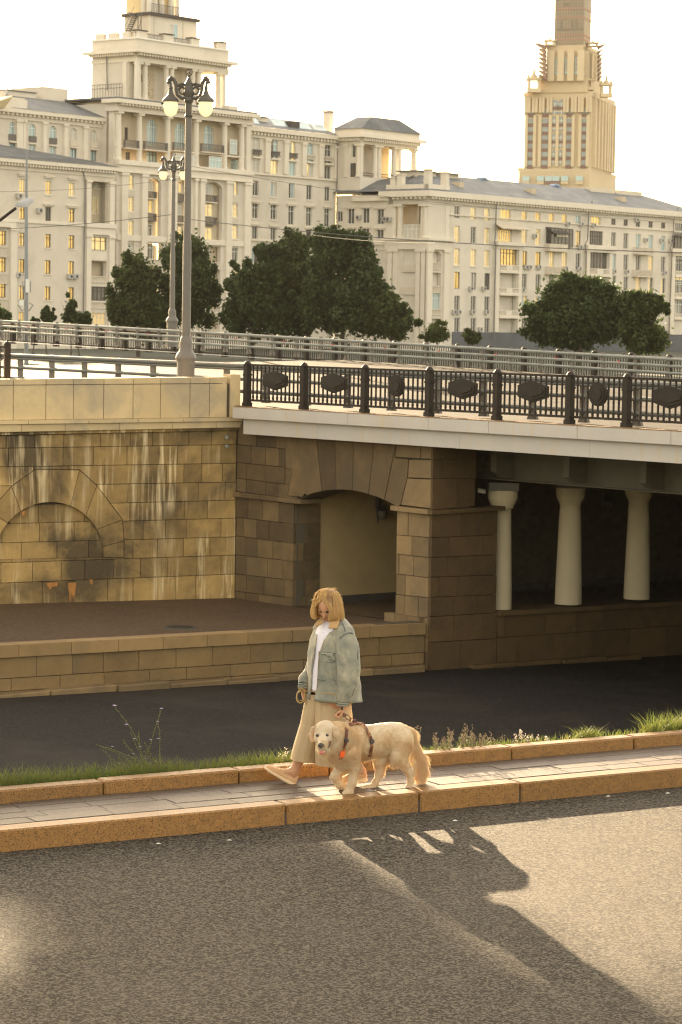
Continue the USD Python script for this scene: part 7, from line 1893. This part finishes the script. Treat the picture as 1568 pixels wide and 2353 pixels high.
# shoes
def shoe(heel, toe, upv, lateral):
    ax = toe - heel; L = np.linalg.norm(ax); ax /= L; upv = upv - ax * np.dot(upv, ax); upv /= np.linalg.norm(upv); s1 = np.cross(ax, upv)
    hs = [(-.03, .06, .028), (.0, .096, .034), (.07, .108, .037), (.2, .106, .038), (.32, .108, .037), (.42, .100, .038), (.55, .082, .042), (.7, .070, .045), (.84, .062, .043), (.94, .054, .036), (.99, .042, .024), (1.01, .03, .012)]
    def sect(tt, h, w_, z0, z1, grow=1.0):
        out = []
        for p in np.linspace(0, 2 * np.pi, 20, endpoint=False):
            c, s_ = math.cos(p), math.sin(p); x = w_ * grow * np.sign(c) * abs(c) ** .6; zz_ = z0 + (z1 - z0) * (.5 + .5 * np.sign(s_) * abs(s_) ** .7)
            out.append(heel + ax * tt * L + s1 * x * (1 if s_ < 0 else (1 - .35 * (zz_ / .1))) + upv * zz_)
        return np.array(out)
    upper = loft([sect(t_, h, w_, .022, h) for t_, h, w_ in hs])
    sole = loft([sect(t_ if t_ > 0 else t_ - .01, h, w_, .0 + .012 * max(0, (t_ - .7) / .3) ** 2, .034 + .008 * (t_ < .3), 1.12) for t_, h, w_ in hs])
    return upper, sole, (ax, upv, s1)
for heel, toe, upv, lab in ((wp(388, 1571, .035), wp(176, 1446, .02), np.array([-.5, 0, 1.]), None), (wp(930, 1530, .0), wp(700, 1572, -.03), np.array([.2, 0, 1.]), None)):
    u_, s_, (ax, uv, s1) = shoe(heel, toe, upv, None)
    S_ = obj('shoe', u_, M_shoe, W, smooth=50); obj('sole', s_, M_sole, S_, smooth=50)
    m = MB()
    for k in range(5):
        c = heel + ax * (.105 + .022 * k) + uv * (.094 - .0075 * k); m.tube([c - s1 * .024, c + uv * .006, c + s1 * .024], .003, 6)
    c = heel + ax * .098 + uv * .105
    m.tube([c, c + uv * .025 - ax * -.012, c + uv * .032 + ax * .02, c + uv * .012 + ax * .022, c], .0032, 6); obj('lace', m, M_lace, S_)

# leash: rope coiled in the right hand, across the front, chain at the dog
M_rope = mat('leash_rope', (.36, .24, .085), .7, c2=(.30, .19, .06), scale=60)
M_chain = mat('leash_link', (.085, .035, .02), .35, c2=(.16, .07, .03), scale=30)
LS = thing('dog_leash', 'golden rope leash coiled in one hand and running to brown chain links at the dog', 'leash')
m = MB(); r = np.random.default_rng(9)
for k in range(4):
    c = wp(452 + r.normal(0, 3), 905 + r.normal(0, 3), -.02 + .008 * k); a_ = np.linspace(0, 2 * np.pi, 20); rx_, ry_ = r.uniform(28, 36) * MPP, r.uniform(40, 50) * MPP
    m.tube([c + np.array([rx_ * math.cos(t_) + .25 * ry_ * math.sin(t_) * .4, .03 * math.sin(t_ + k), ry_ * math.sin(t_)]) for t_ in a_], .0045, 6, cap=False)
m.tube([wp(430, 850, -.03), wp(455, 845, -.04), wp(480, 870, -.05), wp(475, 950, -.04)], .0045, 6)
obj('coil', m, M_rope, LS, smooth=50)
path_ = [(wp(478, 872, -.06))] + [jsk.at(*ZP(x, y))[0] + jsk.at(*ZP(x, y))[1] * .009 for x, y in ((500, 868), (530, 871), (560, 877), (600, 882), (650, 886), (690, 890))] + [wp(712, 905, -.24), wp(735, 975, -.26), wp(742, 1010, -.25), wp(752, 1030, -.25)]
obj('rope', MB().tube(path_, .0045, 7), M_rope, LS, smooth=50)
mb = MB().tube([wp(752, 985, -.27), wp(752, 1008, -.27)], .009, 8); obj('clip', mb, M_eye, LS)
links = [(750, 1022, 9, 14), (757, 1036, 10, 13), (768, 1045, 11, 13), (795, 1062, 26, 14), (826, 1084, 17, 18), (845, 1098, 14, 12)]
for i, (x, y, a_, b_) in enumerate(links):
    c = wp(x, y, -.24 - .005 * i); dn_ = np.array([.72, 0, -.69]) if i else np.array([.4, 0, -.9]); sd = np.array([.69, 0, .72]) if i % 2 == 0 or i == 3 else np.array([.35, -.8, .36])
    th_ = np.linspace(0, 2 * np.pi, 18)
    obj('chain_link', MB().tube([c + dn_ * a_ * 1.15 * MPP * math.cos(t_) + sd * b_ * .85 * MPP * math.sin(t_) for t_ in th_], .0042, 6, cap=False), M_chain, LS, smooth=50)
# ================================================================== DOG
M_dog = mat('dog_coat', (.74, .58, .37), .75, c2=(.62, .45, .26), scale=9, c3=(.84, .73, .54), scale3=4, transl=.10, sheen=.2, bump=.5, bscale=55, bdist=.012)
M_fur = mat('dog_fur', (.82, .67, .45), .6, c2=(.70, .51, .28), scale=11, c3=(.88, .79, .62), scale3=4, transl=.35)
M_nose = mat('dog_nose', (.045, .035, .035), .35)
M_tongue = mat('tongue', (.62, .20, .17), .35)
M_mouth = mat('mouth_dark', (.09, .035, .03), .5)
M_strap = mat('leopard_strap', (.085, .020, .012), .55, speck=(.34, .15, .05), sscale=62, samt=.26)
M_orange = mat('orange_tag', (.85, .13, .02), .6)
dE = np.array([.86, .51, 0]); dN = np.array([.51, -.86, 0])
dO = dN * -17.98
QM = 21.05 / FOC * .3508 * .6125
dq = lambda x, y, lat=0.0: onplane(*ZQ(x, y), dO + dN * lat, dN)
AX = np.array([dE, dN, up])
D = thing('dog', 'cream golden long-haired dog in a leopard harness walking left with its tongue out', 'dog')
Df = Field(np.array([-.45, 20.35, -.06]), np.array([.82, 21.65, .86]), .0085)
qx = QM / .86
def blob(x, y, rx, ry, rl, lat=0., k=.05): Df.ell(dq(x, y, lat), (rx * qx, rl, ry * QM), AX, k)
blob(615, 402, 148, 190, .105); blob(770, 375, 205, 180, .118); blob(950, 352, 200, 165, .105); blob(1130, 352, 140, 165, .105); blob(1030, 300, 200, 120, .10)
Df.cone(dq(600, 350, .0), dq(455, 330, .04), .135, .115, .05); Df.cone(dq(470, 420, .05), dq(560, 540, .03), .085, .10, .05); blob(440, 470, 80, 110, .075, .06)
blob(620, 280, 120, 90, .08)
# head, turned towards the viewer
hc = dq(335, 288, .10)
hf_ = np.array([-.30, -.93, -.22]); hf_ /= np.linalg.norm(hf_); hl = np.cross(up, hf_); hl /= np.linalg.norm(hl); hu = np.cross(hf_, hl); HX3 = np.array([hl, hf_, hu])
h3 = lambda px, py, b: (lambda q: q + hf_ * 0)(at(*ZQ(px, py), hc[1] - b))
Df.ell(hc, (.076, .085, .078), HX3, .02); Df.ell(h3(335, 235, .01), (.066, .06, .045), HX3, .03)
Df.ell(h3(262, 345, .03), (.030, .045, .04), HX3, .025); Df.ell(h3(388, 350, .03), (.032, .045, .042), HX3, .025)
Df.cone(h3(325, 345, .06), h3(305, 412, .135), .048, .034, .02); Df.ell(h3(285, 432, .115), (.026, .03, .022), HX3, .012); Df.ell(h3(330, 436, .112), (.028, .03, .024), HX3, .012)
Df.cone(h3(350, 430, .03), h3(312, 505, .085), .032, .017, .015)     # lower jaw
Df.cone(h3(345, 455, .075), h3(318, 478, .12), .016, .014, .004, sub=True)
for px in (258, 363): Df.ell(h3(px, 312, .078), (.013, .012, .010), HX3, .008, sub=True)
Df.cone(hc - hf_ * .04, dq(470, 330, .03), .085, .115, .04)
# ears, flaps of their own
ef = Field(np.array([-.32, 20.4, .28]), np.array([.12, 21.1, .68]), .0055)
ef.chain([(h3(255, 222, .01), .020), (h3(218, 250, -.005), .024), (h3(196, 310, -.005), .024), (h3(203, 375, .01), .013)], .006, squash=(np.array([.35, -.93, 0]), .55))
ef.chain([(h3(412, 226, .02), .020), (h3(452, 252, .04), .030), (h3(468, 310, .055), .028), (h3(474, 372, .055), .011)], .006, squash=(np.array([.35, -.93, 0]), .55))
# legs
Df.chain([(dq(610, 500, .075), .085), (dq(655, 630, .085), .047), (dq(632, 820, .085), .029), (dq(600, 915, .085), .027)], .03); Df.chain([(dq(600, 925, .085), .036), (dq(555, 946, .085), .030)], .02)
Df.chain([(dq(545, 510, -.06), .08), (dq(520, 640, -.07), .052), (dq(447, 755, -.07), .037), (dq(500, 830, -.065), .033), (dq(555, 893, -.06), .026)], .025)
Df.chain([(dq(1150, 390, .06), .105), (dq(1120, 545, .075), .066), (dq(1245, 700, .075), .031), (dq(1258, 790, .075), .022), (dq(1243, 862, .075), .026)], .03); Df.chain([(dq(1250, 872, .075), .032), (dq(1212, 884, .075), .026)], .02)
Df.chain([(dq(1060, 410, -.05), .095), (dq(930, 570, -.06), .058), (dq(925, 720, -.06), .030), (dq(878, 822, -.06), .024), (dq(838, 872, -.06), .028)], .03); Df.chain([(dq(838, 876, -.06), .032), (dq(775, 884, -.06), .026)], .02)
for (x, y, lat) in ((545, 948, .085), (1206, 884, .075), (768, 884, -.06)):
    for k in (-1, 0, 1): Df.ell(dq(x - 10, y + 4, lat + .018 * k), (.018, .011, .014), AX, .006)
# tail
Df.chain([(dq(1235, 290, 0), .055), (dq(1290, 420, .0), .038), (dq(1345, 560, .0), .050), (dq(1372, 680, .0), .042), (dq(1385, 770, .0), .012)], .03, squash=(dN, .7))
Df.chain([(dq(1290, 560, 0), .03), (dq(1330, 720, 0), .03)], .03)
dm = Df.mesh()
v = np.array(dm.vertices); n = np.array(dm.vertex_normals)
far_head = np.clip((np.linalg.norm(v - hc, axis=1) - .12) / .08, 0, 1)
dm.vertices = v + n * ((meshkit.fbm(v * np.array([26, 26, 14.]), 3, 5) - .5) * .016 * far_head)[:, None]
B_ = obj('body', dm, M_dog, D, smooth=True)
emesh = ef.mesh(); M_ear = mat('dog_ear', (.80, .64, .44), .75, c2=(.66, .46, .26), scale=16, transl=.2, sheen=.2, bump=.4, bscale=70, bdist=.008)
for piece in emesh.split(only_watertight=False): obj('ear', piece, M_ear, D, smooth=True)
dsk = Skin(dm)
def stick(px, py, d=0.): p, n_ = dsk.at(*ZQ(px, py), 3.0); return p + n_ * d, n_
for px in (258, 363):
    p, n_ = stick(px, 312, -.006); p = h3(px, 312, .078); obj('eye', MB().ell(p, (.0135, .010, .0115), 2), M_nose, D, smooth=True)
obj('nose', MB().ell(h3(300, 418, .160), (.026, .020, .020), 2).ell(h3(300, 436, .155), (.017, .018, .014), 2), M_nose, D, smooth=True)
tg = [(h3(335, 455, .07), .019), (h3(322, 468, .11), .023), (h3(310, 487, .135), .024), (h3(305, 502, .135), .017)]
tf = Field(np.min([p for p, _ in tg], axis=0) - .07, np.max([p for p, _ in tg], axis=0) + .07, .005); tf.chain(tg, .01, squash=(hf_ * .3 + up * .954, .6)); obj('tongue', tf.mesh(), M_tongue, D, smooth=True)
obj('mouth_line', MB().tube([h3(408, 372, .075), h3(392, 405, .10), h3(375, 440, .112), h3(350, 472, .118)], [.004, .007, .009, .006], 7).tube([h3(270, 452, .135), h3(285, 458, .150), h3(310, 458, .152), h3(338, 452, .14)], [.003, .005, .006, .004], 7), M_mouth, D, smooth=True)
for (x, y, lat) in ((535, 962, .085), (1196, 894, .075), (757, 892, -.06)):
    for k in (-1, 0, 1): obj('claw', MB().ell(dq(x, y, lat + .018 * k), (.010, .007, .007), 1), M_nose, D)
# coat: strands lying back and down, long on tail, chest, belly and the backs of the legs
r = np.random.default_rng(12)
pts, fi = trimesh.sample.sample_surface(dm, 52000, seed=4)
nn = dm.face_normals[fi]
strands = []
uq = (pts - dq(800, 400)) @ dE / qx + 800; zq = pts[:, 2]
dh = np.linalg.norm(pts - hc, axis=1)
ztail = uq > 1270
for i in range(len(pts)):
    p, n_ = pts[i], nn[i]
    if dh[i] < .135 and (p - hc) @ hf_ > -.05: L = .008
    elif ztail[i]: L = r.uniform(.05, .085)
    elif n_[2] < -.35 and .2 < zq[i] < .42: L = r.uniform(.03, .06)
    elif zq[i] < .10: L = .009
    elif zq[i] < .26: L = r.uniform(.006, .012) + (.035 * r.random() if n_ @ dE > .4 else 0)
    elif uq[i] < 600: L = r.uniform(.025, .045)
    else: L = r.uniform(.014, .024)
    g_ = dE * (.75 if not ztail[i] else .25) + np.array([0, 0, -.55 if not ztail[i] else -1.0]) + r.normal(0, .22, 3)
    g_ -= n_ * (g_ @ n_) * .9; g_ /= np.linalg.norm(g_) + 1e-9
    d1 = g_ + n_ * .42
    q = np.linspace(0, 1, 4)[:, None]
    strands.append(p - n_ * .002 + d1 * L * q + np.array([0, 0, -.25 * L]) * q * q - n_ * (.22 * L) * q * q)
curves('fur', strands, .0016, M_fur, D)
# harness: a thing of its own, worn by the dog
hm = thing('dog_harness', 'dark leopard-patterned dog harness with an orange tag on the chest strap', 'harness')
rb = lambda pts, w_, off=.012: ribbon(dsk, [ZQ(*p) for p in pts], w_, off, .006)
obj('chest_strap', rb([(566, 235), (562, 290), (556, 340), (548, 400), (535, 450), (520, 480), (512, 520), (495, 565)], .027), M_strap, hm)
obj('girth_strap', rb([(742, 200), (768, 240), (795, 290), (818, 330), (834, 372), (834, 430), (826, 480), (815, 525)], .027), M_strap, hm)
obj('back_strap', rb([(600, 205), (640, 198), (690, 192), (745, 196)], .03, .010), M_strap, hm)
obj('orange_tag', rb([(520, 470), (516, 500), (508, 535)], .046, .016), M_orange, hm)
for x, y in ((556, 365), (834, 375)): 
    p, n_ = dsk.at(*ZQ(x, y)); obj('buckle', MB().lathe([(.0, .012), (.018, .012), (.021, .0), (.018, -.006)], p + n_ * .014, 12, axis=n_), M_nose, hm)
p, n_ = dsk.at(*ZQ(655, 190)); th_ = np.linspace(0, 2 * np.pi, 16)
obj('ring', MB().tube([p + [0, 0, .02] + np.array([.014 * math.cos(t_), 0, .018 * math.sin(t_)]) for t_ in th_], .0035, 6, cap=False), M_chain, hm)

# ================================================================== GRASS AND WEEDS BEHIND THE CURB
M_grass = mat('grass_blade', (.13, .19, .035), .55, c2=(.20, .20, .055), scale=6, transl=.45)
M_dry = mat('dry_stem', (.30, .24, .10), .7, transl=.3)
def blades(r, n, ufun, dfun, hfun, width, lean=.35):
    V, Fc = [], []
    for i in range(n):
        u_, d_ = ufun(r), dfun(r); h = hfun(r, u_); b = PATH.p(u_, VD + d_, .045 - 1.1 * max(0, d_ - .18))
        a = r.uniform(0, 2 * np.pi); s1 = np.array([math.cos(a), math.sin(a), 0]) * width * r.uniform(.7, 1.3); ln = np.array([r.normal(0, lean), r.normal(0, lean), 0]) * h
        p1, p2 = b + ln * .3 + [0, 0, h * .55], b + ln + [0, 0, h * r.uniform(.85, 1)]
        k = len(V) * 5
        V.append(np.array([b - s1, b + s1, p1 - s1 * .7, p1 + s1 * .7, p2])); Fc += [[k, k + 1, k + 3], [k, k + 3, k + 2], [k + 2, k + 3, k + 4]]
    return trimesh.Trimesh(np.concatenate(V), Fc, process=False)
gu = lambda px: path_u(px, 1800 - (px) * .085, 0.05, 0)             # along the path under a measured column
r = np.random.default_rng(21)
ua_, ub_ = gu(-60), gu(640)
dens = lambda u_: .35 + .65 * meshkit.noise(np.array([u_ * 1.3, 3.3, 0]))
def hb(r_, u_): return (.06 + .19 * r_.random() ** 1.7) * (.5 + .9 * meshkit.noise(np.array([u_ * 1.7, 0.5, 0])))
g1 = blades(r, 11000, lambda q: q.uniform(ua_ - 1, ub_ + .9), lambda q: q.uniform(.01, .36), hb, .0030)
uc, ud = gu(985), gu(1320)
g2 = blades(r, 1700, lambda q: q.uniform(ub_, uc), lambda q: q.uniform(.01, .3), lambda q, u_: .03 + .07 * q.random(), .0032)
g3_ = blades(r, 2300, lambda q: q.uniform(uc, ud + 1.2), lambda q: q.uniform(.01, .3), lambda q, u_: (.02 + .10 * q.random() ** 2), .0032)
g4 = blades(r, 700, lambda q: gu(1445) + q.normal(0, .02) + q.choice([0, .17, .32, .48]) , lambda q: q.uniform(.02, .25), lambda q, u_: .10 + .16 * q.random(), .0032, .55)
g5 = blades(r, 300, lambda q: gu(1292) + q.normal(0, .07), lambda q: q.uniform(.02, .15), lambda q, u_: .07 + .10 * q.random(), .003, .55)
obj('grass', MB().addm(g1).addm(g2).addm(g3_).addm(g4).addm(g5), M_grass, kind='stuff', label='green grass along the back of the path', category='grass')
# chicory with pale violet flowers
M_stem = mat('weed_stem', (.17, .17, .055), .7, transl=.2)
M_petal = mat('chicory_petal', (.62, .52, .80), .6, transl=.4)
M_wflower = mat('white_petal', (.80, .76, .70), .6, transl=.4)
CY_ = 21.35 + .3
cl_ = lambda x, y, o=0.: at(*ZL(x, y), CY0 + o)
q0 = onz(*ZL(930, 1290), .06); CY0 = q0[1]
ch = thing('chicory_plant', 'tall wiry weed with pale violet flowers rising from the grass behind the curb', 'plant')
stems = [[(930, 1290), (915, 1150), (870, 1030), (800, 880), (720, 720), (660, 560)], [(925, 1260), (890, 1040), (820, 850), (760, 680), (700, 560), (640, 470), (560, 360), (480, 250), (395, 140)], [(870, 1030), (900, 960), (960, 820), (1010, 640), (1060, 480), (1100, 360), (1155, 190)],
         [(1105, 1290), (1115, 1060), (1125, 900), (1135, 700), (1125, 520), (1100, 400)], [(860, 1230), (700, 1090), (560, 960), (400, 880), (250, 830), (90, 750)], [(820, 1050), (620, 940), (420, 860), (280, 810), (150, 780)], [(480, 1090), (330, 980), (200, 850)], [(800, 790), (795, 640), (780, 545)], [(780, 985), (680, 870), (590, 770), (535, 690)], [(1110, 1130), (1000, 960), (930, 820), (880, 710)], [(1150, 1170), (1050, 1050), (950, 960), (880, 860)], [(490, 1120), (480, 1020), (460, 940)]]
m = MB(); r = np.random.default_rng(31)
for s_ in stems:
    o = r.normal(0, .04); P_ = [cl_(x, y, o * k / len(s_)) for k, (x, y) in enumerate(s_)]; m.tube(P_, np.linspace(.0032, .0016, len(P_)), 5)
    for k in range(len(P_) * 4):
        t_ = r.uniform(.2, len(P_) - 1.01); i = int(t_); p = P_[i] + (P_[i + 1] - P_[i]) * (t_ - i); m.ell(p + r.normal(0, .004, 3), (.0045, .0045, .006), 0)
obj('stems', m, M_stem, ch)
for (x, y, big) in ((395, 128, 1.3), (1157, 175, 1.1), (590, 435, 1.1), (1098, 385, .9), (715, 662, .8), (1105, 665, .9), (985, 685, .9), (812, 795, .9), (357, 797, .8), (705, 915, .8), (478, 1070, .8), (488, 1207, .7), (1055, 1035, .7), (895, 990, .6)):
    c = cl_(x, y); m = MB()
    for k in range(9):
        a = 2 * np.pi * k / 9 + r.uniform(-.2, .2); dv = np.array([math.cos(a), .5 * math.sin(a), .55 * abs(math.sin(a)) * .5 + .25]); sd = np.cross(dv, [0, 0, 1.]); sd /= np.linalg.norm(sd); L = .017 * big
        m.add([c, c + dv * L * .7 - sd * .004 * big, c + dv * L, c + dv * L * .7 + sd * .004 * big], [[0, 1, 2], [0, 2, 3]])
    obj('flower', m, M_petal, ch)
# seedy weeds right of the dog
WG = 'seedy weeds behind the curb'
M_weed = mat('weed_leaf', (.13, .165, .045), .6, c2=(.20, .19, .08), scale=9, transl=.4)
M_seed = mat('weed_seed', (.42, .34, .24), .8, transl=.3)
def weed(px, py, h, n, lab, leafy=1.0, spread=.12, white=0):
    q = onz(px, py, .05); t = thing('weed', lab, 'plant', WG); m, lf, sd_ = MB(), MB(), MB(); rr = np.random.default_rng(int(px))
    for k in range(n):
        b = q + np.array([rr.normal(0, spread * .5), rr.uniform(-.05, .12), 0]); top = b + np.array([rr.normal(0, spread * .5), rr.normal(0, .03), h * rr.uniform(.55, 1.0)]); mid = (b + top) / 2 + rr.normal(0, .012, 3)
        m.tube([b, mid, top], [.0024, .0018, .001], 4)
        for j in range(int(10 * leafy)):
            p = b + (top - b) * rr.uniform(.05, .65); dv = rr.normal(0, 1, 3); dv[2] = abs(dv[2]) * .6; dv /= np.linalg.norm(dv); s1 = np.cross(dv, [0, 0, 1.]); s1 /= np.linalg.norm(s1) + 1e-9; L = rr.uniform(.015, .035)
            lf.add([p, p + dv * L * .5 - s1 * .006, p + dv * L, p + dv * L * .5 + s1 * .006], [[0, 1, 2], [0, 2, 3]])
        for j in range(16):
            p = b + (top - b) * rr.uniform(.5, 1.02) + rr.normal(0, .007, 3); sd_.ell(p, (.0035, .0035, .0045), 0)
    obj('stems', m, M_stem, t, kind='stuff')
    if not lf.empty(): obj('leaves', lf, M_weed, t, kind='stuff')
    obj('seed_heads', sd_, M_wflower if white else M_seed, t, kind='stuff')
weed(*ZR(0, 0), .01, 1, 'x') if False else None
WK = lambda x, y: (980 + .37497 * x, 1592.5 + .37497 * y)
weed(*WK(60, 385), .20, 9, 'bushy seedy weed just right of the dog tail', 1.6)
weed(*WK(150, 378), .24, 10, 'bushy seedy weed with reddish seed heads beside the dog', 1.8)
weed(*WK(235, 370), .26, 9, 'tallest seedy weed right of the dog', 1.4)
weed(*WK(300, 365), .20, 7, 'thin seedy weed between the tallest weed and the spiky one', 1.0)
weed(*WK(385, 358), .17, 8, 'spreading seedy weed above the second curb joint', 1.5)
weed(*WK(590, 340), .17, 6, 'small white-topped weed above the curb joint right of the dog', 1.3, .08, 1)
weed(*WK(700, 325), .10, 5, 'short white-flowered weed before the grass tuft', 1.2, .09, 1)
weed(*ZP(1310, 1290), .28, 4, 'tall bare seedy stalk rising right behind the dog tail', .4, .05)
weed(*ZP(310, 1420), .16, 4, 'small weed with a white tip beside the lifted shoe', 1.6, .04, 1)
